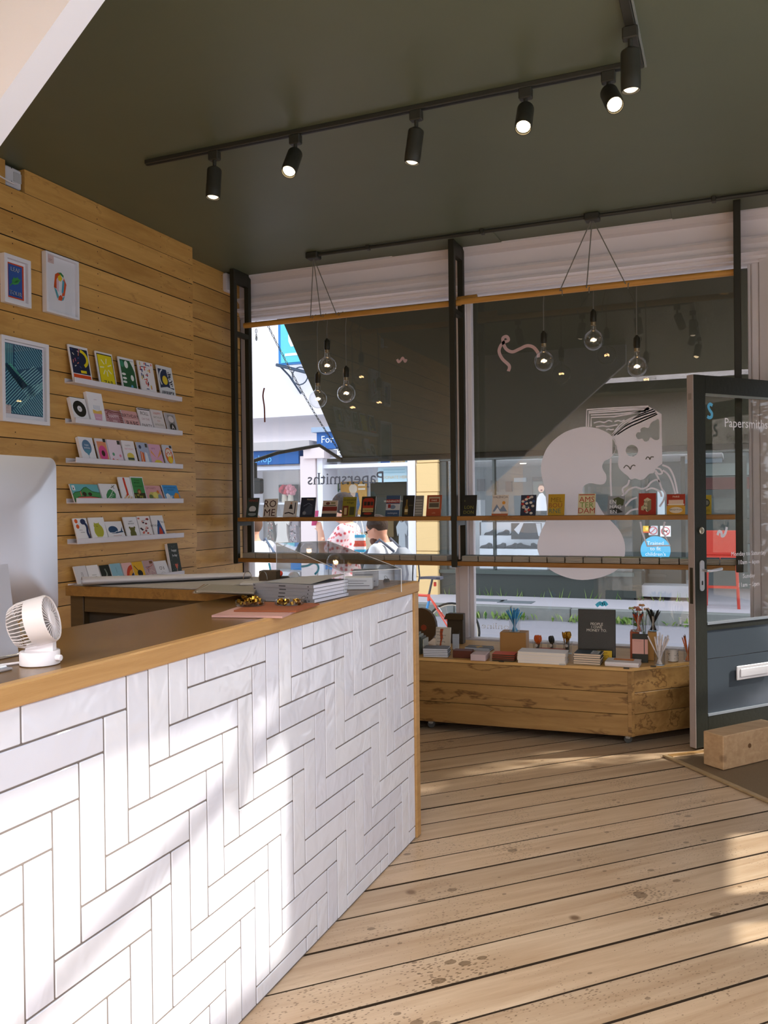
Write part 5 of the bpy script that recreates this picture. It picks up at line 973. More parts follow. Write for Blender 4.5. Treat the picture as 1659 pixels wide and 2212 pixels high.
# corner group
X = dX(1361, 1428, 0); B().box(0, .05, .02, .12, 0, .17, mat('#a8512a', .55), X, bev=.002).build('terracotta_box', label='terracotta box behind the pink and black notebook', cat='box')
X = dX(1366, 1430, 0); w = dw(1366, 1399, 1430); o = B().box(0, w, 0, .018, 0, .165, mat('#2a2a20', .5), X, bev=.001).build('notebook', label='pink notebook with black bands standing on the display', cat='notebook')
b = B(); art(b, w, .165, [('r', .0, .30, .74, .82, '#dca79a'), ('r', .79, .30, 1, .82, '#dca79a'), ('r', .1, .76, .6, .765, '#6a4a44')], X @ RX(90)); b.build('cover_print', parent=o, world=True)
X = dX(1399, 1428, 0); B().box(0, .05, .02, .12, 0, .165, mat('#c08f4a', .5, var=.08, bscale=14), X, bev=.002).build('wooden_block', label='pale timber block carrying the black pencils', cat='block')
cup(1379, 1364, .033, .09, 'clear pot of orange red pencils on the terracotta box', 16, ['#a83f1c', '#c04a22', '#8a3216'], .105, '#3a4048', z=dk_ + .1715)
cup(1411, 1362, .033, .09, 'clear pot packed with black pencils', 20, ['#26251c', '#33322a'], .12, '#1a1a14', z=dk_ + .1665)
vs = empty('flower_vase', tuple(U(1394, 1409, 2, dk_)), label='small glass vase of coral and cream flowers', cat='vase')
b = B(); b.caps = False; b.lathe([(0, 0), (.018, 0), (.022, .03), (.018, .13), (.020, .24), (.018, .24), (.016, .13), (.02, .03), (0, .004)], m_clear, 18).build('glass_body', parent=vs, smooth=True)
for k, (dx_, dy_, dz_, c) in enumerate(((-.05, 0, .275, '#e6a08a'), (-.02, .01, .29, '#e9b07a'), (-.035, -.02, .265, '#d9846a'), (.01, .0, .268, '#f0d2b8'), (-.08, .0, .27, '#d6df9a'))):
    B().tube([(0, 0, .02), (dx_ * .4, dy_ * .4, .2), (dx_, dy_, dz_)], .002, pm('#6a8a4a'), 5).build('stem', parent=vs)
    fb = B()
    for q in range(7): fb.sphere((dx_ + .011 * math.cos(q * .9), dy_ + .011 * math.sin(q * .9), dz_ + .004 * (q % 2)), .009, pm(c), 8, sc=(1, 1, .6))
    fb.build('flower_head', parent=vs, smooth=True)
for q in ((-.10, .20, .03), (-.08, .17, .02), (.03, .25, .02)):
    B().add([(q[0] * .3, 0, q[1] - .02), (q[0] * .7, -.015, q[1]), (q[0] * 1.1, .0, q[1] - .02 + q[2]), (q[0] * .7, .015, q[1] + .01)], [(0, 1, 2, 3)], pm('#4f8a3a')).build('leaf', parent=vs)
cup(1425, 1436, .031, .085, 'clear pot of white pencils at the corner of the display', 14, ['#efe9ea', '#e2dcde'], .175, None, spread=.9, sr=.004)
ct = empty('ceramic_cup', tuple(U(1454, 1428, 2, dk_)), label='small white cup with black scribble pattern', cat='cup')
b = B(); b.caps = False; b.lathe([(0, 0), (.026, 0), (.029, .003), (.029, .07), (.0265, .07), (.0265, .005), (0, .005)], mat('#e9e6e2', .35), 24).build('body', parent=ct, smooth=True)
sc_ = B()
for k in range(40):
    a = rb.uniform(0, 6.28); z_ = rb.uniform(.008, .05); sc_.tube([(.0295 * math.cos(a + t * .05), .0295 * math.sin(a + t * .05), z_ + .003 * (t % 2)) for t in range(5)], .0006, pm('#2b2a26'), 4)
sc_.build('scribble_pattern', parent=ct)
cup(1486, 1428, .024, .09, 'clear pot of orange pencils beside the door', 12, ['#d2661e', '#e07a2a'], .14, '#7a4a22')
for i, (px, py) in enumerate(((1010, 1422), (1083, 1430), (1214, 1437), (1353, 1445), (1411, 1441))):
    X = dX(px, py); B().box(-.016, .016, -.004, .004, 0, .008, mat('#2b2a22' if i != 2 else '#b9b6b0', .4), X, bev=.0015).build('price_clip', label=('black price clip in front of the dark red box', 'black price clip in front of the red notebooks', 'silver price clip in front of the white notebooks', 'black price clip at the display corner', 'black price clip by the white pencils')[i], cat='clip')

# ================================================================== open door and its timber block
m_door = mat('#26271e', .5, spec=.2, bump=.12, bscale=40); m_dpan = mat('#4b535b', .16, spec=.6, bump=.04, bscale=20); m_dedge = mat('#a89c96', .6, bump=.2, bscale=80)
AD = Vector((-.205, 4.967, .012)); dd = Vector((.64, .768, 0)).normalized(); nn = Vector((dd.y, -dd.x, 0))
XD = Matrix(((dd.x, -nn.x, 0, AD.x), (dd.y, -nn.y, 0, AD.y), (0, 0, 1, AD.z), (0, 0, 0, 1)))
DW, DH = .86, 2.068
door = B().box(.0, .092, 0, .045, 0, DH, m_door, XD, bev=.002).box(DW - .092, DW, 0, .045, 0, DH, m_door, XD, bev=.002).box(.092, DW - .092, 0, .045, 1.966, DH, m_door, XD).box(.092, DW - .092, 0, .045, .0, .168, m_door, XD).box(.092, DW - .092, 0.004, .041, .645, .682, m_door, XD)
door = door.build('door_1', kind='structure', label='open dark green glazed shop door')
B().box(-.004, -.0005, .001, .044, .001, DH - .001, m_dedge, XD).build('edge_strip', parent=door, world=True)
B().box(-.0055, -.004, .012, .034, .80, 1.0, mat('#3a3324', .5), XD).box(-.0055, -.004, .012, .034, 1.93, 1.965, mat('#8d857c', .5), XD).build('lock_faceplate', parent=door, world=True)
for z0, z1 in ((.17, .483), (.487, .645)): B().box(.094, DW - .094, .010, .036, z0, z1, m_dpan, XD).build('panel', parent=door, world=True)
m_bead = mat('#8d949c', .4)
B().box(.092, DW - .092, -.002, .01, .168, .180, m_bead, XD).box(.092, DW - .092, -.002, .012, .678, .692, m_bead, XD).box(.092, DW - .092, -.002, .01, 1.955, 1.968, mat('#777a70', .4), XD).build('beading', parent=door, world=True)
B().box(.09, DW - .09, .020, .026, .682, 1.97, m_glass, XD).build('glass_pane', parent=door, world=True)
m_chr = mat('#d6d8dc', .3, metal=.55)
h_ = B(); h_.prism([(x, z) for x, z in rrect(.034, .17, .016, 5, .05, .955)], -.005, 0, m_chr, XD, axis='y'); hp = h_.build('handle_plate', parent=door, world=True)
B().tube([XD @ Vector(q) for q in ((.05, -.004, .985), (.05, -.045, .985), (.062, -.055, .985), (.10, -.055, .988), (.15, -.052, .992))], .008, m_chr, 10).build('lever', parent=hp, world=True, smooth=True)
B().prism([(x, z) for x, z in rrect(.010, .024, .0045, 4, .05, .915)], -.0065, -.005, mat('#22221c', .6), XD, axis='y').build('keyhole', parent=hp, world=True)
B().lathe([(0, 0), (.018, 0), (.019, .004), (.012, .007), (0, .007)], mat('#bdb49c', .3, metal=.8), 18, XD @ T(.050, 0, 1.205) @ RX(90)).build('door_lock', parent=door, world=True)
lp = B().box(.318, .60, -.008, 0, .345, .425, mat('#d5d2d4', .35), XD, bev=.003).build('letter_plate', parent=door, world=True)
B().box(.345, .575, -.012, -.007, .362, .408, mat('#e4e2e4', .3), XD, bev=.002).build('flap', parent=lp, world=True)
# door lettering
XG = XD @ T(0, .0195, 0) @ RX(90)
lt = B(); m_wv = lambda c: mat(c, .6)
art(lt, 1, 1, [('l', spline([(.168, 1.905), (.150, 1.912), (.136, 1.900), (.145, 1.880), (.162, 1.862), (.160, 1.842), (.142, 1.836), (.126, 1.842)], 6), .018, '#5fb2d6'), ('t', 'Papersmiths', .445, 1.815, .054, {'serif': True, 'b': .006, 'sx': .98}, '#efeaea'),
                ('l', spline([(.20, 1.175), (.21, 1.195), (.23, 1.19), (.235, 1.17), (.255, 1.175), (.27, 1.20), (.275, 1.22)], 6), .018, '#e4e2e6'),
                ('t', 'Monday to Saturday', .455, 1.065, .026, {'b': .02}, '#f4f2f4'), ('t', '10am \u2013 6pm', .455, 1.015, .026, {'b': .02}, '#f4f2f4'), ('t', 'Sunday', .455, .935, .026, {'b': .02}, '#f4f2f4'), ('t', '11am \u2013 5pm', .455, .885, .026, {'b': .02}, '#f4f2f4')], XG, z=.0008, dz=0, mm=m_wv)
lt.build('lettering', parent=door, world=True)
# timber door stop
eb_ = Vector((.62, .785, 0)).normalized(); ea_ = Vector((-eb_.y, eb_.x, 0)); pk = U(1563, 1670, 2, .0)
XB = Matrix(((eb_.x, ea_.x, 0, pk.x), (eb_.y, ea_.y, 0, pk.y), (0, 0, 1, 0), (0, 0, 0, 1)))
m_blk = wood('block_wood', '#a8855e', '#cfae86', axis=0, rough=.6, rvar=.03, knots=.5, gs=8)
bo = B().box(0, .46, 0, .125, .0125, .187, m_blk, XB, bev=.004).build('door_stop', label='rough timber block holding the shop door open', cat='block')
B().lathe([(0, 0), (.012, 0), (.012, .0015), (0, .0015)], mat('#6b4a28', .7), 12, XB @ T(.20, -.0003, .11) @ RX(90)).build('knot', parent=bo, world=True)
# ================================================================== vinyl on the window
def vinyl(name, c, tr=.5):
    m = bpy.data.materials.new(name); m.use_nodes = True; nt = m.node_tree; nt.nodes.remove(nt.nodes['Principled BSDF'])
    d = nt.nodes.new('ShaderNodeBsdfDiffuse'); t = nt.nodes.new('ShaderNodeBsdfTranslucent'); d.inputs[0].default_value = (*lin(c), 1); t.inputs[0].default_value = (*lin(c), 1)
    mx = nt.nodes.new('ShaderNodeMixShader'); mx.inputs[0].default_value = tr; nt.links.new(d.outputs[0], mx.inputs[1]); nt.links.new(t.outputs[0], mx.inputs[2]); nt.links.new(mx.outputs[0], nt.nodes['Material Output'].inputs[0]); return m
v_pink = vinyl('pink_vinyl', '#fdf4f3', .4); v_cyan = vinyl('cyan_vinyl', '#5cc4dc', .4); v_grey = vinyl('grey_vinyl', '#8d929c', .5); v_white = vinyl('white_vinyl', '#eeecee', .4); v_rose = vinyl('rose_vinyl', '#dcbab6', .3); v_brown = vinyl('brown_vinyl', '#8f5a4e', .2)
YD = YG - .0008
def gp(x, y): p = U(x, y, 1, YD); return (p.x, p.z)
def filled(loops):
    cu = bpy.data.curves.new('f', 'CURVE'); cu.dimensions = '2D'; cu.fill_mode = 'FRONT'
    for lp in loops:
        s = cu.splines.new('POLY'); s.points.add(len(lp) - 1)
        for q, (x, y) in zip(s.points, lp): q.co = (x, y, 0, 1)
        s.use_cyclic_u = True
    o = bpy.data.objects.new('f', cu); COL.objects.link(o)
    me = bpy.data.meshes.new_from_object(o.evaluated_get(bpy.context.evaluated_depsgraph_get()))
    v = [(p.co.x, YD, p.co.y) for p in me.vertices]; f = [tuple(q.vertices) for q in me.polygons]
    bpy.data.objects.remove(o); bpy.data.curves.remove(cu); bpy.data.meshes.remove(me); return v, f
XG_ = Matrix(((1, 0, 0, 0), (0, 0, -1, YD), (0, 1, 0, 0), (0, 0, 0, 1)))
def vline(b, pts, wd_px, m, k=6, closed=False, smooth=True):
    q = spline(pts, k, closed) if smooth else pts
    q = [gp(*p) for p in q]; stroke(b, q, wd_px / 292.0, m, 0, XG_, closed)
Q = lambda pts: [(1120 + x / 4.366, 860 + y / 4.366) for x, y in pts]
head = [(640, 270), (760, 290), (860, 340), (905, 390), (922, 440), (915, 490), (890, 540), (850, 575), (810, 595), (790, 640), (800, 680), (825, 720), (828, 770), (810, 805), (780, 815), (740, 812), (690, 803), (650, 808), (615, 832), (605, 870), (618, 915), (668, 955), (735, 978), (760, 1020), (815, 1105), (890, 1175), (960, 1260), (1000, 1360), (1005, 1460), (980, 1560), (900, 1640), (760, 1695), (600, 1715), (450, 1690), (300, 1620), (215, 1510), (182, 1440), (180, 1370), (215, 1250), (258, 1160), (268, 1060), (262, 960), (245, 860), (220, 740), (212, 650), (230, 560), (270, 470), (340, 390), (440, 320), (550, 282)]
cres = [(886, 382), (905, 410), (918, 450), (913, 485), (900, 515), (886, 535)]
fig = empty('window_sticker', tuple(U(1260, 1100, 1, YD)), label='large pale pink vinyl figure reading an open book on the window', cat='sticker')
v, f = filled([[gp(*p) for p in spline(Q(head), 3, True)], [gp(*p) for p in Q(cres)]])
B().add(v, f, v_pink).build('reader', parent=fig, world=True)
mp_ = spline(Q([(930, 480), (920, 430), (885, 358)]), 4)[:-1] + Q([(885, 358), (1225, 76), (1350, 150), (1356, 600)]) + spline(Q([(1356, 620), (1300, 660), (1275, 705), (1235, 715), (1190, 758), (1150, 772), (1100, 758), (1060, 768), (1030, 735), (985, 700), (950, 660), (938, 610), (944, 560), (938, 505), (930, 480)]), 4)
cloud = spline(Q([(1108, 355), (1120, 325), (1150, 320), (1152, 290), (1185, 275), (1225, 280), (1250, 235), (1290, 210), (1325, 206), (1330, 360), (1318, 392), (1280, 392), (1245, 370), (1225, 402), (1190, 408), (1165, 382), (1130, 388)]), 4, True)
hole = [(1120 + (1070 + 58 * math.cos(a)) / 4.366, 860 + (496 + 55 * math.sin(a)) / 4.366) for a in [2 * math.pi * i / 24 for i in range(24)]]
v, f = filled([[gp(*p) for p in mp_], [gp(*p) for p in cloud], [gp(*p) for p in hole]])
B().add(v, f, v_pink).build('open_page', parent=fig, world=True)
def vstroke(pts, wd, m, smooth=True):
    b = B(); vline(b, pts, wd, m, smooth=smooth); b.build('drawn_line', parent=fig, world=True)
for pts in ([(640, 270), (645, 108), (900, 92), (1225, 76)], [(660, 270), (664, 125), (900, 108), (1230, 92)], [(684, 270), (686, 182), (900, 175), (1050, 150), (1230, 105)], [(664, 140), (900, 125), (1235, 98)], [(680, 160), (950, 148), (1200, 120)]): vstroke(Q(pts), 2.6, v_pink, smooth=False)
for pts in ([(885, 350), (1000, 240), (1120, 180), (1290, 120)], [(900, 352), (1010, 262), (1130, 205), (1300, 140)], [(885, 345), (960, 250), (1060, 190), (1270, 105)], [(930, 345), (1040, 275), (1150, 225), (1310, 150)]): vstroke(Q(pts), 2.4, v_pink)
for pts in ([(710, 235), (760, 222), (810, 228), (850, 212), (885, 222)], [(905, 222), (940, 212), (970, 218), (1000, 206)], [(730, 270), (790, 262), (850, 266), (935, 250)], [(828, 300), (850, 292), (870, 298), (900, 294)]): vstroke(Q(pts), 2.4, v_pink)
for pts in ([(870, 570), (868, 740), (876, 935)], [(1045, 770), (1030, 815), (985, 850), (985, 885), (995, 905), (975, 925)], [(1000, 910), (1040, 865), (1100, 840), (1160, 855), (1210, 840), (1250, 795), (1300, 770), (1330, 790)], [(1290, 700), (1320, 760), (1350, 850), (1380, 900), (1370, 960), (1330, 1025)], [(1355, 630), (1420, 660), (1460, 730), (1480, 800), (1500, 900)], [(1360, 680), (1410, 720), (1450, 800), (1480, 905)], [(1290, 680), (1320, 715), (1355, 705), (1335, 670), (1300, 660)], [(1005, 1020), (1060, 960), (1120, 935)], [(1005, 1110), (1060, 1060), (1130, 1045)], [(1200, 870), (1260, 850), (1330, 880), (1350, 930)]): vstroke(Q(pts), 3.4, v_pink)
vstroke(Q([(1150, 1165), (1165, 1260), (1215, 1395), (1430, 1390), (1360, 1260), (1380, 1165)]), 3.4, v_pink, smooth=False)
b = B()
for pts in ([(992, 660), (1015, 635), (1040, 648), (1055, 670), (1065, 645), (1085, 632), (1102, 640)], [(1200, 578), (1215, 556), (1232, 562), (1240, 578), (1250, 556), (1276, 555)]): vline(b, Q(pts), 2.0, mat('#6d6a60', .6))
o = b.build('wave_marks', parent=fig, world=True); o.location.y -= .0006
def deco(name, pts, wd, m, label, close=False):
    b = B(); vline(b, pts, wd, m, 8, close); return b.build(name, label=label, cat='sticker')
deco('window_squiggle', [(1098, 802), (1100, 790), (1085, 775), (1078, 758), (1085, 742), (1098, 735), (1094, 727), (1086, 732), (1092, 752), (1106, 760), (1122, 754), (1138, 747), (1152, 750), (1162, 762), (1163, 772)], 6.5, v_rose, 'looping pink vinyl squiggle beside the left bulb of the right cluster')
deco('window_squiggle', [(858, 776), (861, 782), (866, 778), (870, 773), (875, 781), (878, 776)], 5, v_rose, 'tiny pink vinyl squiggle on the left window pane')
deco('window_squiggle', [(571, 838), (568, 855), (571, 880), (572, 912)], 4, v_brown, 'thin brown vinyl squiggle near the left post')
deco('window_squiggle', [(581, 1216), (583, 1226), (585, 1237)], 5, v_cyan, 'short cyan vinyl stroke low on the left window')
deco('window_squiggle', [(650, 1224), (664, 1222), (678, 1216), (687, 1222), (687, 1232), (680, 1241)], 5, v_cyan, 'curling cyan vinyl stroke low on the left window')
deco('window_squiggle', [(1288, 1309), (1296, 1303), (1301, 1306), (1306, 1302), (1311, 1308)], 7, v_cyan, 'small cyan vinyl mark above the black notepad')
def wtext(t, x0, x1, yc, hpx, m, label, **k):
    A, C_ = gp(x0, yc), gp(x1, yc); w = C_[0] - A[0]; b = B(); opt = dict(mirror=True); opt.update(k)
    v, f = text_mesh(t, opt.get('b', 0), opt.get('serif', False)); ww = max(p[0] for p in v) - min(p[0] for p in v); s_ = w / ww; sy = hpx / 285.0 / .72
    vs = [(-(x) * s_ + (A[0] + C_[0]) / 2, YD, (A[1] + C_[1]) / 2 + (y - .36) * sy) for x, y in v]
    b.add(vs, [q[::-1] for q in f], m); return b.build('window_lettering', label=label, cat='lettering')
wtext('Papersmiths', 664, 830, 1032, 26, v_grey, 'grey shop name in serif letters seen reversed on the left window', serif=True, b=.004)
wtext('& Li', 1466, 1530, 1341, 16, v_white, 'white reversed letters low on the window by the door', serif=True, b=.01)
wtext('online', 1040, 1100, 1352, 12, v_white, 'faint white reversed word low on the window', serif=True)
# ================================================================== the street outside
RZ_, PVZ, FPZ, FY = -.42, -.36, -.22, 14.3
m_road = mat('#8f8c92', .9, bump=.3, bscale=90, var=.12); m_pave = mat('#b2adb2', .9, bump=.2, bscale=40, var=.08); m_kerb = mat('#7d7f7b', .9, bump=.3, var=.15, bscale=12)
B().box(-24, 16, 7.9, 12.86, RZ_ - .3, RZ_, m_road).build('ground_road', kind='structure', label='sunlit grey tarmac road')
B().box(-24, 16, 5.90, 7.75, RZ_ - .3, PVZ, m_pave).build('ground_pavement', kind='structure', label='pavement outside the shop window')
kn = B().box(-24, 16, 7.75, 7.9, RZ_ - .3, PVZ + .003, m_kerb).build('kerb_near', kind='structure')
B().box(-24, 16, 13.04, 22, RZ_ - .3, FPZ, m_pave).build('ground_far_pavement', kind='structure', label='paved footway across the road')
kb_ = B().box(-24, 16, 12.9, 13.04, RZ_ - .3, FPZ - .02, m_kerb).build('kerb_far', kind='structure', label='dark stone kerb across the road')
ks = None
for i in range(20):
    x = -11.5 + i * .92
    o = B().box(x, x + .905, 12.86, 13.04, RZ_ - .05, FPZ + .002 + rnd.uniform(-.004, .004), m_kerb, bev=.012).build('kerb_stone', parent=kb_, world=True)
# gutter line and weeds along the kerb
wd = B(); rw = random.Random(3); greens = [pm('#6f8f3a'), pm('#8aa65a'), pm('#4f7a34'), pm('#a3b56a')]
for k in range(300):
    x = rw.choice([rw.gauss(c, .17) for c in (-4.9, -3.9, -3.2, -2.2, -1.5, -5.8, -.6)]); y = 12.85 - abs(rw.gauss(0, .06)); h = rw.uniform(.03, .15); a = rw.uniform(0, 6.28); l = rw.uniform(.02, .10); w = rw.uniform(.008, .03)
    p = Vector((x, y, RZ_)); t = p + Vector((l * math.cos(a), -abs(l * math.sin(a)), h)); s_ = Vector((-math.sin(a) * w, math.cos(a) * w, 0)); md = (p + t) / 2 + Vector((0, 0, .02))
    wd.add([p, md + s_, t, md - s_], [(0, 1, 2, 3)], rw.choice(greens))
for k in range(60):
    x = rw.uniform(-5.2, -.4); p = Vector((x, 14.26, FPZ)); t = p + Vector((rw.uniform(-.08, .08), -.04, rw.uniform(.05, .2))); wd.add([p, p + Vector((.012, 0, 0)), t], [(0, 1, 2)], rw.choice(greens))
wd.build('weeds', label='green weeds growing along the far kerb', cat='weeds', kind='stuff')

def FB(b, x0, y0, x1, y1, d0, d1, m, bev=0):
    """box whose front rectangle is surveyed on the plane Y = d0 and which runs back to Y = d1"""
    A, C_ = U(x0, y0, 1, d0), U(x1, y1, 1, d0); zt = (U((x0 + x1) / 2, y0, 1, d0).z); zb = U((x0 + x1) / 2, y1, 1, d0).z
    return b.box(A.x, C_.x, d0, d1, zb, zt, m, None, bev)
def FP(parent, name, x0, y0, x1, y1, d0, d1, c, kids=True, label=None):
    b = B(); FB(b, x0, y0, x1, y1, d0, d1, c if not isinstance(c, str) else mat(c, .7)); return b.build(name, parent=parent, world=True, label=label)
def FArt(parent, name, x0, y0, x1, y1, d0, shapes, **k):
    A, C_ = U(x0, y0, 1, d0), U(x1, y1, 1, d0); zt = (U((x0 + x1) / 2, y0, 1, d0).z); zb = U((x0 + x1) / 2, y1, 1, d0).z
    X = Matrix(((1, 0, 0, A.x), (0, 0, -1, d0), (0, 1, 0, zb), (0, 0, 0, 1))); b = B(); art(b, C_.x - A.x, zt - zb, shapes, X, z=.004, dz=.003, **k)
    return b.build(name, parent=parent, world=True)
m_ren = mat('#ece7ea', .85, bump=.1, bscale=8, var=.03); m_pil = mat('#e6d6d4', .8); m_wht = mat('#e9e9ee', .7)
# --- charity shop
cb_ = empty('charity_shop', (-7.3, FY, FPZ), label='white rendered charity shop with a blue fascia across the road', cat='building')
b = B(); b.box(-16, -4.95, FY, FY + 6, 3.1, 8.2, m_ren); FB(b, 300, 940, 505, 1292, FY, FY + .5, m_ren); b.build('upper_wall', parent=cb_, world=True)
FP(cb_, 'cornice', 480, 955, 668, 973, FY - .22, FY + .1, '#b9b2b0')
FP(cb_, 'fascia', 470, 975, 645, 1004, FY - .12, FY + .1, '#2f5f9c')
FArt(cb_, 'fascia_lettering', 470, 975, 645, 1004, FY - .12, [('t', 'e', .335, .5, .5, {'b': .04}, '#f2f4f6'), ('t', 'shop', .575, .45, .55, {'fit': .26}, '#6fb9e6')])
FP(cb_, 'fascia', 684, 930, 790, 968, FY - .12, FY + .1, '#2f63a4'); FArt(cb_, 'fascia_lettering', 684, 930, 790, 968, FY - .12, [('t', 'For', .22, .55, .42, {'b': .02}, '#eef2f6'), ('t', 'S', .50, .55, .42, {'b': .02}, '#eef2f6')])
FP(cb_, 'fascia_cap', 672, 920, 800, 931, FY - .2, FY + .1, '#9fb0c4'); FP(cb_, 'pilaster_head', 655, 965, 700, 990, FY - .16, FY + .1, m_pil)
FP(cb_, 'lintel', 500, 1004, 900, 1012, FY, FY + .5, m_wht); FP(cb_, 'pilaster', 648, 985, 684, 1292, FY - .1, FY + .4, m_pil); FP(cb_, 'pilaster', 684, 968, 700, 1292, FY - .05, FY + .6, m_wht); FP(cb_, 'pilaster', 880, 985, 900, 1292, FY - .05, FY + .9, m_wht); FP(cb_, 'pilaster', 500, 1004, 534, 1292, FY - .05, FY + .6, m_wht)
FP(cb_, 'window_back', 500, 985, 660, 1292, FY + .75, FY + .8, '#d5cec9'); FP(cb_, 'window_base', 534, 1235, 648, 1292, FY, FY + .8, m_wht); FP(cb_, 'window_shelf', 534, 1086, 648, 1090, FY + .3, FY + .75, m_wht)
w_ = FP(cb_, 'shop_window', 534, 1012, 648, 1235, FY + .05, FY + .06, m_glass)
FP(cb_, 'picture', 602, 1047, 643, 1083, FY + .66, FY + .7, '#4a463a')
for px, c in ((615, '#c8404a'), (628, '#dc8a94')):
    p = U(px, 1087, 1, FY + .5); vz = U(px, 1086.5, 1, FY + .5).z
    B().lathe([(0, 0), (.055, 0), (.06, .06), (.05, .15), (.055, .17), (0, .17)], mat('#cfc4b0', .5), 14, T(p.x, p.y, vz)).build('vase', parent=cb_, world=True, smooth=True)
    fb = B()
    for q in range(26): a = rw.uniform(0, 6.28); e = rw.uniform(-1, 1); fb.sphere((p.x + .085 * math.cos(a) * math.sqrt(1 - e * e), p.y + .085 * math.sin(a) * math.sqrt(1 - e * e), vz + .25 + .085 * e), .045, mat(c, .8), 6)
    fb.build('pompom_flower', parent=cb_, world=True)
def garment(px0, py0, px1, py1, d, c, spots=None):
    A, C_ = U(px0, py0, 1, d), U(px1, py1, 1, d); w, h = C_.x - A.x, A.z - C_.z; x0, z0 = A.x, C_.z; r_ = []
    b = B(); pr = [(.30, 1), (.42, .97), (.58, .97), (.70, 1), (.98, .88), (.88, .70), (.76, .76), (.78, .4), (.92, 0), (.08, 0), (.22, .4), (.24, .76), (.12, .70), (.02, .88)]
    b.prism([(x0 + x * w, z0 + y * h) for x, y in pr], d, d + .12, mat(c, .85, bump=.2, bscale=9), axis='y')
    if spots:
        for q in range(40): x, y = rw.uniform(.25, .75), rw.uniform(.05, .95); b.add([(x0 + (x + .05 * math.cos(t)) * w, d - .004, z0 + (y + .03 * math.sin(t)) * h) for t in (0, 1.26, 2.5, 3.77, 5)], [(0, 1, 2, 3, 4)], mat(rw.choice(spots), .8))
    return b.build('garment', parent=cb_, world=True)
garment(574, 1110, 594, 1170, FY + .3, '#7d7468', ['#3a4a5a', '#a8484a', '#d0c8ba']); garment(590, 1115, 628, 1180, FY + .3, '#ddd5cc'); garment(620, 1115, 646, 1190, FY + .35, '#9a8f94', ['#5a4a58', '#c8a0a0', '#d8d0cc']); garment(560, 1180, 585, 1235, FY + .3, '#c9cdd4')
FP(cb_, 'window_sticker_panel', 628, 1214, 652, 1231, FY + .02, FY + .03, '#3f86c4'); FP(cb_, 'window_sticker_panel', 703, 1214, 727, 1230, FY + .02, FY + .03, '#3f86c4')
# recessed entrance
FP(cb_, 'lobby_back', 690, 980, 905, 1292, FY + 1.0, FY + 1.05, '#dfe2e6'); FP(cb_, 'lobby_ceiling', 690, 985, 900, 992, FY + .1, FY + 1.0, m_wht)
for k in range(14): FP(cb_, 'slat', 701, 1042 + k * 17, 738, 1056.5 + k * 17, FY + .96, FY + .995, '#d3d9de')
FP(cb_, 'door_opening', 800, 1041, 880, 1292, FY + .97, FY + .99, '#38392c'); FP(cb_, 'lobby_light', 800, 1036, 880, 1041, FY + .95, FY + .99, '#e2dfd0')
FP(cb_, 'picture', 708, 1044, 730, 1062, FY + .92, FY + .955, '#2f6a3e'); FP(cb_, 'picture_mount', 711, 1047, 727, 1059, FY + .91, FY + .92, '#e6e6e2')
FP(cb_, 'poster', 736, 1040, 793, 1112, FY + .90, FY + .92, '#d2a052')
FArt(cb_, 'poster_print', 736, 1040, 793, 1112, FY + .90, [('e', .48, .78, .16, .14, '#e9d9c0'), ('p', [(.3, .66), (.66, .66), (.74, .3), (.6, .0), (.36, .0), (.26, .35)], '#4f6a86'), ('p', [(.38, .66), (.58, .66), (.54, .45), (.42, .45)], '#e3c4a8'), ('r', .68, .74, .95, .8, '#f0e2c4'), ('r', .68, .86, .95, .92, '#f0e2c4')] + [('e', .1 + .2 * k, .95, .05, .04, '#4a4a2c') for k in range(5)])
FP(cb_, 'appeal_banner', 816, 990, 879, 1041, FY + .3, FY + .32, '#c3e2ea'); FArt(cb_, 'banner_print', 816, 990, 879, 1041, FY + .3, [('r', .1, .66, .42, .98, '#2a5fa6'), ('r', .45, .70, .95, .98, '#d9b878'), ('t', 'CARE', .72, .90, .12, {'b': .02, 'fit': .4}, '#f6f1e2'), ('t', 'APPEAL', .72, .76, .12, {'b': .02, 'fit': .42}, '#f6f1e2'), ('t', 'DONATE HERE', .62, .2, .13, {'b': .01, 'fit': .7}, '#e0c9a4'), ('r', .2, .5, .95, .53, '#9fc9d4'), ('r', .2, .38, .95, .41, '#9fc9d4')])
FP(cb_, 'display_board', 770, 1150, 812, 1205, FY + .6, FY + .64, '#c9b69a'); FP(cb_, 'stand_panel', 735, 1165, 770, 1235, FY + .7, FY + .75, '#b8d8de')
garment(855, 1125, 882, 1235, FY + .5, '#a8b0b4'); FP(cb_, 'sale_board', 812, 1120, 850, 1160, FY + .8, FY + .84, '#6b5a3a')
# projecting sign on its bracket
ps = empty('hanging_sign', tuple(U(625, 790, 1, FY - .5)), label='teal projecting sign with a white flame, hung on the white wall', cat='sign')
d0 = FY - .6
b = B(); FB(b, 600, 640, 672, 786, d0, d0 + .1, mat('#2f7fc0', .5)); b.build('frame', parent=ps, world=True)
b = B(); FB(b, 605, 640, 668, 782, d0 - .02, d0 + .0, mat('#5fc4d0', .5)); b.build('panel', parent=ps, world=True)
FArt(ps, 'emblem', 605, 640, 668, 782, d0 - .02, [('p', [(.36, .24), (.28, .32), (.27, .42), (.34, .50), (.36, .44), (.42, .55), (.48, .47), (.50, .52), (.56, .42), (.55, .32), (.47, .24)], '#e2f2f0'), ('r', .15, .10, .85, .14, '#e2f2f0')])
br = B(); br.tube([U(597, 788, 1, d0), U(668, 806, 1, d0)], .03, mat('#39485a', .5), 6); br.tube([U(606, 792, 1, d0), U(625, 812, 1, d0 + .3), U(650, 850, 1, FY)], .018, mat('#39485a', .5), 6)
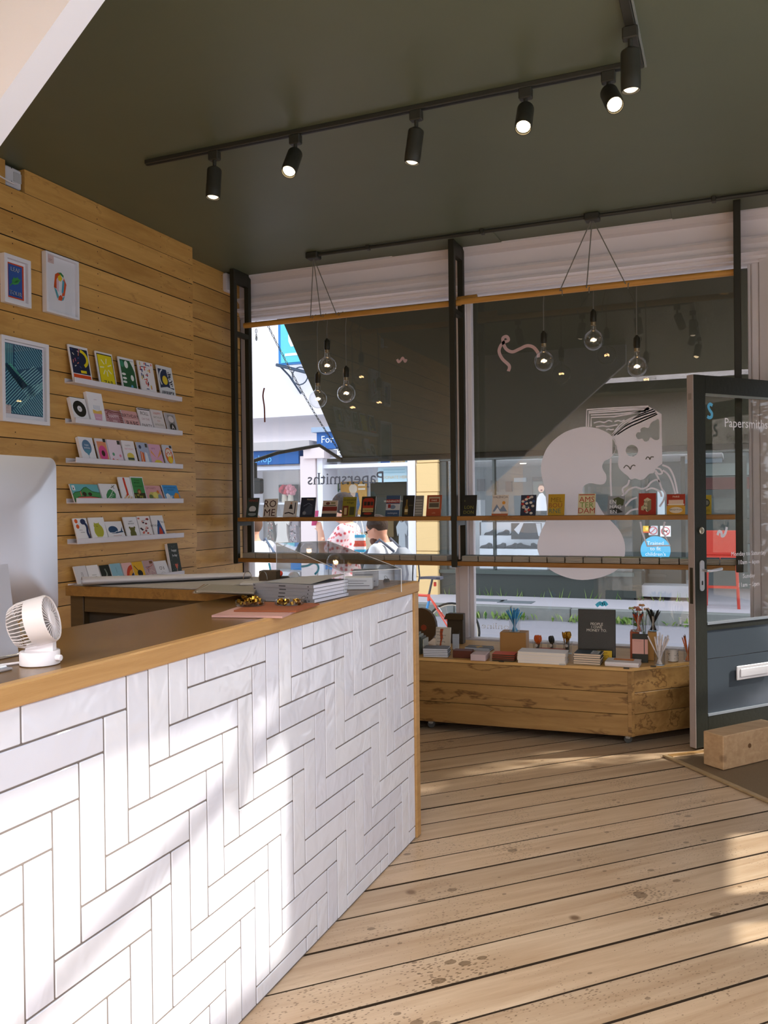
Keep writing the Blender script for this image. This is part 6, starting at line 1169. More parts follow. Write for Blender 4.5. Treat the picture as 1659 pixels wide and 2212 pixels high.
br.tube([U(648, 812, 1, d0) + Vector((.16 * math.cos(t), 0, .16 * math.sin(t))) for t in [2 * math.pi * i / 16 for i in range(16)]], .012, mat('#39485a', .5), 5, closed=True); br.build('bracket', parent=ps, world=True)
# upper window of the white house
uw = empty('sash_window', tuple(U(530, 880, 1, FY)), label='white sash window in the upper wall beside the left post', cat='window')
b = B(); FB(b, 480, 740, 536, 890, FY - .04, FY + .02, m_wht); b.build('frame', parent=uw, world=True); b = B(); FB(b, 488, 748, 531, 815, FY - .05, FY - .04, mat('#6d747c', .15, spec=.7)); b.build('pane', parent=uw, world=True); b = B(); FB(b, 488, 822, 531, 882, FY - .05, FY - .04, mat('#6d747c', .15, spec=.7)); b.build('pane', parent=uw, world=True)
# --- cream pier
pb_ = empty('stone_pier', tuple(U(921, 1290, 1, FY - .1)), label='cream painted masonry pier between the two shops', cat='pier')
m_crm = mat('#e6c48a', .8, bump=.1, bscale=10)
ysz = [900, 1000, 1063, 1127, 1191, 1247, 1291]
for y0, y1 in zip(ysz, ysz[1:]): b = B(); FB(b, 899, y0 + .4, 946, y1 - .4, FY - .12, FY + .5, m_crm, .01); b.build('block', parent=pb_, world=True)
# --- shoe shop
ss = empty('shoe_shop', (-2.5, FY, FPZ), label='dark fronted shoe shop across the road', cat='building')
m_ds = mat('#343a35', .35, spec=.5, bump=.05); m_in = mat('#7a8280', .7)
b = B(); b.box(-4.95, 9, FY, FY + 7, 3.4, 8.0, mat('#b9b0a4', .8)); b.build('upper_wall', parent=ss, world=True)
b = B(); FB(b, 946, 880, 1700, 984, FY - .05, FY + .3, m_ds); b.build('fascia', parent=ss, world=True)
FP(ss, 'stall_riser', 946, 1241, 1370, 1291, FY, FY + .4, m_ds); FP(ss, 'riser_end', 1346, 1236, 1386, 1292, FY - .03, FY + .4, m_ds); FP(ss, 'sill', 946, 1234, 1370, 1242, FY - .06, FY + .4, '#4b534e')
for x0, x1 in ((946, 966), (1063, 1070), (1366, 1386), (1496, 1506), (1600, 1615)): FP(ss, 'mullion', x0, 984, x1, 1236, FY - .02, FY + .1, m_ds)
FP(ss, 'shop_window', 966, 984, 1366, 1236, FY + .04, FY + .05, m_glass)
FP(ss, 'back_wall', 930, 975, 1720, 1300, FY + 2.4, FY + 2.5, m_in); FP(ss, 'shop_ceiling', 940, 982, 1560, 990, FY + .1, FY + 2.4, '#d0d4d2')
FP(ss, 'shop_floor', 946, 1236, 1386, 1240, FY + .1, FY + 2.4, '#8d8f8c')
for k in range(3):
    p = U(1020 + k * 110, 1002, 1, FY + 1.2); B().lathe([(0, 0), (.06, 0), (.06, .02), (0, .02)], mat('#fff6e6', .4, emit=2.5), 14, T(p.x, p.y, p.z)).build('downlight', parent=ss, world=True)
for i, (x, y, w, h, c) in enumerate(((1030, 1035, 16, 26, '#4a3f38'), (1060, 1038, 14, 24, '#3f3a34'), (1092, 1040, 13, 22, '#4f3a30'), (1110, 1032, 26, 9, '#b8d4e2'), (1150, 1030, 38, 120, '#3a3a36'))): FP(ss, 'wall_panel', x, y, x + w, y + h, FY + 2.3, FY + 2.38, c)
# stepped shoe display with every shoe a thing of its own
st_ = empty('shoe_display', tuple(U(1110, 1236, 1, FY + .5)), label='white stepped display stand of the shoe shop', cat='stand')
steps = ((1128, .9), (1157, .62), (1186, .35))
for yy, d in steps: b = B(); FB(b, 1036, yy, 1182, 1236, FY + d, FY + d + .28, mat('#dfe4ec', .6)); b.build('step', parent=st_, world=True)
b = B(); FB(b, 1019, 1080, 1040, 1236, FY + .9, FY + 1.2, mat('#c6cbd0', .6)); b.build('side_rack', parent=st_, world=True)
shoe0 = None; shoes = []
def shoe_mesh():
    b = B(); m = mat('#26282a', .35); prof = [(-.13, .035, .02), (-.12, .045, .085), (-.07, .045, .095), (-.02, .04, .065), (.04, .048, .05), (.10, .045, .04), (.135, .025, .02)]
    vs = []; n = 8
    for x, w, h in prof:
        for i in range(n): a = 2 * math.pi * i / n; vs.append((x, w * math.cos(a), max(0.0, h * .5 + h * .5 * math.sin(a))))
    fs = [(j * n + i, j * n + (i + 1) % n, (j + 1) * n + (i + 1) % n, (j + 1) * n + i) for j in range(len(prof) - 1) for i in range(n)] + [tuple(range(n - 1, -1, -1)), tuple(range((len(prof) - 1) * n, len(prof) * n))]
    b.add(vs, fs, m); b.box(-.13, .13, -.04, .04, -.012, .003, mat('#17181a', .6)); return b
k_ = 0
words = ['first', 'second', 'third', 'fourth', 'fifth']
for r_, (yy, d) in enumerate(steps):
    for c_ in range(5):
        px = 1050 + c_ * 28 + (r_ % 2) * 9
        if px > 1176: continue
        p = U(px, yy, 1, FY + d + .12); z = U(1110, yy, 1, FY + d).z
        if shoe0 is None: shoe0 = shoe_mesh().build('shoe', loc=(0, 0, 0), cat='shoe', smooth=True); o = shoe0
        else: o = shoe0.copy(); COL.objects.link(o)
        o.location = (p.x, FY + d + .13, z + .013); o.rotation_euler = (0, 0, rw.choice([.1, 3.0, 2.6, .4])); o['label'] = 'black shoe, %s from the left on the %s step of the shoe shop display' % (words[c_], ('top', 'middle', 'bottom')[r_]); o['group'] = 'shoes in the shop across the road'
# posters and notices
po = B(); A, C_ = U(1152, 1040, 1, FY + .12), U(1186, 1128, 1, FY + .12); FB(po, 1152, 1040, 1186, 1128, FY + .12, FY + .13, mat('#3a3a34', .6)); po = po.build('poster', label='tall poster of a laughing child in the shoe shop window', cat='poster')
FArt(po, 'print', 1152, 1040, 1186, 1128, FY + .12, [('r', 0, .28, 1, 1, '#4a5048'), ('p', [(.1, .28), (.9, .28), (.8, .62), (.6, .72), (.4, .70), (.25, .6)], '#e6e4e8'), ('e', .52, .82, .2, .09, '#d9ac92'), ('p', [(.32, .84), (.36, .93), (.6, .95), (.72, .86), (.6, .9), (.42, .9)], '#5a3a28'), ('e', .54, .785, .07, .02, '#7a2a28'), ('r', 0, 0, 1, .26, '#23241f'), ('t', 'ing the', .5, .13, .1, {'b': .02, 'fit': .85}, '#f0f0ee')])
po2 = B(); FB(po2, 1104, 1130, 1170, 1165, FY + .32, FY + .33, mat('#5a5f5c', .6)); po2 = po2.build('poster', label='wide picture of a dark leather apron below the child poster', cat='poster')
FArt(po2, 'print', 1104, 1130, 1170, 1165, FY + .32, [('r', 0, 0, 1, 1, '#2a2c28'), ('p', [(.30, .0), (.85, .0), (.92, .95), (.2, 1)], '#23262a'), ('p', [(.1, .6), (.3, 1), (.42, 1), (.25, .3)], '#c9cdd4'), ('p', [(.82, .98), (.98, .98), (1, .2), (.9, .2)], '#c9cdd4')])
b = B(); p = U(1416, 1189, 1, FY - .06); r_ = 31 / F_PX * (p - CAM).dot(fwd); b.lathe([(0, 0), (r_, 0), (r_, .01), (0, .01)], mat('#4fb4d8', .5), 36, T(p.x, p.y, p.z) @ RX(90)); ro = b.build('round_notice', label='round blue notice about fitting shoes in the shoe shop door', cat='notice')
b = B(); X = Matrix(((1, 0, 0, p.x - r_), (0, 0, -1, p.y - .012), (0, 1, 0, p.z - r_), (0, 0, 0, 1))); art(b, 2 * r_, 2 * r_, [('t', t, .5, y, .13, {'b': .015, 'fit': f}, '#eef6f8') for t, y, f in (('Trained', .76, .66), ('to fit', .57, .46), ("children's", .38, .88), ('shoes', .19, .52))], X, z=.002); b.build('lettering', parent=ro, world=True)
for nm, x0, y0, x1, y1, c, sh, lb in (('notice', 1389, 1136, 1406, 1151, '#e2b92a', [('r', 0, 0, 1, .2, '#c8502a'), ('e', .5, .6, .2, .22, '#f2dc7a')], 'small yellow notice in the shoe shop door'), ('notice', 1426, 1136, 1449, 1159, '#efeff0', [('e', .5, .5, .42, .42, '#c8484a'), ('e', .5, .5, .34, .34, '#efeff0'), ('p', [(.25, .45), (.65, .45), (.75, .6), (.68, .62), (.6, .55), (.3, .55)], '#2c2c2c'), ('l', [(.25, .75), (.75, .25)], .07, '#c8484a')], 'white no dogs notice in the shoe shop door'), ('notice', 1401, 1136, 1421, 1156, '#c9ced0', [('e', .5, .5, .46, .46, '#c0484c'), ('e', .5, .5, .37, .37, '#c3c8cc'), ('l', [(.22, .22), (.78, .78)], .08, '#c0484c')], 'round red crossed out notice in the shoe shop door')):
    b = B(); FB(b, x0, y0, x1, y1, FY - .05, FY - .045, mat(c, .6)); o = b.build(nm, label=lb, cat='notice'); FArt(o, 'print', x0, y0, x1, y1, FY - .05, sh)
# shoe shop doorway and things seen in it
FP(ss, 'door_leaf', 1392, 984, 1404, 1278, FY + .5, FY + .55, m_ds); FP(ss, 'door_leaf', 1470, 984, 1482, 1278, FY + .5, FY + .55, m_ds); FP(ss, 'door_rail', 1392, 1225, 1482, 1262, FY + .5, FY + .55, m_ds); FP(ss, 'letter_slot', 1400, 1240, 1440, 1246, FY + .47, FY + .5, '#4a504c')
FP(ss, 'lobby_step', 1386, 1266, 1500, 1290, FY + .02, FY + 1.2, '#9a9ea4')
for y0, c in ((1000, '#8d9a94'), (1030, '#6d4a44'), (1075, '#59625e'), (1120, '#4a524e'), (1175, '#5f6864')): FP(ss, 'shop_shelf', 1510, y0, 1700, y0 + 26, FY + 1.2, FY + 1.6, c)
FP(ss, 'paper_notice', 1420, 1060, 1436, 1112, FY + .45, FY + .47, '#d3dfe2'); FP(ss, 'wall_panel', 1470, 975, 1560, 1000, FY + 1.6, FY + 1.7, '#b9c9d4')
# ================================================================== awning over the window
m_awn = mat('#3d3b2c', .8, spec=.2, bump=.1, bscale=70)
aw = empty('awning', (-.6, 5.95, 2.9), label='dark awning lowered outside the window', cat='awning')
P_ = [(5.93, 2.91), (7.09, 1.80)]  # canopy runs on unseen past the window to cut doorway sun
b = B(); b.add([(-3.34, P_[0][0], P_[0][1]), (1.92, P_[0][0], P_[0][1]), (1.92, P_[1][0], P_[1][1]), (-3.34, P_[1][0], P_[1][1]), (-3.34, P_[0][0], P_[0][1] + .008), (1.92, P_[0][0], P_[0][1] + .008), (1.92, P_[1][0], P_[1][1] + .008), (-3.34, P_[1][0], P_[1][1] + .008)], [(0, 3, 2, 1), (4, 5, 6, 7), (0, 1, 5, 4), (1, 2, 6, 5), (2, 3, 7, 6), (3, 0, 4, 7)], m_awn); b.build('canopy', parent=aw, world=True)
B().box(-3.36, 1.94, 7.06, 7.12, 1.775, 1.825, m_black, bev=.006).build('front_rail', parent=aw, world=True)
B().box(-3.5, -3.30, 7.07, 7.11, 1.785, 1.815, m_black).build('rail_end', parent=aw, world=True)
B().tube([U(500, 1012, 1, 6.15), U(600, 978, 1, 6.45), U(690, 962, 1, 6.8), Vector((-3.34, 7.09, 1.79))], .016, m_black, 8).build('folding_arm', parent=aw, world=True)
B().tube([Vector((1.9, 6.0, 2.3)), Vector((2.2, 6.6, 2.1)), Vector((1.9, 7.09, 1.79))], .016, m_black, 8).build('folding_arm', parent=aw, world=True)
B().box(-3.36, 1.94, 5.88, 5.97, 2.87, 2.97, m_black).build('cassette', parent=aw, world=True)
def chain(P, Q_, n, label):
    r_ = empty('chain', tuple(P), label=label, cat='chain'); d = (Q_ - P) / n; q = d.to_track_quat('Z', 'Y').to_matrix().to_4x4(); l = d.length; lk = None
    for i in range(n):
        c = P + d * (i + .5) - Vector((0, 0, .06 * math.sin(math.pi * (i + .5) / n)))
        if lk is None: lk = B().tube([(.0075 * math.cos(t), 0, .62 * l * math.sin(t)) for t in [2 * math.pi * k / 10 for k in range(10)]], .0026, mat('#4a4a44', .4, metal=.6), 5, closed=True).build('link', parent=r_, loc=(0, 0, 0)); o = lk
        else: o = lk.copy(); COL.objects.link(o); o.parent = r_
        o.matrix_local = MW[r_.name].inverted() @ (T(*c) @ q @ RZ(90 * (i % 2)))
chain(U(577, 700, 1, 5.93), Vector((-3.33, 7.08, 1.82)), 38, 'thin metal chain slanting along the awning edge')
chain(U(553, 690, 1, 5.95), U(554, 730, 1, 5.95), 5, 'short chain end hanging beside the left post')
chain(U(529, 1002, 1, 6.24), U(529, 1034, 1, 6.24), 5, 'short vertical chain above the dark lamp box')
b = B(); A = U(548, 1050, 1, 6.3); b.prism(rrect(.16, .135, .02, 5, A.x, A.z), 6.27, 6.33, mat('#23221c', .4), axis='y'); o = b.build('lamp_box', label='dark rounded box outside the left window edge', cat='box')
B().box(A.x - .012, A.x + .012, 6.3, 6.34, A.z + .06, A.z + .2, m_black).build('hanger', parent=o, world=True)
# red chair modelled in place of a red reflection in the door glass
rc_ = empty('reflection_chair', tuple(U(1560, 1282, 1, FY - .6)), label='tall red chair across the road, standing in for a door glass reflection', cat='chair')
m_red = mat('#b8392a', .5); pbs = U(1560, 1288, 1, FY - .6)
for dx_, dy_ in ((-.2, -.18), (.2, -.18), (-.2, .18), (.2, .18)): B().tube([Vector((pbs.x + dx_ * 1.15, FY - .6 + dy_, FPZ)), Vector((pbs.x + dx_, FY - .6 + dy_, FPZ + .75))], .022, m_red, 8).build('leg', parent=rc_, world=True)
B().box(pbs.x - .25, pbs.x + .25, FY - .82, FY - .38, FPZ + .73, FPZ + .77, m_red, bev=.01).build('seat', parent=rc_, world=True)
B().box(pbs.x - .24, pbs.x + .24, FY - .42, FY - .38, FPZ + .77, FPZ + 1.15, m_red, bev=.01).build('backrest', parent=rc_, world=True); B().box(pbs.x - .2, pbs.x + .2, FY - .79, FY - .77, FPZ + .3, FPZ + .34, m_red).build('footrest', parent=rc_, world=True)
# manhole covers
for i, (x, y) in enumerate(((1055, 1297), (1115, 1301))):
    p = U(x, y, 2, FPZ); B().box(p.x - .28, p.x + .28, p.y - .16, p.y + .16, FPZ + .001, FPZ + .008, mat('#6d7478', .7, bump=.4, bscale=120), bev=.003).build('manhole_cover', label=('blue grey cover plate in the far pavement', 'small drain cover beside the larger plate')[i], cat='cover')

# ================================================================== bicycle
BY = 9.3; bz = RZ_
bk_ = empty('bicycle', (-3.4, BY, bz), label='red and blue road bicycle standing in the street', cat='bicycle')
m_br = mat('#d9503c', .3); m_bb = mat('#3f92cc', .3); m_tyre = mat('#23241f', .7); m_rim = mat('#cfc8b4', .35); m_sad = mat('#3a3f4e', .5)
wc = Vector((-3.02, BY, bz + .335)); wf = Vector((-4.03, BY, bz + .335))
bb_ = Vector((-3.42, BY, bz + .27)); stt = U(926, 1287, 1, BY); hd_t = Vector((-3.93, BY, stt.z + .02)); hd_b = Vector((-3.90, BY, stt.z - .12))
for nm, c in (('rear_wheel', wc), ('front_wheel', wf)):
    w0 = B().tube([c + Vector((.322 * math.cos(t), 0, .322 * math.sin(t))) for t in [2 * math.pi * i / 40 for i in range(40)]], .013, m_tyre, 8, closed=True).build(nm, parent=bk_, world=True, smooth=True)
    B().tube([c + Vector((.304 * math.cos(t), 0, .304 * math.sin(t))) for t in [2 * math.pi * i / 40 for i in range(40)]], .008, m_rim, 6, closed=True).build('rim', parent=w0, world=True, smooth=True)
    sp_ = B(); 
    for i in range(24): a = 2 * math.pi * i / 24; sp_.tube([c + Vector((.02 * math.cos(a + .5), .02 * (-1) ** i, .02 * math.sin(a + .5))), c + Vector((.302 * math.cos(a), 0, .302 * math.sin(a)))], .0011, mat('#9a9c9c', .3, metal=.9), 4)
    sp_.tube([c + Vector((0, -.04, 0)), c + Vector((0, .04, 0))], .018, mat('#9a9c9c', .3, metal=.9), 8).build('spokes', parent=w0, world=True)
fb = B().tube([stt, hd_t], .016, m_br, 8).tube([bb_, stt + Vector((.006, 0, -.05))], .016, m_bb, 8).tube([bb_, hd_b], .018, m_br, 8).tube([hd_t, hd_b], .02, m_bb, 8)
fb.tube([stt + Vector((0, 0, .02)), stt + Vector((.0, 0, -.06))], .019, m_br, 8)
for s_ in (-1, 1): fb.tube([stt, (stt + wc) / 2 + Vector((0, s_ * .03, 0)), wc + Vector((0, s_ * .06, 0))], .010, m_br, 6).tube([bb_, wc + Vector((0, s_ * .06, 0))], .010, m_bb, 6)
fb.build('frame', parent=bk_, world=True, smooth=True)
sd = U(934, 1246, 1, BY); B().tube([stt, sd - Vector((0, 0, .02))], .0135, mat('#4a4d50', .3, metal=.6), 8).build('seat_post', parent=bk_, world=True)
sv = [(-.16, .012, -.002), (-.08, .022, .004), (.0, .045, .006), (.07, .075, .004), (.115, .06, .002)]
vs = [(x, -w, z) for x, w, z in sv] + [(x, w, z) for x, w, z in sv] + [(x, -w, z - .03) for x, w, z in sv] + [(x, w, z - .03) for x, w, z in sv]; n = 5
fs = [(i, i + 1, n + i + 1, n + i) for i in range(4)] + [(2 * n + i, 3 * n + i, 3 * n + i + 1, 2 * n + i + 1) for i in range(4)] + [(i, 2 * n + i, 2 * n + i + 1, i + 1) for i in range(4)] + [(n + i, n + i + 1, 3 * n + i + 1, 3 * n + i) for i in range(4)] + [(0, n, 3 * n, 2 * n), (4, 2 * n + 4, 3 * n + 4, n + 4)]
B().add([sd + Vector(q) for q in vs], fs, m_sad).build('saddle', parent=bk_, world=True, smooth=True)
fk = B()
for s_ in (-1, 1): fk.tube([hd_b, hd_b + Vector((-.02, s_ * .04, -.08)), wf + Vector((0, s_ * .05, 0))], .010, m_br, 6)
fk.build('fork', parent=bk_, world=True)
B().tube([hd_t, hd_t + Vector((-.02, 0, .06)), hd_t + Vector((-.09, 0, .07)), hd_t + Vector((-.09, -.2, .07)), hd_t + Vector((-.17, -.21, .04)), hd_t + Vector((-.13, -.21, -.05))], .012, m_tyre, 8).build('handlebar', parent=bk_, world=True, smooth=True)
B().box(sd.x + .018, sd.x + .045, BY - .015, BY + .015, sd.z - .11, sd.z - .06, mat('#c8321e', .3), bev=.004).build('rear_light', parent=bk_, world=True)
B().lathe([(0, -.004), (.09, -.004), (.095, 0), (.09, .004), (0, .004)], mat('#8d8f90', .3, metal=.8), 24, T(*bb_) @ T(0, -.05, 0) @ RX(90)).tube([bb_ + Vector((0, -.07, 0)), bb_ + Vector((.02, -.08, -.16))], .010, m_tyre, 6).box(bb_.x - .03, bb_.x + .06, BY - .14, BY - .06, bb_.z - .18, bb_.z - .165, m_tyre).build('crankset', parent=bk_, world=True)
brk = B(); bq = (stt + wc) * .5 + Vector((-.04, 0, .07)); brk.tube([bq, bq + Vector((.03, -.03, .0)), bq + Vector((.06, -.02, -.05))], .007, mat('#c9cbcc', .3, metal=.8), 6); brk.build('brake', parent=bk_, world=True)

# ================================================================== people
def remesh(b, name, parent, mats, voxel=.016, assign=None, smooth_it=6):
    o = b.build('tmp_' + name, loc=(0, 0, 0)); md = o.modifiers.new('r', 'REMESH'); md.mode = 'VOXEL'; md.voxel_size = voxel
    ms = o.modifiers.new('s', 'SMOOTH'); ms.iterations = smooth_it; ms.factor = .5
    me = bpy.data.meshes.new_from_object(o.evaluated_get(bpy.context.evaluated_depsgraph_get())); bpy.data.objects.remove(o)
    me.materials.clear()
    for m in mats: me.materials.append(m)
    for p in me.polygons:
        p.use_smooth = True; p.material_index = assign(p.center) if assign else 0
    ob = bpy.data.objects.new(name, me); COL.objects.link(ob); ob.parent = parent; MW[ob.name] = MW[parent.name]; return ob
def limb(b, pts, rad, m, n=10):
    P = spline([tuple(p) for p in pts], 4); k = 4; rr = []
    for i in range(len(pts) - 1): rr += [rad[i] + (rad[i + 1] - rad[i]) * j / k for j in range(k)]
    b.tube(P, rr + [rad[-1]], m, n)
    for p, r in ((pts[0], rad[0]), (pts[-1], rad[-1])): b.sphere(p, r, m, 10)
def torso(b, rows, m, n=16):
    vs = []; fs = []
    for x, z, rx, ry in rows: vs += [(x + rx * math.cos(2 * math.pi * i / n), ry * math.sin(2 * math.pi * i / n), z) for i in range(n)]
    for j in range(len(rows) - 1): fs += [(j * n + i, j * n + (i + 1) % n, (j + 1) * n + (i + 1) % n, (j + 1) * n + i) for i in range(n)]
    fs += [tuple(range(n - 1, -1, -1)), tuple(range((len(rows) - 1) * n, len(rows) * n))]; b.add(vs, fs, m)
def hand(b, w, d, m, side):
    w = Vector(w); d = Vector(d).normalized(); up = Vector((0, 0, 1)) if abs(d.z) < .8 else Vector((1, 0, 0)); s_ = d.cross(up).normalized(); u_ = s_.cross(d).normalized()
    b.tube([w, w + d * .045, w + d * .085], [.022, .030, .030], m, 8)
    for k, L_ in enumerate((.065, .075, .07, .055)):
        o_ = w + d * .08 + u_ * (.024 - .016 * k); b.tube([o_, o_ + d * L_ * .5 - s_ * side * .006, o_ + d * L_ * .9 - s_ * side * .022], [.0085, .008, .0065], m, 6)
    o_ = w + d * .03 + u_ * .024; b.tube([o_, o_ + d * .03 + u_ * .028, o_ + d * .06 + u_ * .034 - s_ * side * .008], [.011, .009, .007], m, 6)
def person(name, loc, face, H, label, arms, headpitch, skin, hair):
    """local frame: x forward, y left, z up; the figure stands on its origin"""
    root = empty(name, loc, rz=face, label=label, cat='person'); s = H; b = B(); m = mat(skin, .6)
    hc = Vector((.035 * s, 0, .925 * s)); hp = R(headpitch)
    XH = T(.0, 0, .865 * s) @ RY(headpitch) @ T(.015 * s, 0, .06 * s)
    torso(b, [(0, .47 * s, .07 * s, .095 * s), (0, .53 * s, .075 * s, .10 * s), (.005 * s, .61 * s, .065 * s, .085 * s), (.008 * s, .70 * s, .072 * s, .10 * s), (0, .78 * s, .065 * s, .115 * s), (-.005 * s, .825 * s, .045 * s, .085 * s), (-.003 * s, .85 * s, .033 * s, .04 * s)], m)
    limb(b, [Vector((0, 0, .82 * s)), Vector((.004 * s, 0, .86 * s)), XH @ Vector((-.01, 0, -.04))], [.036 * s, .034 * s, .034 * s], m)
    b.sphere((0, 0, .01 * s), .062 * s, m, 16, XH, sc=(.98, .80, 1.12)); b.sphere((.018 * s, 0, -.035 * s), .042 * s, m, 12, XH, sc=(1, .85, .9))
    b.add([XH @ Vector(q) for q in ((.055 * s, -.006 * s, .012 * s), (.055 * s, .006 * s, .012 * s), (.078 * s, 0, -.014 * s), (.055 * s, -.012 * s, -.018 * s), (.055 * s, .012 * s, -.018 * s))], [(0, 2, 1), (0, 3, 2), (1, 2, 4), (2, 3, 4), (0, 1, 4, 3)], m)
    for sd_ in (-1, 1): b.sphere((-.004 * s, sd_ * .050 * s, .0), .017 * s, m, 8, XH, sc=(.8, .5, 1.1))
    for sd_ in (-1, 1):
        limb(b, [Vector((0, sd_ * .052 * s, .50 * s)), Vector((.012 * s, sd_ * .055 * s, .28 * s)), Vector((-.012 * s, sd_ * .055 * s, .05 * s))], [.062 * s, .040 * s, .024 * s], m)
        limb(b, [Vector((-.02 * s, sd_ * .055 * s, .022 * s)), Vector((.05 * s, sd_ * .06 * s, .02 * s)), Vector((.085 * s, sd_ * .062 * s, .016 * s))], [.022 * s, .022 * s, .016 * s], m)
    for sd_, (e, w) in zip((1, -1), arms):
        sh = Vector((-.005 * s, sd_ * .108 * s, .80 * s)); e = Vector(e) * s; w = Vector(w) * s
        limb(b, [sh, e, w], [.036 * s, .026 * s, .018 * s], m); hand(b, w, w - e, m, sd_)
    remesh(b, 'body', root, [m], .0135, None, 4)
    f_ = B()
    for sd_ in (-1, 1): f_.sphere((.0545 * s, sd_ * .021 * s, .012 * s), .0075 * s, mat('#2a211c', .3), 8, XH)
    f_.box(.052 * s, .060 * s, -.017 * s, .017 * s, -.040 * s, -.034 * s, mat('#9c5a50', .6), XH); f_.build('face_features', parent=root)
    return root, XH, s
# man with a backpack, walking left, head bowed
_mp = U(829, 1180, 1, 7.15); MAN = Vector((_mp.x, 7.15, PVZ))
ml, XH, s = person('person', tuple(MAN), R(178), 1.65, 'bearded man in a white T-shirt with a grey backpack, head bowed', [((.05, .13, .63), (.20, .10, .60)), ((.02, -.135, .62), (.13, -.12, .52))], 24, '#c98e74', '#3a261a')
mw = mat('#eef0f4', .85, bump=.3, bscale=7)
b = B(); torso(b, [(0, .455 * s, .083 * s, .108 * s), (0, .53 * s, .085 * s, .112 * s), (.005 * s, .62 * s, .080 * s, .102 * s), (.008 * s, .70 * s, .082 * s, .112 * s), (0, .785 * s, .075 * s, .122 * s), (-.005 * s, .832 * s, .050 * s, .085 * s), (-.003 * s, .848 * s, .042 * s, .048 * s)], mw)
for sd_, e in ((1, (.05, .13, .63)), (-1, (.02, -.135, .62))):
    sh = Vector((-.005 * s, sd_ * .105 * s, .80 * s)); limb(b, [sh, sh + (Vector(e) * s - sh) * .5, sh + (Vector(e) * s - sh) * .72], [.048 * s, .044 * s, .042 * s], mw)
remesh(b, 'shirt', ml, [mw], .0135, None, 3)
mj = mat('#3f4656', .9, bump=.2, bscale=20)
b = B()
for sd_ in (-1, 1): limb(b, [Vector((0, sd_ * .052 * s, .51 * s)), Vector((.012 * s, sd_ * .056 * s, .28 * s)), Vector((-.010 * s, sd_ * .056 * s, .06 * s))], [.072 * s, .052 * s, .04 * s], mj)
torso(b, [(0, .44 * s, .082 * s, .108 * s), (0, .52 * s, .080 * s, .106 * s)], mj); remesh(b, 'trousers', ml, [mj], .0135, None, 3)
mh = mat('#33231a', .9, bump=.8, bscale=60)
hb = B(); hb.sphere((-.012 * s, 0, .026 * s), .065 * s, mh, 16, XH, sc=(.98, .86, .95)); remesh(hb, 'hair', ml, [mh], .012, None, 2)
hb = B(); hb.sphere((.030 * s, 0, -.048 * s), .036 * s, mat('#5a3524', .95), 12, XH, sc=(1, 1.05, .85)); hb.build('beard', parent=ml, smooth=True)
gb = B()
for sd_ in (-1, 1): gb.tube([XH @ Vector((.064 * s, sd_ * .021 * s + .014 * s * math.cos(t), .012 * s + .010 * s * math.sin(t))) for t in [2 * math.pi * i / 12 for i in range(12)]], .0022, m_black, 5, closed=True).tube([XH @ Vector((.062 * s, sd_ * .036 * s, .014 * s)), XH @ Vector((.0, sd_ * .052 * s, .014 * s))], .0022, m_black, 5)
gb.build('glasses', parent=ml)
bp = empty('backpack', tuple(MAN), rz=R(178), label='light grey backpack on the bearded man', cat='backpack')
mgp = mat('#8d929c', .7, bump=.3, bscale=14); b = B(); torso(b, [(-.125 * s, .50 * s, .042 * s, .07 * s), (-.132 * s, .56 * s, .056 * s, .085 * s), (-.128 * s, .68 * s, .056 * s, .085 * s), (-.118 * s, .79 * s, .040 * s, .07 * s), (-.108 * s, .82 * s, .02 * s, .04 * s)], mgp); remesh(b, 'bag', bp, [mgp], .013, None, 3)
b = B()
for sd_ in (-1, 1): b.tube([Vector((-.09 * s, sd_ * .06 * s, .80 * s)), Vector((-.01 * s, sd_ * .075 * s, .865 * s)), Vector((.075 * s, sd_ * .08 * s, .79 * s)), Vector((.082 * s, sd_ * .09 * s, .70 * s)), Vector((.03 * s, sd_ * .112 * s, .60 * s)), Vector((-.08 * s, sd_ * .09 * s, .54 * s))], .014, mat('#5a6274', .8), 6)
b.build('strap', parent=bp, smooth=True)
b = B()
for sd_ in (-1, 1): b.tube([Vector((-.190 * s, sd_ * .03 * s, .78 * s)), Vector((-.192 * s, sd_ * .05 * s, .66 * s)), Vector((-.182 * s, sd_ * .02 * s, .54 * s)), Vector((-.165 * s, sd_ * .03 * s, .47 * s))], .007, mat('#3f434c', .7), 5)
b.build('cords', parent=bp, smooth=True)
# woman in a floral dress, back to us, phone raised
_wp = U(750, 1180, 1, 7.6); wl_, XH, s = person('person', (_wp.x, 7.6, PVZ), R(192), 1.85, 'woman in a pink floral dress holding up a phone', [((.085, .13, .67), (.13, .06, .80)), ((.02, -.14, .64), (.07, -.13, .52))], 8, '#d3a48c', '#2b211c')
def floral():
    m = bpy.data.materials.new('floral'); m.use_nodes = True; nt = m.node_tree; b = nt.nodes['Principled BSDF']; b.inputs['Roughness'].default_value = .85; tc = nt.nodes.new('ShaderNodeTexCoord')
    v = nt.nodes.new('ShaderNodeTexVoronoi'); v.inputs['Scale'].default_value = 24; nt.links.new(tc.outputs['Object'], v.inputs['Vector'])
    cr_ = nt.nodes.new('ShaderNodeValToRGB'); cr_.color_ramp.interpolation = 'CONSTANT'; e = cr_.color_ramp.elements; e[0].position = 0; e[0].color = (*lin('#c8404c'), 1); e[1].position = .22; e[1].color = (*lin('#e58f92'), 1); e2 = cr_.color_ramp.elements.new(.38); e2.color = (*lin('#f2dbdc'), 1)
    nt.links.new(v.outputs['Distance'], cr_.inputs[0]); nt.links.new(cr_.outputs[0], b.inputs['Base Color']); return m
mf_ = floral(); b = B()
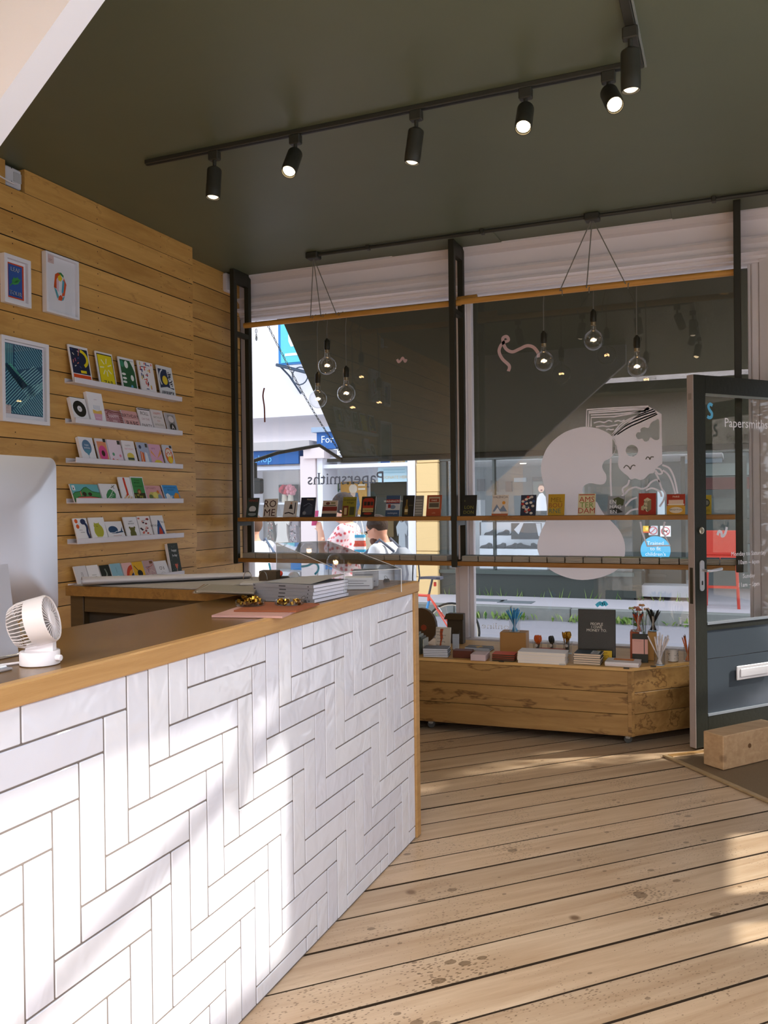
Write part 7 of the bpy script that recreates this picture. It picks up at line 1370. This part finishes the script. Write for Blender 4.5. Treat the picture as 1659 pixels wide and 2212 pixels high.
torso(b, [(-.005 * s, .20 * s, .16 * s, .18 * s), (0, .30 * s, .13 * s, .155 * s), (0, .47 * s, .095 * s, .125 * s), (0, .54 * s, .088 * s, .115 * s), (.005 * s, .62 * s, .074 * s, .094 * s), (.008 * s, .70 * s, .082 * s, .108 * s), (0, .785 * s, .073 * s, .120 * s), (-.005 * s, .832 * s, .048 * s, .085 * s), (-.003 * s, .845 * s, .042 * s, .05 * s)], mf_)
for sd_, e in ((1, (.085, .13, .67)), (-1, (.02, -.14, .64))):
    sh = Vector((-.005 * s, sd_ * .104 * s, .80 * s)); limb(b, [sh, sh + (Vector(e) * s - sh) * .45, sh + (Vector(e) * s - sh) * .62], [.048 * s, .047 * s, .048 * s], mf_)
remesh(b, 'dress', wl_, [mf_], .0135, None, 3)
mh2 = mat('#2b1f1a', .85, bump=.6, bscale=50); hb = B(); hb.sphere((-.010 * s, 0, .022 * s), .068 * s, mh2, 16, XH, sc=(.98, .92, 1)); hb.sphere((-.045 * s, 0, -.02 * s), .045 * s, mh2, 12, XH, sc=(.8, 1.1, 1.2)); remesh(hb, 'hair', wl_, [mh2], .012, None, 2)
MWm = MW[wl_.name]
p = MWm @ Vector((.165 * s, .04 * s, .875 * s)); B().box(-.006, .006, -.037, .037, -.075, .075, mat('#d0568a', .4), T(*p) @ RZ(160) @ RY(-10), bev=.004).build('phone', label='pink phone held up by the woman', cat='phone')
bgp = U(778, 1193, 1, 7.38); bg_ = empty('shoulder_bag', tuple(bgp), rz=R(20), label='white, red and blue striped woven bag beside the woman', cat='bag')
for k, c in enumerate(('#3fa0c4', '#e9e6e2', '#c8503c', '#cf5a44', '#e9e6e2', '#4fa8cc')): B().prism(rrect(.105 + .008 * (k < 3), .06, .022, 4), .028 * k, .028 * k + .028, mat(c, .8, bump=.5, bscale=90)).build('woven_band', parent=bg_)
B().tube([(-.04, 0, .165), (-.03, 0, .28), (-.01, .03, .36), (.02, 0, .28), (.04, 0, .165)], .005, mat('#e9e6e2', .8), 6).build('handle', parent=bg_, smooth=True)
# third person, white shirt, at the left post
p3, XH, s = person('person', (-4.28, 7.05, PVZ), R(165), 1.66, 'person in a loose white shirt half hidden by the left post', [((.04, .13, .63), (.14, .10, .53)), ((.02, -.135, .63), (.12, -.12, .53))], 10, '#c9977e', '#4a3426')
b = B(); torso(b, [(0, .40 * s, .105 * s, .13 * s), (0, .53 * s, .092 * s, .118 * s), (.005 * s, .62 * s, .088 * s, .11 * s), (.008 * s, .70 * s, .086 * s, .116 * s), (0, .785 * s, .078 * s, .124 * s), (-.005 * s, .832 * s, .05 * s, .085 * s), (-.003 * s, .848 * s, .042 * s, .05 * s)], mw)
for sd_, e in ((1, (.04, .13, .63)), (-1, (.02, -.135, .63))):
    sh = Vector((-.005 * s, sd_ * .105 * s, .80 * s)); limb(b, [sh, sh + (Vector(e) * s - sh) * .5, sh + (Vector(e) * s - sh) * .8], [.05 * s, .047 * s, .045 * s], mw)
remesh(b, 'shirt', p3, [mw], .0135, None, 3)
b = B()
for sd_ in (-1, 1): limb(b, [Vector((0, sd_ * .052 * s, .51 * s)), Vector((.012 * s, sd_ * .056 * s, .28 * s)), Vector((-.010 * s, sd_ * .056 * s, .06 * s))], [.07 * s, .05 * s, .04 * s], mj)
remesh(b, 'trousers', p3, [mat('#cfc6c4', .85)], .0135, None, 3)
hb = B(); hb.sphere((-.012 * s, 0, .024 * s), .066 * s, mat('#5a4030', .9), 16, XH, sc=(.98, .88, .97)); hb.build('hair', parent=p3, smooth=True)
B().tube([Vector((-.09 * s, -.07 * s, .78 * s)), Vector((-.01 * s, -.08 * s, .86 * s)), Vector((.08 * s, -.07 * s, .78 * s)), Vector((.07 * s, -.09 * s, .66 * s))], .012, mat('#5f6f86', .8), 6).build('bag_strap', parent=p3, smooth=True)
